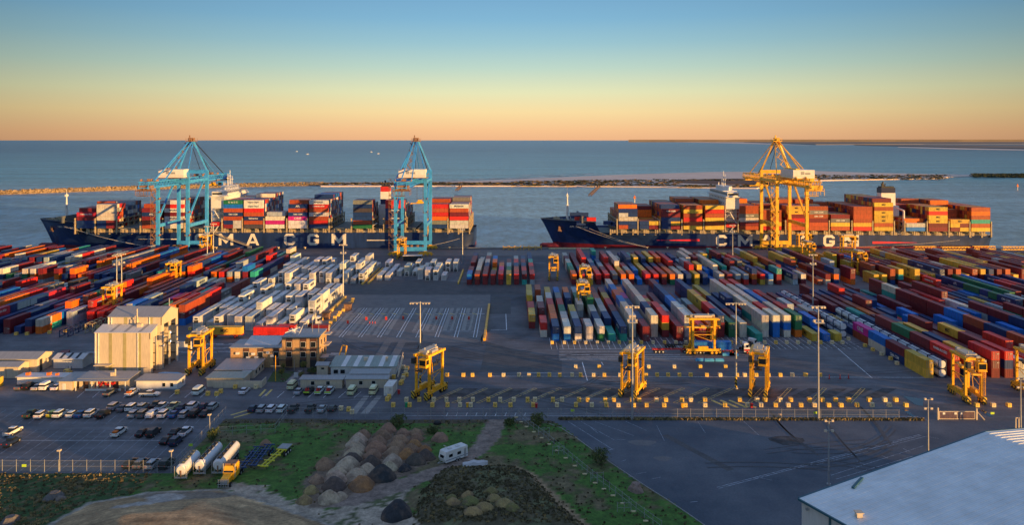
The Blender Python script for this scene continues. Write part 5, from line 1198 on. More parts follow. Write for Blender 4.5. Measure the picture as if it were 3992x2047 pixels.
for y,z in ((-2,6.4),(-1,3.2),(2,6),(2,3)): win(t,y,5.6,z,1.3,1.5,'s')
MB().box(5.6,7.6,1.2,4.6,8.5,8.7).box(5.6,7.4,0,4.6,5.4,5.6).obj('sun_shade','cream',t)
b=MB(); 
for i in range(5): b.cyl((-5+R.uniform(0,3),-3+R.uniform(0,5),9.5),(-5+R.uniform(0,3),-3+R.uniform(0,5),11),.06,n=5)
b.cyl((-3.5,0,9.5),(-3.5,0,10.6),.8,.5,10).cyl((-2.6,-2,9.5),(-2.6,-2,10.5),.5,.3,8); b.beam((-5,-4,10.4),(-1,-1,11.4),.15); b.beam((-1,-4,9.5),(0,-1,12.5),.15); b.beam((.2,-1,12.4),(1,-1,12.8),.3); b.obj('roof_plant','white',t)
for x,y,h in ((2.2,1,13),(4.4,0,12.6),(-.6,3,12.5)): MB().cyl((x,y,9.5),(x,y,h),.06,n=5).obj('antenna','steel',t)
MB().box(5.7,8,-4,0,2.6,2.8).beam((8,-4,2.8),(10.5,-1,2.8),.2).box(8,13,-1,1.5,2.6,2.75).obj('covered_walkway','roofg',t)
MB().beam((10.5,-4,0),(11.5,2,5),.3).beam((11.5,2,5),(13,1,5),.3).beam((13,1,5),(13,-3,1),.35).obj('yellow_stair_rail','yel',t)
t=thing('shade_sail','dark shade sail stretched in front of the brick office entrance','shade sail',(-69,242.5,0)); MB().add([(-3,-1.6,2.9),(3,-1.2,3.4),(2.2,1.8,2.5),(-2.6,1.6,2.6)],[(0,1,2,3)]).obj('canvas','dark',t); MB().cyl((-3,-1.6,0),(-3,-1.6,2.9),.07,n=6).cyl((3,-1.2,0),(3,-1.2,3.4),.07,n=6).obj('posts','steel',t)
# demountables right
t,w,d=shed('demountable','cream demountable with two dark windows behind the three red-loaded utes',-59.5,-47.8,224,227.2,2.5,-.12,'cream','roofg'); win(t,-2.4,-d,1.0,1,1); win(t,1.9,-d,1.0,1,1)
t,w,d=shed('demountable','cream demountable with two windows behind the two white vans',-46.8,-35.2,224.4,227.4,2.5,-.12,'cream','roofg'); win(t,-1.6,-d,1.0,1,1); win(t,2,-d,1.0,1,1)
t,w,d=shed('demountable','brown-roofed demountable wedged between two rows of offices',-46.4,-35.5,228.4,232.4,2.8,-.1,'cream','roofg')
t,w,d=shed('long_office','long office with grey-green roof and five white roof lights',-53.5,-34.6,235.4,243.5,2.9,-.9,'white','roofgr',over=.5)
for x in (-8,-6): win(t,x,-d,.9,1.3,1.1)
b=MB()
for x in (-5.8,-2.3,1.2,5.2,9.0-.6):
    b.add([(x-.7,-d-.4,3.08),(x+.7,-d-.4,3.08),(x+.75,d+.3,3.95),(x-.65,d+.3,3.95)],[(0,1,2,3)])
b.obj('roof_light','white',t); MB().box(-.5,.5,0,1,3.5,4.4).box(6,6.6,0,1,3.5,4.6).obj('roof_cooler','cream',t)
MB().beam((w+1,-d-1,0),(w+1.6,d-2,4.4),.35,.6).beam((w+1,-d-1,1.2),(w+1.6,d-2,5.5),.12).obj('access_stair','cream',t)
t,w,d=shed('hut','small tall grey-roofed hut at the left end of the long office',-57.6,-54.4,235,238.4,3.4,.5,'cream','roofg')
MB().box(-.3,.6,-d-.06,-d,2.2,2.7).obj('window','glass',t)
# big warehouse lower right
def wh():
    A=Vector((48.0,133.2,0)); u=Vector((.9136,.4066,0)); v=Vector((.4066,-.9136,0)); W=46.5; W2=65; L=150; e=9.9; r=14.1
    t=thing('warehouse','large white-roofed warehouse filling the lower right corner','warehouse',A)
    def P(a,c,z): q=u*a+v*c; return (q.x,q.y,z)
    b=MB(); n=8
    b.add([P(.3,.3,0),P(W2-.3,.3,0),P(W2-.3,.3,12.2),P(W,.3,r-.1),P(.3,.3,e-.1),P(.3,L,0),P(W2-.3,L,0),P(W2-.3,L,12.2),P(W,L,r-.1),P(.3,L,e-.1)],[(0,1,2,3,4),(9,8,7,6,5),(0,4,9,5),(1,6,7,2),(0,5,6,1)])
    b.obj('wall','whwall',t)
    b=MB()
    def slab(p): b.add(p+[(x,y,z+.12) for x,y,z in p],[(3,2,1,0),(4,5,6,7),(0,1,5,4),(1,2,6,5),(2,3,7,6),(3,0,4,7)])
    slab([P(0,0,e),P(W,0,r),P(W,L,r),P(0,L,e)][::-1]); slab([P(W,0,r),P(W2,0,12.4),P(W2,L,12.4),P(W,L,r)][::-1])
    q=1.1
    while q<L: b.beam(P(.1,q,e+.15),P(W,q,r+.15),.12,.07); b.beam(P(W,q,r+.15),P(W2,q,12.55),.12,.07); q+=1.1
    ro=b.obj('roof','whroof',t)
    b=MB(); b.beam(P(0,-.1,e),P(W,-.1,r),.35,.3); b.beam(P(W,-.1,r),P(W2,-.1,12.4),.35,.3); b.obj('verge_trim','darkteal',t)
    b=MB(); b.beam(P(-.15,0,e-.05),P(-.15,L,e-.05),.3,.3); b.obj('gutter','darkteal',t)
    MB().box(0,0,0,0,0,0) if False else None
    b=MB(); p=P(3.2,9.5,10.35); b.box(p[0]-.45,p[0]+.45,p[1]-.45,p[1]+.45,p[2],p[2]+.7); b.box(p[0]-.6,p[0]+.6,p[1]-.6,p[1]+.6,p[2]+.7,p[2]+.85); b.obj('roof_vent','cream',t)
    b=MB(); b.beam(P(13.5,.8,11.35),P(9.5,2.5,11.0),.5,.35); b.obj('ridge_duct','darkteal',t)
    b=MB(); b.beam(P(.22,6.5,0),P(.22,6.5,e),.3); b.obj('downpipe','darkteal',t)
    for c in (1.8,10.5): 
        p=P(.2,c,8.7); MB().box(p[0]-.35,p[0],p[1]-.25,p[1]+.25,p[2],p[2]+.3).obj('wall_lamp','steel',t)
MAT['darkteal']=M('teal_trim',(.03,.12,.16),.5)
def whm():
    m,nt,b=nmat('warehouse_sheet'); g=coords(nt,'Object'); 
    mp=nt.nodes.new('ShaderNodeMapping'); mp.inputs['Rotation'].default_value=(0,0,rad(-24)); nt.links.new(g,mp.inputs['Vector'])
    w=nt.nodes.new('ShaderNodeTexWave'); w.inputs['Scale'].default_value=.8; w.bands_direction='Y'; nt.links.new(mp.outputs['Vector'],w.inputs['Vector'])
    c=mul(nt,w.outputs['Fac'],(.84,.87,.86),.9,1.03,0,1); c=mul(nt,noise(nt,.25,5,g,.6),c,.9,1.1); nt.links.new(c,b.inputs['Base Color']); b.inputs['Roughness'].default_value=.45; return m
MAT['whroof']=whm(); MAT['whwall']=M('warehouse_wall',(.7,.68,.66),.6,0,.06,2,(1,1,.2))
wh()
# builder for unseen sheds meant to shade the foreground; none is placed
def off_shed(lab,x,y,w,d,h,rz):
    t=thing('warehouse',lab,'warehouse',(x,y,0),rad(rz)); MB().loft([(-d/2,0,w/2),(-d/2,h,w/2),(0,h+2,w/2),(d/2,h,w/2),(d/2,0,w/2)]).obj('wall','whwall',t); MB().loft([(-d/2-.4,h,w/2+.4),(0,h+2.2,w/2+.4),(d/2+.4,h,w/2+.4),(0,h+2.05,w/2+.4)]).obj('roof','roofw',t)
#OFFSHEDS
# yellow container racks and reefer gantries
def rack(lab,X,Y0,Y1,h=1.2,m='block',dx=0):
    t=thing('barrier_wall',lab,'barrier',(X,Y0,0)); b=MB(); n=max(2,int((Y1-Y0)/2.6))
    for i in range(n):
        y=(Y1-Y0)*i/n; b.box(-.4,.4,y,y+2.4,0,h)
    b.obj('blocks',m,t)
    return t
rack('long yellow barrier between the two far reefer blocks, left one',-72.2,384,432,.9,'block'); rack('long yellow barrier between the two far reefer blocks, right one',-69.6,386,430,.9,'block')
rack('yellow barrier at the right side of the reefer block by the centre mast',-26,386,425,.9,'block')
rack('yellow barrier along the right edge of the front reefers',-73.5,296,352,1.0,'block')
for i in range(15):
    y=285+i*4.4; tag(MB().box(-.55,.55,-.55,.55,0,1.1).obj('barrier_block','block',None,(-69+ (i%2)*.5+R.uniform(-.3,.3),y,0)),'yellow block, %s from the near end beside the front reefers'%od(i+1),'barrier block','yellow concrete barrier blocks')
rack('long yellow barrier down the right side of the marked truck bays',-9.6,277,336,1.0,'yel')
# lashing cages, tank hulk, blue cage, frames in the left yard
def cage(lab,name,x,y,w,l,h,mat,rz=0):
    t=thing(name,lab,'frame rack',(x,y,0),rad(rz)); b=MB()
    n=int(l/3)
    for i in range(n+1):
        yy=-l/2+l*i/n
        for sx in (-w/2,w/2): b.box(sx-.12,sx+.12,yy-.12,yy+.12,0,h)
        b.box(-w/2,w/2,yy-.1,yy+.1,h-.15,h)
        if i<n: b.beam((w/2,yy,.2),(w/2,yy+l/n,h-.2),.14); b.beam((-w/2,yy,h-.2),(-w/2,yy+l/n,.2),.14)
    for sx in (-w/2,w/2): b.box(sx-.12,sx+.12,-l/2,l/2,h-.2,h); b.box(sx-.12,sx+.12,-l/2,l/2,0,.2)
    b.obj('frame',mat,t)
cage('dark steel rack in the left container block beside twin masts','steel_rack',-150,322,2.6,24,4.6,'brown'); cage('tan lattice rack in front of red containers, left yard','steel_rack',-153,296,2.6,16,3.4,'deckb')
cage('blue lattice frame lying in front of the left block','steel_rack',-159,291,3,17,2.4,'navy'); cage('tan lattice frame behind the tall hangar','steel_rack',-129,268,3,6,3.2,'scrub')
# spreaders and fences on the quay between the ships
for i,x in enumerate((-4,0,4,9,13,17)):
    t=thing('spreader_frame','yellow spreader frame parked on the quay, %s from the left between the ships'%od(i+1),'spreader',(x,507,0),0,'spreaders parked on the quay'); MB().box(-1.8,1.8,-1,1,1.4,1.9).box(-1.8,-1.5,-1,1,0,2.6).box(1.5,1.8,-1,1,0,2.6).beam((-1.6,-1,.2),(1.6,-1,2.4),.18).obj('frame','yeld',t)
for i,(x,y,l) in enumerate(((262,505,14),(280,503,18),(300,506,14),(318,504,16))):
    t=thing('boom_section','long tan steel section lying on the quay by the right ship stern, %s of four'%od(i+1),'steel section',(x,y,0),0,'steel sections on the quay'); b=MB()
    for z in (.3,2.2): b.box(-l/2,l/2,-1,-.7,z,z+.3); b.box(-l/2,l/2,.7,1,z,z+.3)
    for k in range(int(l/2)): b.beam((-l/2+2*k,-.85,.4),(-l/2+2*k+1,-.85,2.4),.2); b.beam((-l/2+2*k+1,-.85,2.4),(-l/2+2*k+2,-.85,.4),.2)
    b.obj('lattice','yeld',t)
t=thing('quay_hut','small dark booth with pale roof on the quay behind the centre reefers','hut',(-57.6,462,0)); MB().box(-5,5,-2,2,0,2.8).obj('wall','dark',t); MB().box(-5.5,5.5,-2.5,2.5,2.8,3.1).obj('roof','roofw',t)
for i,(x,y) in enumerate(((-75.5,311),(-70.3,327))):
    t=thing('reefer_booth','small brown booth beside the front reefers, %s'%('nearer' if i==0 else 'farther'),'booth',(x+3,y,0)); MB().box(-1.3,1.3,-1.5,1.5,0,2.6).obj('wall','brown',t); MB().box(-1.6,1.6,-1.8,1.8,2.6,2.8).obj('roof','wood',t)
# ---------------------------------------------------------------- barrier blocks
bm=MB(); bm.box(-.5,.5,-.5,.5,0,1.02); BM=bm.mesh('barrier_block','block'); bm=MB(); bm.box(-.5,.5,-.5,.5,0,1.02); BW=bm.mesh('barrier_block','blockw')
em=MB(); em.box(-.09,.09,-.02,0,.42,.62); EM=em.mesh('lifting_eye','dark')
def blocks(pts,where):
    for i,(x,y) in enumerate(pts):
        p=G(x,y); o=mo('barrier_block',BM if R.random()<.62 else BW,None,(p.x,p.y+.5,0),R.uniform(-.12,.12)); o.scale=(1,1,1)
        tag(o,'yellowish block, %s from left, %s'%(od(i+1),where),'barrier block','yellow concrete barrier blocks'); mo('lifting_eye',EM,o,(0,-.5,0))
blocks([(2155+43.6*i+R.uniform(-3,3),1342) for i in range(27)],'row before the front container block')
blocks([(x,1437) for x in (2245,2336,2529,2630,2731,2830)],'sparse row beyond the long one')
blocks([(x,1470) for x in (1585,1742,1806,1842,1910,1963,2023,2063,2100,2142,2183,2231,2264,2315,2357,2418,2520,2563,2606,2650,2694,2757,2809,2875,2905,2950,2997,3044,3091,3143,3199)],'long row behind foreground carriers')
blocks([(x,1568) for x in (1584,1634,1690,1740,1790,1843,1904,1950,2003,2057,2086,2156,2192,2258,2292,2360,2394,2465,2492,2560,2597,2660,2695,2750,2886,2953,2985,3043,3085,3158,3208,3260,3311,3392,3452,3495)],'back row of two behind the wire fence')
blocks([(x,1589) for x in (1532,1596,1685,1744,1793,1835,1930,1990,2079,2172,2246,2308,2365,2412,2471,2522,2590,2673,2750,2828,2917,2969,3026,3075,3125,3178,3233,3281,3344,3403,3470,3535,3812,3876,3937)],'front row of two behind the wire fence')
blocks([(x,y) for x,y in ((1328,1602),(1358,1606),(1371,1616),(1509,1566),(1516,1556))],'scattered at the left end of the wire fence')
blocks([(688,1538),(808,1544),(842,1545),(858,1535),(915,1517),(996,1517)],'between the parked vans and the offices')
blocks([(1571,1440),(1587,1444),(1583,1452),(1580,1463),(1573,1475),(1571,1483),(1566,1497),(1561,1503),(1534,1478)],'of the cluster right of the long office')
blocks([(60,1308),(102,1308),(154,1302),(190,1302),(253,1296),(327,1286),(379,1282)],'at the near edge of the left container block')
blocks([(739,1288),(777,1289)],'in front of the nearest reefers')
blocks([(3375,1354),(3405,1370),(3440,1388),(3475,1405),(3500,1424),(3310,1328)],'along the left side of the long right block')
blocks([(2075,1352),(2705,1345)][:0],'')
for i,(x,y) in enumerate(((1356,1262),(1428,1248),(1505,1247),(1572,1245),(1637,1245),(1701,1246),(1763,1246),(1828,1246))):
    p=G(x,y); t=thing('bay_kiosk','small red kiosk at the head of the truck bays, %s from the left'%od(i+1),'kiosk',p,0,'kiosks of the truck bays'); MB().box(-.35,.35,-.3,.3,0,1.1).obj('cabinet','redk',t); MB().box(-.42,.42,-.36,.36,1.1,1.2).obj('canopy','orange',t)
for i,(x,y,c) in enumerate(((1441,1262,'red'),(1452,1262,'red'),(1462,1262,'red'),(3233,1478,'red'),(3275,1478,'red'),(3308,1477,'red'))):
    t=thing('traffic_cone','red traffic post, %s of the three %s'%(od(i%3+1),'in the truck bays' if i<3 else 'right of the long block row'),'traffic cone',G(x,y),0,'red traffic posts'); MB().cyl((0,0,0),(0,0,1.3 if i>2 else .9),.22,.05,8).obj('cone','red',t); MB().cyl((0,0,0),(0,0,.06),.35,n=8).obj('cone_base','dark',t)
for lab,x,y,m in (('green wheelie bin beside the blocks at the wire fence',1584,1588,'green'),('yellow bin left of a block in the front row, mid fence',1822,1588,'yel'),('red bin beside a block in the front row, left part of fence',2091,1590,'red'),('red bin beside a block in the front row, below the right carrier',2930,1590,'red'),('yellow bin beside a block in the front row, below the middle carrier',2660,1589,'yel'),('red drum beside the white container',1555,1536,'red')):
    t=thing('bin',lab,'bin',G(x,y)); MB().loft([(-.3,0,.25),(-.35,1,.32),(.35,1.05,.32),(.3,0,.25)]).obj('body',m,t); MB().box(-.36,.36,-.4,.4,1.05,1.12).obj('lid',m,t)
MAT['redk']=MAT['red']
for i,(x,y,l) in enumerate(((2728,1408,2.6),(2765,1409,3),(2805,1409,2.8),(2840,1387,4),(2860,1387,3))):
    tag(MB().box(-l/2,l/2,-.45,.45,0,.55).box(-l/2+.1,l/2-.1,-.25,.25,.55,.85).obj('water_barrier','skyblue',None,G(x,y)),'sky blue plastic barrier on the truck lane, %s from the left'%od(i+1),'barrier','sky blue plastic barriers')
# ---------------------------------------------------------------- cars
def vehmesh():
    V={}
    def P(*a): return list(a)
    V['sedan']=dict(body=[(-2.3,.3,.82),(-2.38,.75,.86),(-2.25,1.0,.82),(-1.6,1.03,.82),(1.0,1.0,.82),(2.0,.84,.8),(2.32,.62,.76),(2.32,.3,.76)],gl=[(-1.85,1.02,.76),(-1.05,1.42,.6),(.2,1.43,.6),(1.15,.98,.76)],roof=[(-1.1,1.4,.61),(-1.0,1.47,.56),(.1,1.48,.56),(.25,1.41,.61)],wr=.33,wb=1.38)
    V['wagon']=dict(body=[(-2.35,.32,.84),(-2.4,.8,.87),(-2.35,1.08,.84),(1.0,1.03,.84),(2.0,.88,.8),(2.32,.65,.76),(2.32,.32,.76)],gl=[(-2.3,1.06,.78),(-1.95,1.55,.63),(.25,1.57,.63),(1.15,1.02,.78)],roof=[(-2.0,1.53,.64),(-1.9,1.62,.58),(.15,1.63,.58),(.3,1.54,.64)],wr=.34,wb=1.4)
    V['suv']=dict(body=[(-2.35,.4,.9),(-2.4,.9,.93),(-2.35,1.2,.9),(1.0,1.15,.9),(2.1,1.0,.86),(2.4,.75,.82),(2.4,.4,.82)],gl=[(-2.3,1.18,.84),(-2.05,1.75,.7),(.3,1.77,.7),(1.15,1.14,.84)],roof=[(-2.1,1.73,.71),(-2.0,1.83,.65),(.2,1.84,.65),(.35,1.74,.71)],wr=.39,wb=1.45)
    V['hatch']=dict(body=[(-1.95,.3,.8),(-2.0,.75,.84),(-1.9,1.05,.8),(.9,1.0,.8),(1.75,.82,.76),(1.98,.6,.72),(1.98,.3,.72)],gl=[(-1.85,1.03,.74),(-1.45,1.45,.6),(.2,1.47,.6),(1.05,.99,.74)],roof=[(-1.5,1.43,.61),(-1.4,1.51,.56),(.1,1.52,.56),(.25,1.44,.61)],wr=.31,wb=1.2)
    V['van']=dict(body=[(-2.5,.35,.88),(-2.55,.8,.92),(-2.5,1.25,.9),(1.7,1.2,.9),(2.35,1.0,.84),(2.5,.7,.8),(2.5,.35,.8)],gl=[(-2.48,1.23,.88),(-2.4,1.75,.82),(1.05,1.78,.8),(1.8,1.18,.86)],roof=[(-2.42,1.72,.84),(-2.3,2.2,.68),(.6,2.22,.66),(1.1,1.75,.82)],wr=.36,wb=1.55)
    V['ute']=dict(body=[(-2.6,.45,.84),(-2.65,.9,.88),(-2.6,1.12,.86),(-.75,1.14,.86),(1.1,1.12,.86),(2.2,1.0,.84),(2.5,.75,.8),(2.5,.42,.8)],gl=[(-.85,1.12,.8),(-.7,1.6,.68),(.6,1.62,.66),(1.3,1.11,.8)],roof=[(-.75,1.58,.69),(-.6,1.7,.62),(.45,1.7,.6),(.65,1.6,.67)],wr=.39,wb=1.55)
    return V
VM={}
for k,v in vehmesh().items():
    d={}
    d['body']=MB().loft(v['body']).loft(v['roof']).mesh(k+'_body','car'); d['glass']=MB().loft(v['gl']).mesh(k+'_glass','glass')
    r=v['wr']; d['wheel']=MB().cyl((-.12,0,0),(.12,0,0),r,n=12).mesh('car_wheel','tyre'); d['rim']=MB().cyl((-.14,0,0),(.14,0,0),r*.55,n=8).mesh('car_rim','steel'); d['wb']=v['wb']; d['r']=r; d['w']=v['body'][0][2]-.08
    l=v['body'][1][0]; f=v['body'][-2][0]
    d['tl']=MB().box(-.12,.12,-.03,.03,-.09,.09).mesh('tail_light','red'); d['hl']=MB().box(-.16,.16,-.03,.03,-.08,.08).mesh('headlight','white'); d['ly']=l; d['fy']=f; d['lz']=v['body'][1][1]
    if k=='ute': d['tray']=MB().box(-.74,.74,-2.52,-.9,1.13,1.17).mesh('tray_bed','dark')
    d['pillar']=MB().box(-.01,.01,-.01,.01,0,.01).mesh('x','dark'); VM[k]=d
CC={'white':(.78,.79,.8),'silver':(.4,.43,.46),'grey':(.16,.17,.18),'black':(.02,.021,.025),'navy':(.02,.035,.09),'blue':(.03,.12,.32),'yellow':(.6,.58,.05),'green':(.04,.07,.06),'cream':(.7,.72,.45),'red':(.4,.03,.03)}
LAB={'sedan':'sedan','wagon':'station wagon','suv':'off-roader','hatch':'hatchback','van':'van','ute':'pickup'}
def car(kind,col,px,py,where,rz=4,extra=None,near=True):
    d=VM[kind]; p=G(px,py); off=2.4 if near else 0
    t=thing('parked_'+LAB[kind].replace(' ','_').replace('station_wagon','station_wagon'),'%s %s %s'%(col,LAB[kind],where),LAB[kind],(p.x-math.sin(rad(rz%180 if rz%180<90 else 0))*0,p.y+(2.4 if near else 0),0),rad(rz),'cars and vans parked at the terminal')
    c=jit(CC[col],.06); mo('body',d['body'],t,col=c); mo('glass',d['glass'],t)
    for sx in (-1,1):
        for sy in (-1,1):
            w=mo('wheel',d['wheel'],t,(sx*d['w'],sy*d['wb'],d['r'])); mo('rim',d['rim'],w)
        mo('tail_light',d['tl'],t,(sx*.62,d['ly']+.0,d['lz'])); mo('headlight',d['hl'],t,(sx*.55,d['fy'],d['lz']-.12))
    if kind=='ute' and extra!='canopy': mo('tray',d['tray'],t)
    if extra=='canopy': MB().loft([(-2.5,1.12,.8),(-2.4,1.66,.66),(-.8,1.68,.66),(-.7,1.12,.8)]).obj('canopy','white',t)
    if extra=='cones':
        b=MB(); 
        for x,y in ((-.3,-2.2),(.1,-2.2),(-.1,-1.7),(.3,-1.5),(-.35,-1.3)): b.cyl((x,y,1.15),(x,y,1.9),.2,.05,8)
        b.obj('cone_load','red',t); MB().box(-.85,.85,-2.7,-2.62,.75,1.1).obj('reflective_tailgate','lime',t)
    if extra=='load':
        b=MB()
        for i in range(5): b.box(-.5+i*.2,-.35+i*.2,-2.3,-1.2,1.15,1.5)
        b.obj('tray_load','orange',t)
    return t
S=2.862
def z6(x,y): return (x/S,1540+y/S)
rowA=[(285,275,'ute','green',None),(408,280,'wagon','white',None),(535,274,'hatch','yellow',None),(618,277,'suv','white',None),(752,277,'hatch','white',None),(855,274,'sedan','blue',None),(968,272,'suv','white',None),(1100,278,'ute','black',None)]
for i,(x,y,k,c,e) in enumerate(rowA): car(k,c,*z6(x,y),'in the left group of the far car park row, %s from left'%od(i+1),-2,e)
rowB=[(1225,192,'suv','silver'),(1328,205,'sedan','grey'),(1428,202,'suv','white'),(1550,192,'wagon','silver'),(1695,176,'ute','black'),(1762,192,'ute','white'),(1895,187,'ute','cream'),(1992,197,'sedan','navy'),(2110,187,'suv','white'),(2235,187,'hatch','navy'),(2340,187,'wagon','silver')]
for i,(x,y,k,c) in enumerate(rowB): car(k,c,*z6(x,y),'in the rear of two tight rows, %s from left, car park'%od(i+1),-2)
rowC=[(1455,272,'wagon','silver',None),(1553,276,'suv','grey',None),(1660,277,'ute','white','canopy'),(1790,277,'suv','white',None),(1905,277,'sedan','blue',None),(2020,277,'wagon','silver',None),(2135,270,'suv','black',None),(2250,267,'sedan','black',None)]
for i,(x,y,k,c,e) in enumerate(rowC): car(k,c,*z6(x,y),'in the front of two tight rows, %s from left, car park'%od(i+1),-2,e)
for x,y,k,c,e,w in ((75,478,'ute','white',None,'by the left edge of the car park, rear of a pair'),(55,596,'ute','navy',None,'by the left edge of the car park, front of a pair'),(1275,486,'ute','white','load','alone mid car park with an orange load'),
   (1540,488,'sedan','black',None,'left of a dark pair, middle car park row'),(1662,492,'suv','black',None,'right of a dark pair, middle car park row'),(1912,480,'sedan','black',None,'beside a white pickup at the right end of middle row'),(2028,480,'ute','white',None,'at the right end of the middle car park row'),
   (1812,574,'sedan','black',None,'in front of the middle row, left of a navy one'),(1915,592,'suv','navy',None,'in front of the middle row, nearest the fence'),
   (1398,840,'sedan','black',None,'in the nearest row by the front fence, first of four'),(1518,846,'wagon','grey',None,'in the nearest row by the front fence, second of four'),(1655,852,'wagon','silver',None,'in the nearest row by the front fence, third of four'),(1805,850,'suv','black',None,'in the nearest row by the front fence, last of four')):
    car(k,c,*z6(x,y),w,-2,e)
def z2(x,y): return (x/3.68,1300+y/3.68)
for x,y,k,c,w in ((235,830,'sedan','grey','first of five parked before the white site office'),(350,828,'suv','black','second of five parked before the white site office'),(480,836,'sedan','silver','third of five parked before the white site office'),(605,832,'van','white','fourth of five parked before the site office'),(760,838,'sedan','white','last of five parked before the white site office, beside the hut')):
    car(k,c,*z2(x,y),w,-2)
car('ute','grey',*z2(1520,920),'in front of the canteen verandah, tray towards camera',-3); car('ute','white',*z2(1840,922),'left of the broadside pickup near the canteen',-3,'load')
car('ute','white',584,1546,'standing broadside in front of the demountable office',-90,None,False)
def z4(x,y): return (800+x/3.571,1280+y/3.571)
car('van','white',762,1545,'alone beside the yellow blocks and garden wall',-3); car('sedan','white',*z4(505,938),'alone in front of the low cream garden wall',-3)
car('van','cream',*z4(1185,868),'beside the office garden path, leftmost of three people carriers',-3); car('sedan','silver',*z4(1272,946),'left of the three loaded pickups',-3)
for i,x in enumerate((1415,1568,1710)): car('ute',('black','white','white')[i],*z4(x,938),'with red load and lime tailgate, %s of three before the demountable'%od(i+1),-3,'cones')
car('van','cream',1367,1545,'in front of the second demountable, left of a pair',-3); car('van','cream',1452,1543,'in front of the second demountable, right of a pair',-3)
for i,(x,k,c) in enumerate(((625,'hatch','navy'),(755,'wagon','silver'),(888,'wagon','white'),(1035,'wagon','white'),(1195,'ute','black'),(1435,'ute','black'),(1602,'sedan','silver'),(1745,'hatch','black'))):
    car(k,c,*z4(x,1195),'in the row along the back of the grass, %s from left'%od(i+1),-3)
# ---------------------------------------------------------------- trucks and trailers
def wheels(t,ys,w=1.1,r=.5,hub='red'):
    for y in ys:
        for sx in (-1,1): 
            q=MB().cyl((sx*w-.2,y,r),(sx*w+.2,y,r),r,n=12).obj('wheel','tyre',t); MB().cyl((sx*w-.23,y,r),(sx*w+.23,y,r),r*.5,n=8).obj('hub',hub,q)
def trailer(label,x,y,rz,mat,L=12.2,ax=(-4.9,-3.6,-2.3),name='skeletal_trailer',hub='white'):
    t=thing(name,label,'trailer',(x,y,0),rad(rz),'flat and skeletal trailers')
    b=MB(); 
    for sx in (-.45,.45): b.box(sx-.09,sx+.09,-L/2,L/2,1.0,1.3)
    for yy in (-L/2+.1,-L/2+3,0,L/2-3,L/2-.1): b.box(-1.2,1.2,yy-.12,yy+.12,1.15,1.35)
    for i in range(8): b.box(-.45,.45,-L/2+i*L/8,-L/2+i*L/8+.12,1.05,1.25)
    b.box(-.9,-.75,L/2-3,L/2-2.8,.1,1.0); b.box(.75,.9,L/2-3,L/2-2.8,.1,1.0); b.obj('chassis',mat,t); wheels(t,ax,1.05,.5,hub); return t
def boxon(t,code,label,tx=None,L=40,z=1.36,y=0,grp=None):
    # container carried on a trailer stays its own thing
    M_=Matrix.Rotation(t.rotation_euler.z,4,'Z'); p=t.location+ (M_@Vector((0,y,z)))
    o=mo('shipping_container',ME[L],None,p,t.rotation_euler.z,jit(PAL[code],.04)); tag(o,label,'container','containers stacked in the yard')
    if tx: s,sz,mt,sx=STYLE[tx]; mo('lettering',logo(s,sz,mt,sx),o,(1.28,0,1.35),rad(90)); mo('lettering',logo(s,sz,mt,sx),o,(-1.28,0,1.35),rad(-90))
    mo('door_bars',DM,o,(0,-LEN[L]/2+6.03,0)); return o
t=trailer('trailer with red wheels under the yellow container',-101.3,281.5,-90,'red',12.4,(-5,-3.7,3.8,),hub='red'); boxon(t,'y','yellow container with dark emblem on a trailer left of the red one','msc')
t=trailer('trailer with mixed wheels under the red container',-84.9,281.5,-90,'red',12.4,(-5,-3.9,-2.7,3.6,4.8),hub='red'); boxon(t,'r','red ribbed container on a trailer behind the brick office')
gcon('red container on the ground behind the red trailer, left one',-81.6,290,'r',90,20); gcon('red container on the ground behind the red trailer, right one',-69.9,290.5,'m',90,20)
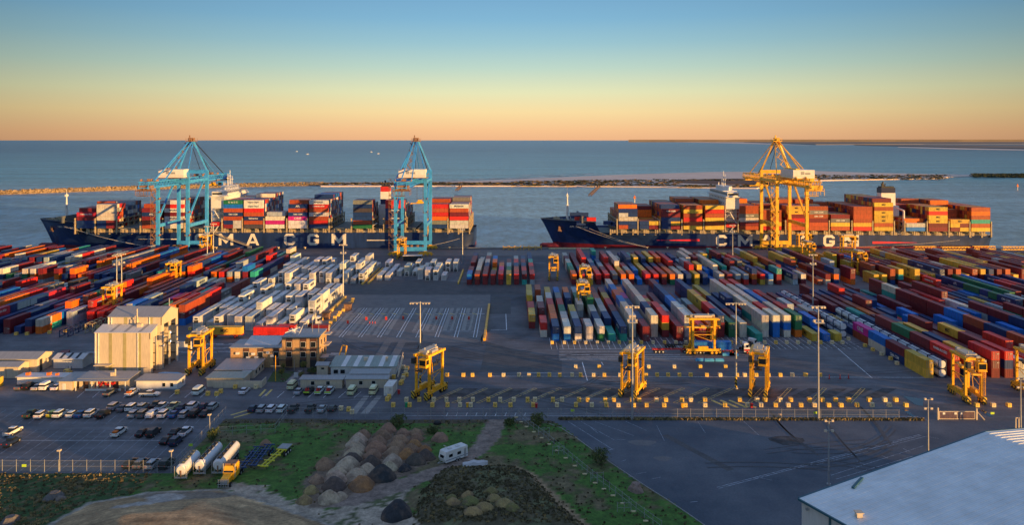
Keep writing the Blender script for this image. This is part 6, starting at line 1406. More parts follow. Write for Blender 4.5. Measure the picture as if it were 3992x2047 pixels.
def cabover(label,x,y,rz,col,name='prime_mover',bon=False,bull=False,stripe=None):
    t=thing(name,label,'truck',(x,y,0),rad(rz)); 
    if not bon:
        MB().loft([(-.9,.7,1.2),(-.9,3.4,1.15),(-.6,3.7,1.05),(.6,3.5,1.05),(1.15,2.3,1.18),(1.25,.7,1.2)]).obj('cab',col,t)
        MB().loft([(.75,2.3,1.22),(.55,3.2,1.2),(1.0,3.15,1.05),(1.2,2.35,1.1)]).obj('windscreen','glass',t); MB().box(-1.22,1.22,-.2,.5,2.2,3.0).obj('side_window','glass',t)
        if stripe: MB().box(-1.23,1.23,-.8,1.2,1.0,1.6).obj('cab_stripe',stripe,t)
        MB().box(-.45,.45,-5,-.9,.8,1.1).box(-1.1,1.1,-.9,-.7,.8,2.6).obj('chassis','dark',t); wheels(t,(.2,-3.3,-4.6))
    else:
        MB().loft([(-3.2,.9,1.15),(-3.2,3.3,1.12),(-2.9,3.6,1.0),(-.6,3.4,1.0),(.1,2.2,1.1),(.1,.9,1.15)]).loft([(.1,.9,.85),(.1,2.15,.8),(2.4,1.95,.72),(2.5,.9,.75)]).obj('cab',col,t)
        MB().loft([(-.5,2.3,1.05),(-.62,3.1,1.0),(-.5,3.2,.95),(.05,2.3,1.0)]).obj('windscreen','glass',t); MB().box(-1.14,1.14,-1.6,-.6,2.2,3.0).obj('side_window','glass',t)
        b=MB(); 
        for x_ in (-1.0,-.5,0,.5,1.0): b.cyl((x_,2.9,.5),(x_,2.85,2.0),.05,n=6)
        for z in (.6,1.1,1.6,2.0): b.beam((-1.15,2.9,z),(1.15,2.9,z),.08)
        b.obj('bull_bar','steel',t); MB().box(-.7,.7,2.5,2.56,.9,1.8).obj('grille','steel',t)
        MB().cyl((-1.2,-.4,1.2),(-1.2,-.4,4),.09,n=8).cyl((1.2,-.4,1.2),(1.2,-.4,4),.09,n=8).obj('exhaust_stack','steel',t); MB().box(-1.1,1.1,-3.0,-.9,3.5,3.75).obj('sun_visor','brown',t)
        MB().box(-.5,.5,-6.2,-3.2,.8,1.1).box(-1.1,1.1,-5.6,-4,1.15,1.3).obj('chassis','dark',t); wheels(t,(1.6,-4.2,-5.5),1.0,.5,'steel')
    return t
cabover('white truck cab with lit side, in front of the reefers right of the red trailer',-72.6,299,-90,'white')
cabover('white and red truck cab pulling the blue trailer below the right straddle carrier',76.6,261,-90,'white',stripe='red')
cabover('white truck cab with lime stripe behind the red and white one',80.5,266.5,-60,'white',stripe='lime')
t=trailer('trailer under the blue container beneath the straddle carrier',65.5,261,-90,'red',13,(-5.2,-4,-2.8)); boxon(t,'B','mid blue container on the truck trailer beneath the straddle carrier')
trailer('empty red flat trailer left of the straddle carrier on the truck lane',52.3,262,-90,'red',12.6,(-5.2,-4,-2.8,4.2,5.4),hub='white')
trailer('empty dark trailer behind the empty red one on the truck lane',57,267.5,-90,'dark',12,(-5,-3.8,-2.6),hub='steel')
# tankers
def tanker(label,p,L,rz,top):
    t=thing('tank_trailer',label,'tank trailer',(p.x,p.y+L/2,0),rad(rz),'white tank trailers on the grass'); r=1.2
    b=MB(); b.cyl((0,-L/2+.4,2.3),(0,L/2-.4,2.3),r,n=24).cyl((0,-L/2,2.3),(0,-L/2+.4,2.3),r*.72,r,24).cyl((0,L/2-.4,2.3),(0,L/2,2.3),r,r*.72,24); o=b.obj('tank','tank',t)
    b=MB(); b.box(-.42,.42,-L/2+.6,L/2-.6,3.46,3.54); 
    for sx in (-.55,.55): b.beam((sx,-L/2+.5,3.75),(sx,L/2-.5,3.75),.05)
    for i in range(5):
        y=-L/2+1.2+i*(L-2.4)/4; b.cyl((0,y,3.5),(0,y,3.78),.3,n=10)
    b.obj('walkway',top,t)
    b=MB(); b.box(-.9,-.7,-L/2+.3,L/2-.3,.9,1.3).box(.7,.9,-L/2+.3,L/2-.3,.9,1.3).box(-1.2,1.2,-L/2-.1,-L/2+.1,.7,1.0); b.obj('chassis','steel',t)
    MB().box(-.13,.13,-L/2-.12,-L/2-.02,.9,2.3).obj('discharge_pipe','brown',t)
    b=MB()
    for sx in (-1.25,1.25): b.box(sx-.04,sx+.04,-L/2-.1,-L/2,.6,3.2)
    b.obj('end_frame','steel',t)
    wheels(t,(L/2-1.2,L/2-2.5,L/2-3.8) if L>9 else (L/2-1.5,L/2-2.8),.95,.5,'steel')
tanker('shortest white tank trailer with green-stained top, leftmost of three',G(702,1880),8.3,2,'deckg'); tanker('white tank trailer in the middle of three on the grass',G(776,1862),10.8,1,'dark'); tanker('white tank trailer rightmost of three, behind the yellow truck',G(847,1860),11,1,'dark')
p=G(868,1915); cabover('orange-yellow bonneted truck with bull bar facing the camera by the tank trailers',p.x,p.y+3.2,180,'yel','prime_mover',True)
for i,(x,y) in enumerate(((938,1850),(985,1840))):
    p=G(x,y); trailer('empty dark blue skeletal trailer on the grass, %s from the tank trailers'%od(i+1),p.x,p.y+6,0,'bluetr',11.5,(4.6,3.4,2.2),hub='skyblue')
MAT['bluetr']=M('blue_chassis',(.02,.06,.18),.5)
p=G(1025,1842); t=trailer('bright yellow skeletal trailer parked on the grass',p.x+.9,p.y+6.0,-9,'lime2',12,(4.8,3.6,2.4),hub='white'); MB().box(-1.2,1.2,3.2,6,1.36,1.46).obj('deck_plate','roofg',t)
# caravan
p=G(1768,1800); t=thing('caravan','white caravan with awning-side windows parked beside the gravel track','caravan',(p.x,p.y+.6,0),rad(-47))
MB().loft([(-3.0,.5,1.15),(-3.3,1.3,1.15),(-2.9,2.75,1.12),(-2.2,2.85,1.12),(3.0,2.85,1.12),(3.05,.5,1.15)]).obj('body','white',t)
for y in (-1.7,.6): MB().box(1.15,1.18,y-.5,y+.5,1.5,2.1).obj('window','glass',t)
MB().box(1.15,1.18,2.0,2.55,.6,2.4).obj('door','steel',t); MB().box(-.6,.6,-3.28,-3.2,1.4,2.0).obj('front_window','glass',t)
MB().box(1.15,1.17,-3,3,.95,1.05).obj('side_stripe','navy',t)
MB().box(-.5,.3,-1.6,-.7,2.86,3.05).box(-.4,.4,.6,1.4,2.86,3.0).cyl((0,-2.4,2.86),(0,-2.4,3.8),.04,n=5).box(-.5,.5,-2.44,-2.36,3.7,3.78).obj('roof_hatch','roofw',t)
MB().beam((-.6,-3.1,.5),(0,-4.4,.55),.1).beam((.6,-3.1,.5),(0,-4.4,.55),.1).obj('drawbar','steel',t); wheels(t,(-.1,.7),1.05,.36,'steel')
p=G(1852,1826); t=thing('covered_boat','pale tarpaulin covered boat on a trailer near the caravan','boat',(p.x,p.y+.7,0),rad(-80))
b=MB(); N=12; vs=[]
for i in range(N+1):
    u=i/N; w=1.0*math.sin(math.pi*min(1,.12+u*.86))**.5; h=1.0+.45*math.sin(math.pi*u)*(.7+.3*math.cos(u*15))
    vs+=[(-w,-2.7+5.4*u,.35),(-w*.6,-2.7+5.4*u,h*.85),(0,-2.7+5.4*u,h+.1),(w*.6,-2.7+5.4*u,h*.85),(w,-2.7+5.4*u,.35)]
b.add(vs,[(5*i+j,5*i+j+1,5*i+j+6,5*i+j+5) for i in range(N) for j in range(4)]+[(4,3,2,1,0),(5*N,5*N+1,5*N+2,5*N+3,5*N+4)]); b.obj('tarpaulin','roofw',t)
wheels(t,(.8,),.9,.3,'steel')
# ---------------------------------------------------------------- terrain in front
from mathutils import noise as mn
def inpoly(x,y,P):
    c=False; n=len(P); j=n-1
    for i in range(n):
        if (P[i][1]>y)!=(P[j][1]>y) and x<(P[j][0]-P[i][0])*(y-P[i][1])/(P[j][1]-P[i][1])+P[i][0]: c=not c
        j=i
    return c
def dseg(x,y,P):
    d=1e9; n=len(P)
    for i in range(n):
        ax,ay=P[i]; bx_,by=P[(i+1)%n]; dx,dy=bx_-ax,by-ay; t=max(0,min(1,((x-ax)*dx+(y-ay)*dy)/(dx*dx+dy*dy+1e-9)))
        d=min(d,math.hypot(x-ax-dx*t,y-ay-dy*t))
    return d
def sd(x,y,P): d=dseg(x,y,P); return d if inpoly(x,y,P) else -d
def W(*pp): return [tuple(G(*q)[:2]) for q in pp]
GR=W((-400,1848),(668,1848),(880,1634),(2150,1640),(2190,1662),(2330,1770),(2440,1850),(2620,1960),(2760,2060),(3300,2600),(-1200,2600))
DIRT=W((120,2110),(200,2040),(350,1962),(560,1925),(860,1908),(1000,1945),(1130,1990),(1330,2060),(1500,2200),(900,2600),(0,2600))
LIGHTG=W((860,1905),(880,1880),(1000,1900),(1150,1960),(1280,1990),(1480,1915),(1640,1845),(1560,1960),(1640,2060),(1500,2300),(1200,2200),(1000,1990),(900,1925))
TRACK=W((1905,1634),(1965,1634),(1955,1700),(1905,1760),(1840,1800),(1740,1845),(1600,1910),(1400,1975),(1250,1990),(1420,1910),(1620,1850),(1740,1805),(1820,1770),(1860,1720))
BRUSH=W((1720,1830),(2010,1826),(2080,1862),(2180,1970),(2290,2070),(2500,2400),(1300,2400),(1600,2060),(1640,1930))
HEAPZ=W((1390,1720),(1500,1675),(1645,1685),(1665,1740),(1690,1800),(1560,1870),(1440,1925),(1330,1985),(1210,1985),(1180,1880),(1300,1800))
RIM=W((2010,1822),(2085,1850),(2200,1960),(2320,2070),(2290,2075),(2170,1975),(2070,1870),(1995,1832))
b=MB(); cols=[]; x0,x1,y0,y1=-155,85,118,204.5; nx,ny=300,140
vv=[];cc=[]
def hgt(x,y):
    h=.06+.12*(mn.noise(Vector((x*.15,y*.15,0)))+.6)
    s=sd(x,y,BRUSH); 
    if s>0: h+=min(1.6,s*.5)*(1+.15*mn.noise(Vector((x*.4,y*.4,3))))
    s=sd(x,y,DIRT)
    if s>0: h+=min(2.2,s*.16)
    e=sd(x,y,GR); 
    return h*max(.15,min(1,e/1.5)) if e>0 else .05
for j in range(ny+1):
    for i in range(nx+1):
        x=x0+(x1-x0)*i/nx; y=y0+(y1-y0)*j/ny; wob=1.1*mn.noise(Vector((x*.35,y*.35,7)))+.5*mn.noise(Vector((x*1.1,y*1.1,2)))
        h=hgt(x,y); n1=mn.noise(Vector((x*.12,y*.12,1)))+.5*mn.noise(Vector((x*.5,y*.5,4))); n2=mn.noise(Vector((x*.8,y*.8,9)))
        g=(.07,.165,.024) if n1>-.05 else (.11,.13,.04) if n1>-.3 else (.17,.14,.07); k=1+.35*n2
        c=[v*k for v in g]
        if y>196: c=[.10*k,.085*k,.05*k]
        if x<-75 and y<167.5: 
            c=[.075*k,.075*k,.03*k] if n2+n1*.7>.2 else [.045*k,.1*k,.024*k]
            if n2>.25: c=[.18,.13,.06]
        if sd(x,y,BRUSH)+wob>0: c=[.11*k,.095*k,.05*k] if n1>-.1 else [.14*k,.15*k,.07*k]
        if sd(x,y,LIGHTG)+wob*2.0>0: c=[.44*k,.37*k,.28*k] if n1+n2*.7>-.35 else [.12*k,.14*k,.06*k]
        if sd(x,y,HEAPZ)+wob*1.2>0: c=[.2*k,.15*k,.105*k]
        if sd(x,y,TRACK)+wob*.6>0: c=[.27*k,.21*k,.17*k]
        if sd(x,y,RIM)+wob*.2>0: c=[.36*k,.25*k,.14*k]
        s=sd(x,y,DIRT)+wob*.3
        if s>0:
            ang=math.atan2(y-118,x+62); st=mn.noise(Vector((math.hypot(x+62,(y-118))*.9,ang*2.0,0)))
            c=[.42*(1+.7*st),.29*(1+.7*st),.155*(1+.7*st)]
            if s<1.2: c=[.36*k,.32*k,.26*k]
            if ((x+64)/9)**2+((y-155)/2.6)**2+wob*.3<1: c=[.25,.21,.16]
            if ((x+67)/3.6)**2+((y-153.6)/2.9)**2+wob*.2<1 or ((x+71)/4.2)**2+((y-149.6-.25*(x+71))/1.3)**2+wob*.2<1: c=[.42,.39,.35]
        vv.append((x,y,h)); cc.append(c)
ff=[];fc=[]
for j in range(ny):
    for i in range(nx):
        a=j*(nx+1)+i; cx_,cy_=x0+(x1-x0)*(i+.5)/nx,y0+(y1-y0)*(j+.5)/ny
        if sd(cx_,cy_,GR)>0: ff.append((a,a+1,a+nx+2,a+nx+1))
me=bpy.data.meshes.new('grassland'); me.from_pydata(vv,[],ff); ca=me.color_attributes.new('Col','FLOAT_COLOR','POINT'); ca.data.foreach_set('color',[q for c in cc for q in (*[max(0,v) for v in c],1)])
m,nt,bs=nmat('open_ground'); at=nt.nodes.new('ShaderNodeAttribute'); at.attribute_name='Col'; g=coords(nt,'Object'); fn=noise(nt,1.6,6,g,.75)
nt.links.new(mul(nt,noise(nt,.35,5,g,.7),mul(nt,fn,at.outputs['Color'],.62,1.38,.3,.7),.6,1.35,.3,.7),bs.inputs['Base Color']); bs.inputs['Roughness'].default_value=.95; bump(nt,bs,fn,.7,.2)
me.materials.append(m); me.polygons.foreach_set('use_smooth',[True]*len(me.polygons)); struct(mo('grassland',me))
# grass and brush tufts
TG=M('grass_tuft',(.10,.24,.045),.95,0,.5,.5); TB=M('brush_tuft',(.16,.14,.075),.95,0,.5,.5); TY=M('dry_tuft',(.34,.26,.12),.95,0,.4,.5)
b=MB(); cnt=0
while cnt<15000:
    x=R.uniform(-150,60); y=R.uniform(142,198); 
    if sd(x,y,GR)<.3: continue
    q=F*70/y; 
    if abs(x)*F/y>2050: 
        if x<0 or x*F/y>2050: continue
    if sd(x,y,DIRT)>-.5 or sd(x,y,TRACK)>0: continue
    lg=sd(x,y,LIGHTG)>0
    if lg and R.random()<.85: continue
    br=sd(x,y,BRUSH)>0; n1=mn.noise(Vector((x*.12,y*.12,1)))+.5*mn.noise(Vector((x*.5,y*.5,4)))
    ty=0
    if br: ty=1 if R.random()<.7 else (2 if R.random()<.5 else 0)
    elif x<-75 and y<168: ty=2 if n1>0 and R.random()<.6 else 0 if R.random()<.75 else 1
    elif y>193: ty=1 if R.random()<.6 else 2
    elif x>5: ty=1 if R.random()<.45 else 0
    elif R.random()<.2: ty=1
    s=R.uniform(.18,.42); hh=R.uniform(.05,.14) if ty==0 else R.uniform(.12,.4)
    if ty==0: cnt+=1; continue
    if not br and not (x<-75 and y<168) and R.random()<.82: cnt+=1; continue
    z=hgt(x,y); b.cur=ty
    for k in range(3):
        a=R.uniform(0,6.28); dx,dy=math.cos(a)*s,math.sin(a)*s
        b.add([(x-dx,y-dy,z-.05),(x+dx,y+dy,z-.05),(x+dx*.7+R.uniform(-.1,.1),y+dy*.7,z+hh),(x-dx*.7,y-dy*.7,z+hh*R.uniform(.5,1))],[(0,1,2,3)])
    cnt+=1
o=b.obj('grass_tufts',[TG,TB,TY]); o['kind']='stuff'; o['label']='rough grass and brush tufts across the open foreground'; o['category']='grass'
# verge weeds along the main fence
b=MB()
for i in range(2600):
    px=R.uniform(2180,3600); p=G(px,R.uniform(1632,1639)+ (px-2180)*.002); s=R.uniform(.15,.4); b.cur=1 if R.random()<.6 else 2
    for k in range(2):
        a=R.uniform(0,6.28); dx,dy=math.cos(a)*s,math.sin(a)*s; b.add([(p.x-dx,p.y-dy,0),(p.x+dx,p.y+dy,0),(p.x+dx*.6,p.y+dy*.6,s*1.4),(p.x-dx*.6,p.y-dy*.6,s)],[(0,1,2,3)])
o=b.obj('verge_weeds',[TG,TB,TY]); o['kind']='stuff'; o['label']='strip of dry weeds under the wire fence'; o['category']='weeds'
# ---------------------------------------------------------------- heaps
HC={'b':(.33,.205,.13),'p':(.4,.25,.17),'g':(.5,.395,.28),'k':(.1,.085,.075),'o':(.36,.19,.075),'K':(.035,.042,.05),'t':(.36,.27,.12),'n':(.2,.19,.065)}
HN={'b':'brown','p':'pinkish brown','g':'pale sandy','k':'charcoal grey','o':'orange brown','K':'near black','t':'tan','n':'olive tan'}
m,nt,bs=nmat('heap_soil'); oi=nt.nodes.new('ShaderNodeObjectInfo'); g=coords(nt,'Object'); fn=noise(nt,3.2,8,g,.8); nt.links.new(mul(nt,fn,mixc(nt,noise(nt,.9,4,coords(nt,'Object'),.6),oi.outputs['Color'],(.16,.11,.08),.45,.75),.45,1.5,.3,.7),bs.inputs['Base Color']); bs.inputs['Roughness'].default_value=.95; bump(nt,bs,fn,.8,.16); MAT['soil']=m
def heapmesh(r,h,seed,flat=.0):
    N,K=28,12; vs=[(0,0,h)]; 
    for k in range(1,K+1):
        for i in range(N):
            a=6.283*i/N; u=k/K; rr=r*u*(1+.22*mn.noise(Vector((math.cos(a)*1.3,math.sin(a)*1.3,seed))))
            z=h*max(0,(1-u**1.7)) ; z*=1+.22*mn.noise(Vector((math.cos(a)*u*2.2,math.sin(a)*u*2.2,seed+5)))
            z+=.04*mn.noise(Vector((math.cos(a)*u*7,math.sin(a)*u*7,seed+9)))*(1-u)
            vs.append((rr*math.cos(a),rr*math.sin(a),z if k<K else -.3))
    fs=[(0,1+i,1+(i+1)%N) for i in range(N)]+[(1+(k-1)*N+i,1+k*N+i,1+k*N+(i+1)%N,1+(k-1)*N+(i+1)%N) for k in range(1,K) for i in range(N)]
    b=MB(); b.add(vs,fs); return b.mesh('heap','soil',True)
HM=[heapmesh(1,.78,s*3.1) for s in range(7)]
HP=[(840,640,130,'b'),(1035,600,150,'b'),(990,650,150,'b'),(1160,620,115,'b'),(1265,620,115,'b'),(1265,668,120,'b'),(1130,690,155,'b'),(800,680,155,'g'),(950,705,160,'b'),(1110,735,160,'b'),(1250,712,125,'o'),(780,718,165,'g'),(935,755,170,'b'),(1080,795,165,'p'),(1220,755,135,'b'),(1335,755,115,'o'),(770,758,170,'g'),(915,815,160,'b'),(1190,805,155,'o'),(755,805,165,'g'),(740,850,175,'k'),(900,872,160,'k'),(1075,862,175,'g'),(1258,855,175,'k'),(1340,818,160,'k'),(712,895,195,'g'),(530,890,170,'b'),(870,922,145,'g'),(1045,902,145,'g'),(1170,905,115,'K'),(625,955,165,'g'),(780,975,175,'g'),(985,990,235,'K'),(470,1000,140,'b'),(610,1005,190,'g'),(600,1065,205,'k'),(820,1060,215,'o'),(425,1085,125,'t'),(370,1170,135,'t'),(560,1165,195,'g'),(655,1135,120,'g'),(1105,1292,270,'K'),(1455,668,145,'b'),(60,700,95,'b')]
HT=[(1560,1245,115),(1700,1240,140),(1810,1290,150),(1890,1215,120),(1970,1265,150),(1870,1150,110),(2035,1285,120),(1715,1330,150),(1550,1200,90),(1680,1180,110)]
def heap(zx,zy,w,c,lab,n,cat='gravel heap',grp='heaps of soil and gravel',hf=1.0):
    px,py=1000+zx/2.042,1400+zy/2.042; p=G(px,py); r=w/2.042*p.y/F/2*1.08; y=p.y+r*.72
    o=mo(n,HM[R.randrange(7)],None,(p.x,y,hgt(p.x,y)-.05),R.uniform(0,6.28),jit(HC[c],.1)); o.scale=(r,r,r*1.0*hf); tag(o,lab,cat,grp); return o
srt=sorted(range(len(HP)),key=lambda i:(HP[i][1],HP[i][0])); rk={i:k for k,i in enumerate(srt)}
cntc={}
for i in srt:
    zx,zy,w,c=HP[i]; cntc[c]=cntc.get(c,0)+1
    lab='%s heap, %s of the %s ones from the back of the field'%(HN[c],od(cntc[c]),HN[c])
    if (zx,zy)==(1105,1292): lab='wide near black heap alone at the bottom edge below the gravel track'
    if (zx,zy)==(1455,668): lab='lone low brown heap between the bushes and the caravan'
    if (zx,zy)==(60,700): lab='small brown heap alone on the grass right of the yellow trailer'
    heap(zx,zy,w,c,lab,'gravel_heap')
for i,(zx,zy,w) in enumerate(sorted(HT)):
    o=heap(zx,zy,w,'t' if i%3 else 'n','grassy tan mound on the brush plateau, %s from the left'%od(i+1),'grass_mound','grass mound','grassy mounds on the brush plateau',.85)
# brush clumps on mounds, rocks
def rockm(seed):
    b=MB(); N=9; vs=[]; 
    for k in range(5):
        for i in range(N):
            a=6.283*i/N; u=k/4; rr=(1-.55*u)*(1+.35*mn.noise(Vector((math.cos(a)*1.5,math.sin(a)*1.5,seed+u)))); vs.append((rr*math.cos(a),.75*rr*math.sin(a),u*.8+.1*mn.noise(Vector((i*.9,k*.9,seed))) if k else -.1))
    b.add(vs,[(k*N+i,k*N+(i+1)%N,(k+1)*N+(i+1)%N,(k+1)*N+i) for k in range(4) for i in range(N)]+[tuple(4*N+i for i in range(N))]); return b.mesh('rock','soil')
RM=[rockm(s) for s in (1.3,4.4,8.8)]
def rock(px,py,r,c,lab,zf=1):
    p=G(px,py); o=mo('boulder',RM[R.randrange(3)],None,(p.x,p.y+r*.5,hgt(p.x,p.y)),R.uniform(0,6),c); o.scale=(r,r,r*zf); tag(o,lab,'boulder')
rock(2482,1925,1.9,(.34,.24,.2),'large pinkish boulder on the grass beside the open yard')
rock(200,1952,2.1,(.15,.145,.14),'flat grey rock pile in the grass at lower left, beside the dirt circle',.6); rock(228,1957,1.2,(.24,.2,.17),'smaller brownish rock at the right end of the lower left pile',.6); rock(25,2050,2.2,(.13,.13,.14),'grey rock cut by the bottom left corner',.6)
rock(3042,1626,.8,(.4,.3,.24),'small pale rock under the wire fence left of the right tall mast')
# ---------------------------------------------------------------- bushes and small trees
LM=[M('bush_leaf_a',(.06,.10,.03),.9,0,.3,1),M('bush_leaf_b',(.15,.18,.05),.9,0,.3,1),M('bush_leaf_c',(.24,.18,.04),.9,0,.3,1)]
def crown(b,c,rx,rz_,n,s,w=(.6,.35,.05)):
    for i in range(n):
        while True:
            v=Vector((R.uniform(-1,1),R.uniform(-1,1),R.uniform(-1,1)))
            if v.length<1: break
        k=.72+.85*mn.noise(v*2.2+Vector((c[0],c[1],0)))
        if v.length>k+.12: continue
        p=Vector(c)+Vector((v.x*rx,v.y*rx,v.z*rz_)); r=R.random(); b.cur=0 if r<w[0] else 1 if r<w[0]+w[1] else 2
        q=[Vector((R.uniform(-s,s),R.uniform(-s,s),R.uniform(-s,s))) for _ in range(3)]; b.add([p+q[0],p+q[1],p+q[2]],[(0,1,2)])
def bush(label,px,py,r,h,w=(.6,.35,.05),name='bush',trunk=.3):
    p=G(px,py); t=thing(name,label,'tree' if name!='bush' else 'bush',(p.x,p.y,0)); b=MB(); crown(b,(0,0,trunk+h/2),r,h/2,int(1500*r),.17 if r>1 else .12,w); b.obj('crown',LM,t)
    b=MB(); b.cyl((0,0,-.1),(.05,0,trunk+h*.45),.1 if r<1.5 else .16,.05,7); 
    for k in range(5): a=k*1.3; b.cyl((0,0,trunk+.1),(math.cos(a)*r*.5,math.sin(a)*r*.5,trunk+h*.6),.06,.02,5)
    b.obj('trunk','wood',t)
bush('round dark green bush on the grass behind the heaps',1553,1668,2.2,3.1); bush('rounded olive bush at the corner of the open yard',2098,1658,2.1,2.9,(.4,.5,.1)); bush('dark bush growing over the kerb of the open yard',2342,1812,2.2,3.4,(.65,.3,.05)); bush('dark shrub at the corner of the car park fence',832,1722,1.6,3,(.7,.28,.02))
bush('low green bush at the right of the gravel track near the fence',1990,1660,1.6,1.6); bush('low scrubby bush left of the lone brown heap',1690,1690,1.8,1.2); 
for i,(x,y,r,h,tr) in enumerate(((1184,1450,1.1,1.9,1.4),(1098,1470,1.05,1.7,.9),(1176,1482,1.0,1.7,.8),(1105,1448,.8,1.5,1.0))): bush('small round golden-leaved garden tree before the brick office, %s'%('behind the path by the entrance','left lawn front','right of the path front','left lawn back')[i].strip(),x,y,r,h,(.2,.4,.4),'garden_tree',tr)
bush('long dark hedge right of the office garden path',1222,1455,2.0,1.3)
sheet('lawn',gp((1040,1490),(1110,1490),(1150,1450),(1065,1450)),.03,'grass'); sheet('garden_path',gp((1112,1492),(1130,1492),(1180,1445),(1165,1445)),.036,'conc')
for i,(x,y,m_) in enumerate(((1154,1478,'roofw'),(1102,1488,'wood'))): 
    t=thing('garden_sign',('pale blue sign board beside the garden path','low timber crate on the lawn before the path')[i],'sign' if i==0 else 'crate',G(x,y)); MB().box(-.6,.6,-.06,.06,.4,1.9 if i==0 else .9).obj('board',m_,t); MB().box(-.5,-.4,-.05,.05,0,.5).box(.4,.5,-.05,.05,0,.5).obj('post','steel',t)
# tyre ring
t=thing('tyre','big black tyre lying on the grass behind the lone brown heap','tyre',G(1705,1655)); MB().cyl((0,0,0),(0,0,.5),.95,.95,16).cyl((0,0,.5),(0,0,.7),.95,.7,16).obj('tread','tyre',t)
# ---------------------------------------------------------------- fences
def fence(label,pts,h=2.4,step=3.3,mesh=True,rail=True,name='wire_fence',pm='steel'):
    """pts world xy; posts are parts, the wire is one part"""
    t=thing(name,label,'fence',(pts[0][0],pts[0][1],0)); o=Vector((pts[0][0],pts[0][1],0)); wb_=MB(); rb=MB(); posts=[]
    for i in range(len(pts)-1):
        a=Vector((pts[i][0],pts[i][1],0))-o; c=Vector((pts[i+1][0],pts[i+1][1],0))-o; L=(c-a).length; n=max(1,round(L/step))
        for k in range(n+(1 if i==len(pts)-2 else 0)): posts.append(a+(c-a)*k/n)
        wb_.add([a+Vector((0,0,.05)),c+Vector((0,0,.05)),c+Vector((0,0,h-.1)),a+Vector((0,0,h-.1))],[(0,1,2,3)])
        for z in (h-.12,h*.5): rb.beam(a+Vector((0,0,z)),c+Vector((0,0,z)),.035)
    pmesh=MB().cyl((0,0,0),(0,0,h+.1),.055,.05,6).mesh('fence_post',pm)
    for q in posts[:100]: mo('post',pmesh,t,q)
    if mesh: wb_.obj('wire_mesh','mesh',t)
    rb.obj('tension_wire',pm,t); return t
g1=G(880,1634); g2=G(3640,1636)
fence('long wire fence between the grass and the straddle carrier yard, left half',[G(1118,1628)[:2],G(1885,1632)[:2]],2.55,3.25); fence('pair of wire gates at the top of the gravel track',[G(1885,1632)[:2],G(1985,1632)[:2]],2.5,1.55,name='wire_gate')
fence('long wire fence between the open yard and the straddle carrier yard, right half',[G(1985,1632)[:2],G(3505,1638)[:2]],2.55,3.3)
fence('wire fence along the front edge of the car park',[(-140,167.9),G(668,1845)[:2]],2.6,3.0); fence('wire fence along the right side of the car park',[G(671,1845)[:2],G(820,1690)[:2],G(880,1625)[:2]],2.5,3.0)
fence('wire fence across the grass behind the tank trailers',[G(850,1700)[:2],G(1072,1690)[:2],G(1118,1628)[:2]],2.2,3.2)
tf=[G(x,y)[:2] for x,y in ((2020,1600+30),(2060,1668),(2120,1712),(2180,1762),(2250,1822),(2330,1888),(2400,1938),(2480,2002),(2580,2075))]
fence('temporary mesh fence on pale feet running diagonally down the grass',tf,2.0,2.4)
for i in range(17):
    u=i/16*(len(tf)-1.01); k=int(u); x=tf[k][0]+(tf[k+1][0]-tf[k][0])*(u-k); y=tf[k][1]+(tf[k+1][1]-tf[k][1])*(u-k)
    tag(MB().box(-.45,.45,-.16,.16,0,.2).obj('ballast_block','blockw',None,(x-.5,y,hgt(x,y)),0),'pale foot block, %s along the temporary mesh fence from its far end'%od(i+1),'ballast block','blocks along the temporary fence')
for i,(x,y) in enumerate(((2142,1700),(2200,1775),(2352,1880),(2460,2000))):
    p=G(x,y); fence('short bracing panel off the temporary mesh fence, %s from the far end'%od(i+1),[(p.x,p.y),(p.x-2.6,p.y-.3)],2.0,1.3,name='fence_brace')
for lab,px,py,z in (('lime sign on the main wire fence near the right bush',2232,1628,1.5),('lime sign on the front car park fence',95,1845,1.3),('lime sign on the fence behind the tank trailers',744,1768,1.6),('lime sign on the wire fence beside the right tall mast',3178,1634,1.3),('lime sign on the fence right of the steel gate',3868,1636,1.3)):
    t=thing('fence_sign',lab,'sign',G(px,py)+Vector((0,-.12,0))); MB().box(-.45,.45,-.03,.03,z,z+.55).obj('plate','lime',t)
a=G(3662,1637); c=G(3800,1637)
t=thing('sliding_gate','long low steel sliding gate with white signs at the right of the fence','gate',a); W_=c.x-a.x; b=MB()
for z in (.1,1.95): b.box(0,W_,-.07,.07,z,z+.14)
for k in range(3): b.box(W_*k/2-.06,W_*k/2+.06,-.06,.06,.1,2.0)
b.obj('gate_frame','cream',t); b=MB(); 
for k in range(60): b.box(W_*k/60,W_*k/60+.05,-.03,.03,.2,1.95)
b.obj('gate_bars','brown',t); MB().box(-.5,-.2,-.2,.2,0,3.0).box(W_+.3,W_+.6,-.2,.2,0,2.8).beam((W_+.6,0,2),(W_+2.2,-.5,.1),.25).obj('gate_post','cream',t)
for x in (.8,W_*.42,W_*.58,): MB().box(x,x+.6,-.12,-.08,1.3,1.8).obj('gate_sign','white',t)
for i,x in enumerate((3960,3972)):
    t=thing('post_frame','slim cream post by the right edge, %s of two'%od(i+1),'post',G(x,1672)); MB().box(-.1,.1,-.1,.1,0,2.6).box(-.1,.5,-.1,.1,2.5,2.7).obj('post','cream',t)
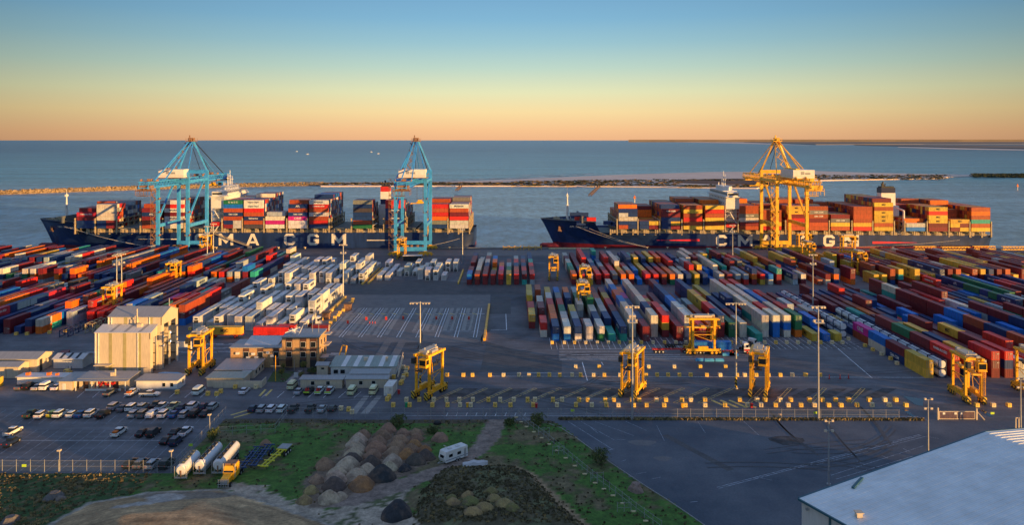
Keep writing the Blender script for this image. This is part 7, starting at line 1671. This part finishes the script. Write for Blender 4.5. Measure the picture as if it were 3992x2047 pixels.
# kerb of the open yard
ky=[G(x,y)[:2] for x,y in ((2130,1650),(2190,1672),(2250,1712),(2310,1756),(2380,1806),(2440,1846),(2520,1900),(2600,1950),(2680,2004),(2760,2060))]
b=MB()
for i in range(len(ky)-1): b.beam((ky[i][0],ky[i][1],.06),(ky[i+1][0],ky[i+1][1],.06),.2,.14)
struct(b.obj('kerb','conc'))
b=MB(); b.box(-.9,.9,-.5,.5,0,1.5); 
t=thing('forklift','small dark forklift with olive cab between the sheds and white office','forklift',(-131.5,235.5,0)); MB().box(-.8,.8,-1.3,1.3,.4,1.3).box(-.7,.7,-.9,.6,2.0,2.1).box(-.7,-.6,-.9,-.8,1.3,2.0).box(.6,.7,-.9,-.8,1.3,2.0).box(-.7,-.6,.5,.6,1.3,2.0).box(.6,.7,.5,.6,1.3,2.0).obj('body','block',t); MB().box(-.5,-.4,1.3,1.4,.1,2.6).box(.4,.5,1.3,1.4,.1,2.6).box(-.4,-.3,1.4,2.4,.1,.18).box(.3,.4,1.4,2.4,.1,.18).obj('mast','dark',t); wheels(t,(-.9,.8),.75,.35,'steel')
for i,(x,y,rz,l) in enumerate(((-101.5,236.3,80,8),(-99.8,234.5,85,5))):
    t=thing('covered_load',('long blue tarpaulin bundle on the ground right of the hangar','short grey tarpaulin bundle beside the blue one')[i],'tarpaulin',(x,y,0),rad(rz)); MB().loft([(-l/2,0,.5),(-l/2+.3,.7,.5),(-l/4,.9,.6),(l/4,.8,.6),(l/2-.3,.6,.4),(l/2,0,.4)]).obj('cover',('skyblue','roofw')[i],t)
# ---------------------------------------------------------------- world, sun, camera
SE,SA=3.0,121
w=bpy.data.worlds.new('World'); bpy.context.scene.world=w; w.use_nodes=True; nt=w.node_tree; bg=nt.nodes['Background']
sk=nt.nodes.new('ShaderNodeTexSky'); sk.sky_type='NISHITA'; sk.sun_disc=False; sk.sun_elevation=rad(SE); sk.sun_rotation=rad(SA); sk.dust_density=3; sk.ozone_density=3
tc=nt.nodes.new('ShaderNodeTexCoord'); sp=nt.nodes.new('ShaderNodeSeparateXYZ'); nt.links.new(tc.outputs['Generated'],sp.inputs[0])
rp=nt.nodes.new('ShaderNodeValToRGB'); el=rp.color_ramp.elements
def s2l(r,g,b_): return tuple((c/255/12.92 if c/255<=.04045 else ((c/255+.055)/1.055)**2.4) for c in (r,g,b_))+(1,)
stops=[(0, (190, 145, 108)), (0.012, (197, 155, 113)), (0.035, (198, 175, 128)), (0.06, (182, 182, 146)), (0.09, (150, 170, 158)), (0.12, (122, 155, 164)), (0.15, (101, 142, 166)), (0.2, (86, 125, 157)), (0.4, (90, 112, 142)), (1, (96, 110, 140))]
nt.links.new(sp.outputs['Z'],rp.inputs['Fac'])
while len(el)<len(stops): el.new(.5)
for e,(p_,c_) in zip(el,stops): e.position=p_
for e,(p_,c_) in zip(el,stops): e.color=s2l(*c_)
# the band glows most over the middle of the sea and dulls towards both sides
nx_=nt.nodes.new('ShaderNodeMath'); nx_.operation='MULTIPLY'; nt.links.new(sp.outputs['X'],nx_.inputs[0]); nt.links.new(sp.outputs['X'],nx_.inputs[1])
mr=nt.nodes.new('ShaderNodeMapRange'); nt.links.new(nx_.outputs[0],mr.inputs['Value']); mr.inputs['From Min'].default_value=0; mr.inputs['From Max'].default_value=.32; mr.inputs['To Min'].default_value=1.0; mr.inputs['To Max'].default_value=.58
mb=nt.nodes.new('ShaderNodeVectorMath'); mb.operation='SCALE'; nt.links.new(rp.outputs['Color'],mb.inputs[0]); nt.links.new(mr.outputs['Result'],mb.inputs['Scale'])
# brighter towards the zenith and towards the rising sun behind the camera
zm=nt.nodes.new('ShaderNodeMapRange'); nt.links.new(sp.outputs['Z'],zm.inputs['Value']); zm.inputs['From Min'].default_value=.2; zm.inputs['From Max'].default_value=.7; zm.inputs['To Min'].default_value=1; zm.inputs['To Max'].default_value=1.3
mz=nt.nodes.new('ShaderNodeVectorMath'); mz.operation='SCALE'; nt.links.new(mb.outputs[0],mz.inputs[0]); nt.links.new(zm.outputs['Result'],mz.inputs['Scale'])
sc=nt.nodes.new('ShaderNodeVectorMath'); sc.operation='SCALE'; sc.inputs['Scale'].default_value=0.012; nt.links.new(sk.outputs[0],sc.inputs[0])
ad=nt.nodes.new('ShaderNodeVectorMath'); ad.operation='ADD'; nt.links.new(mz.outputs[0],ad.inputs[0]); nt.links.new(sc.outputs[0],ad.inputs[1])
nt.links.new(ad.outputs[0],bg.inputs['Color']); bg.inputs['Strength'].default_value=1.0
sl=bpy.data.lights.new('sun','SUN'); sl.energy=5.0; sl.angle=rad(.6); sl.color=(1, 0.55, 0.17)
so=bpy.data.objects.new('sun',sl); C.objects.link(so)
a_=rad(SA); d=Vector((math.sin(a_)*math.cos(rad(SE)),math.cos(a_)*math.cos(rad(SE)),math.sin(rad(SE))))  # towards the sun
so.rotation_euler=d.to_track_quat('Z','Y').to_euler(); so.location=(60,-40,120)
cd=bpy.data.cameras.new('camera'); cd.sensor_width=36; cd.lens=28.0; cd.shift_y=-(1023.5-545)/3992; cd.clip_end=200000; cd.clip_start=.5
co=bpy.data.objects.new('camera',cd); C.objects.link(co); co.location=(0,0,70); co.rotation_euler=(rad(90),0,0); bpy.context.scene.camera=co
vs_=bpy.context.scene.view_settings; vs_.view_transform='Standard'; vs_.look='None'; vs_.gamma=1; vs_.exposure=0.76
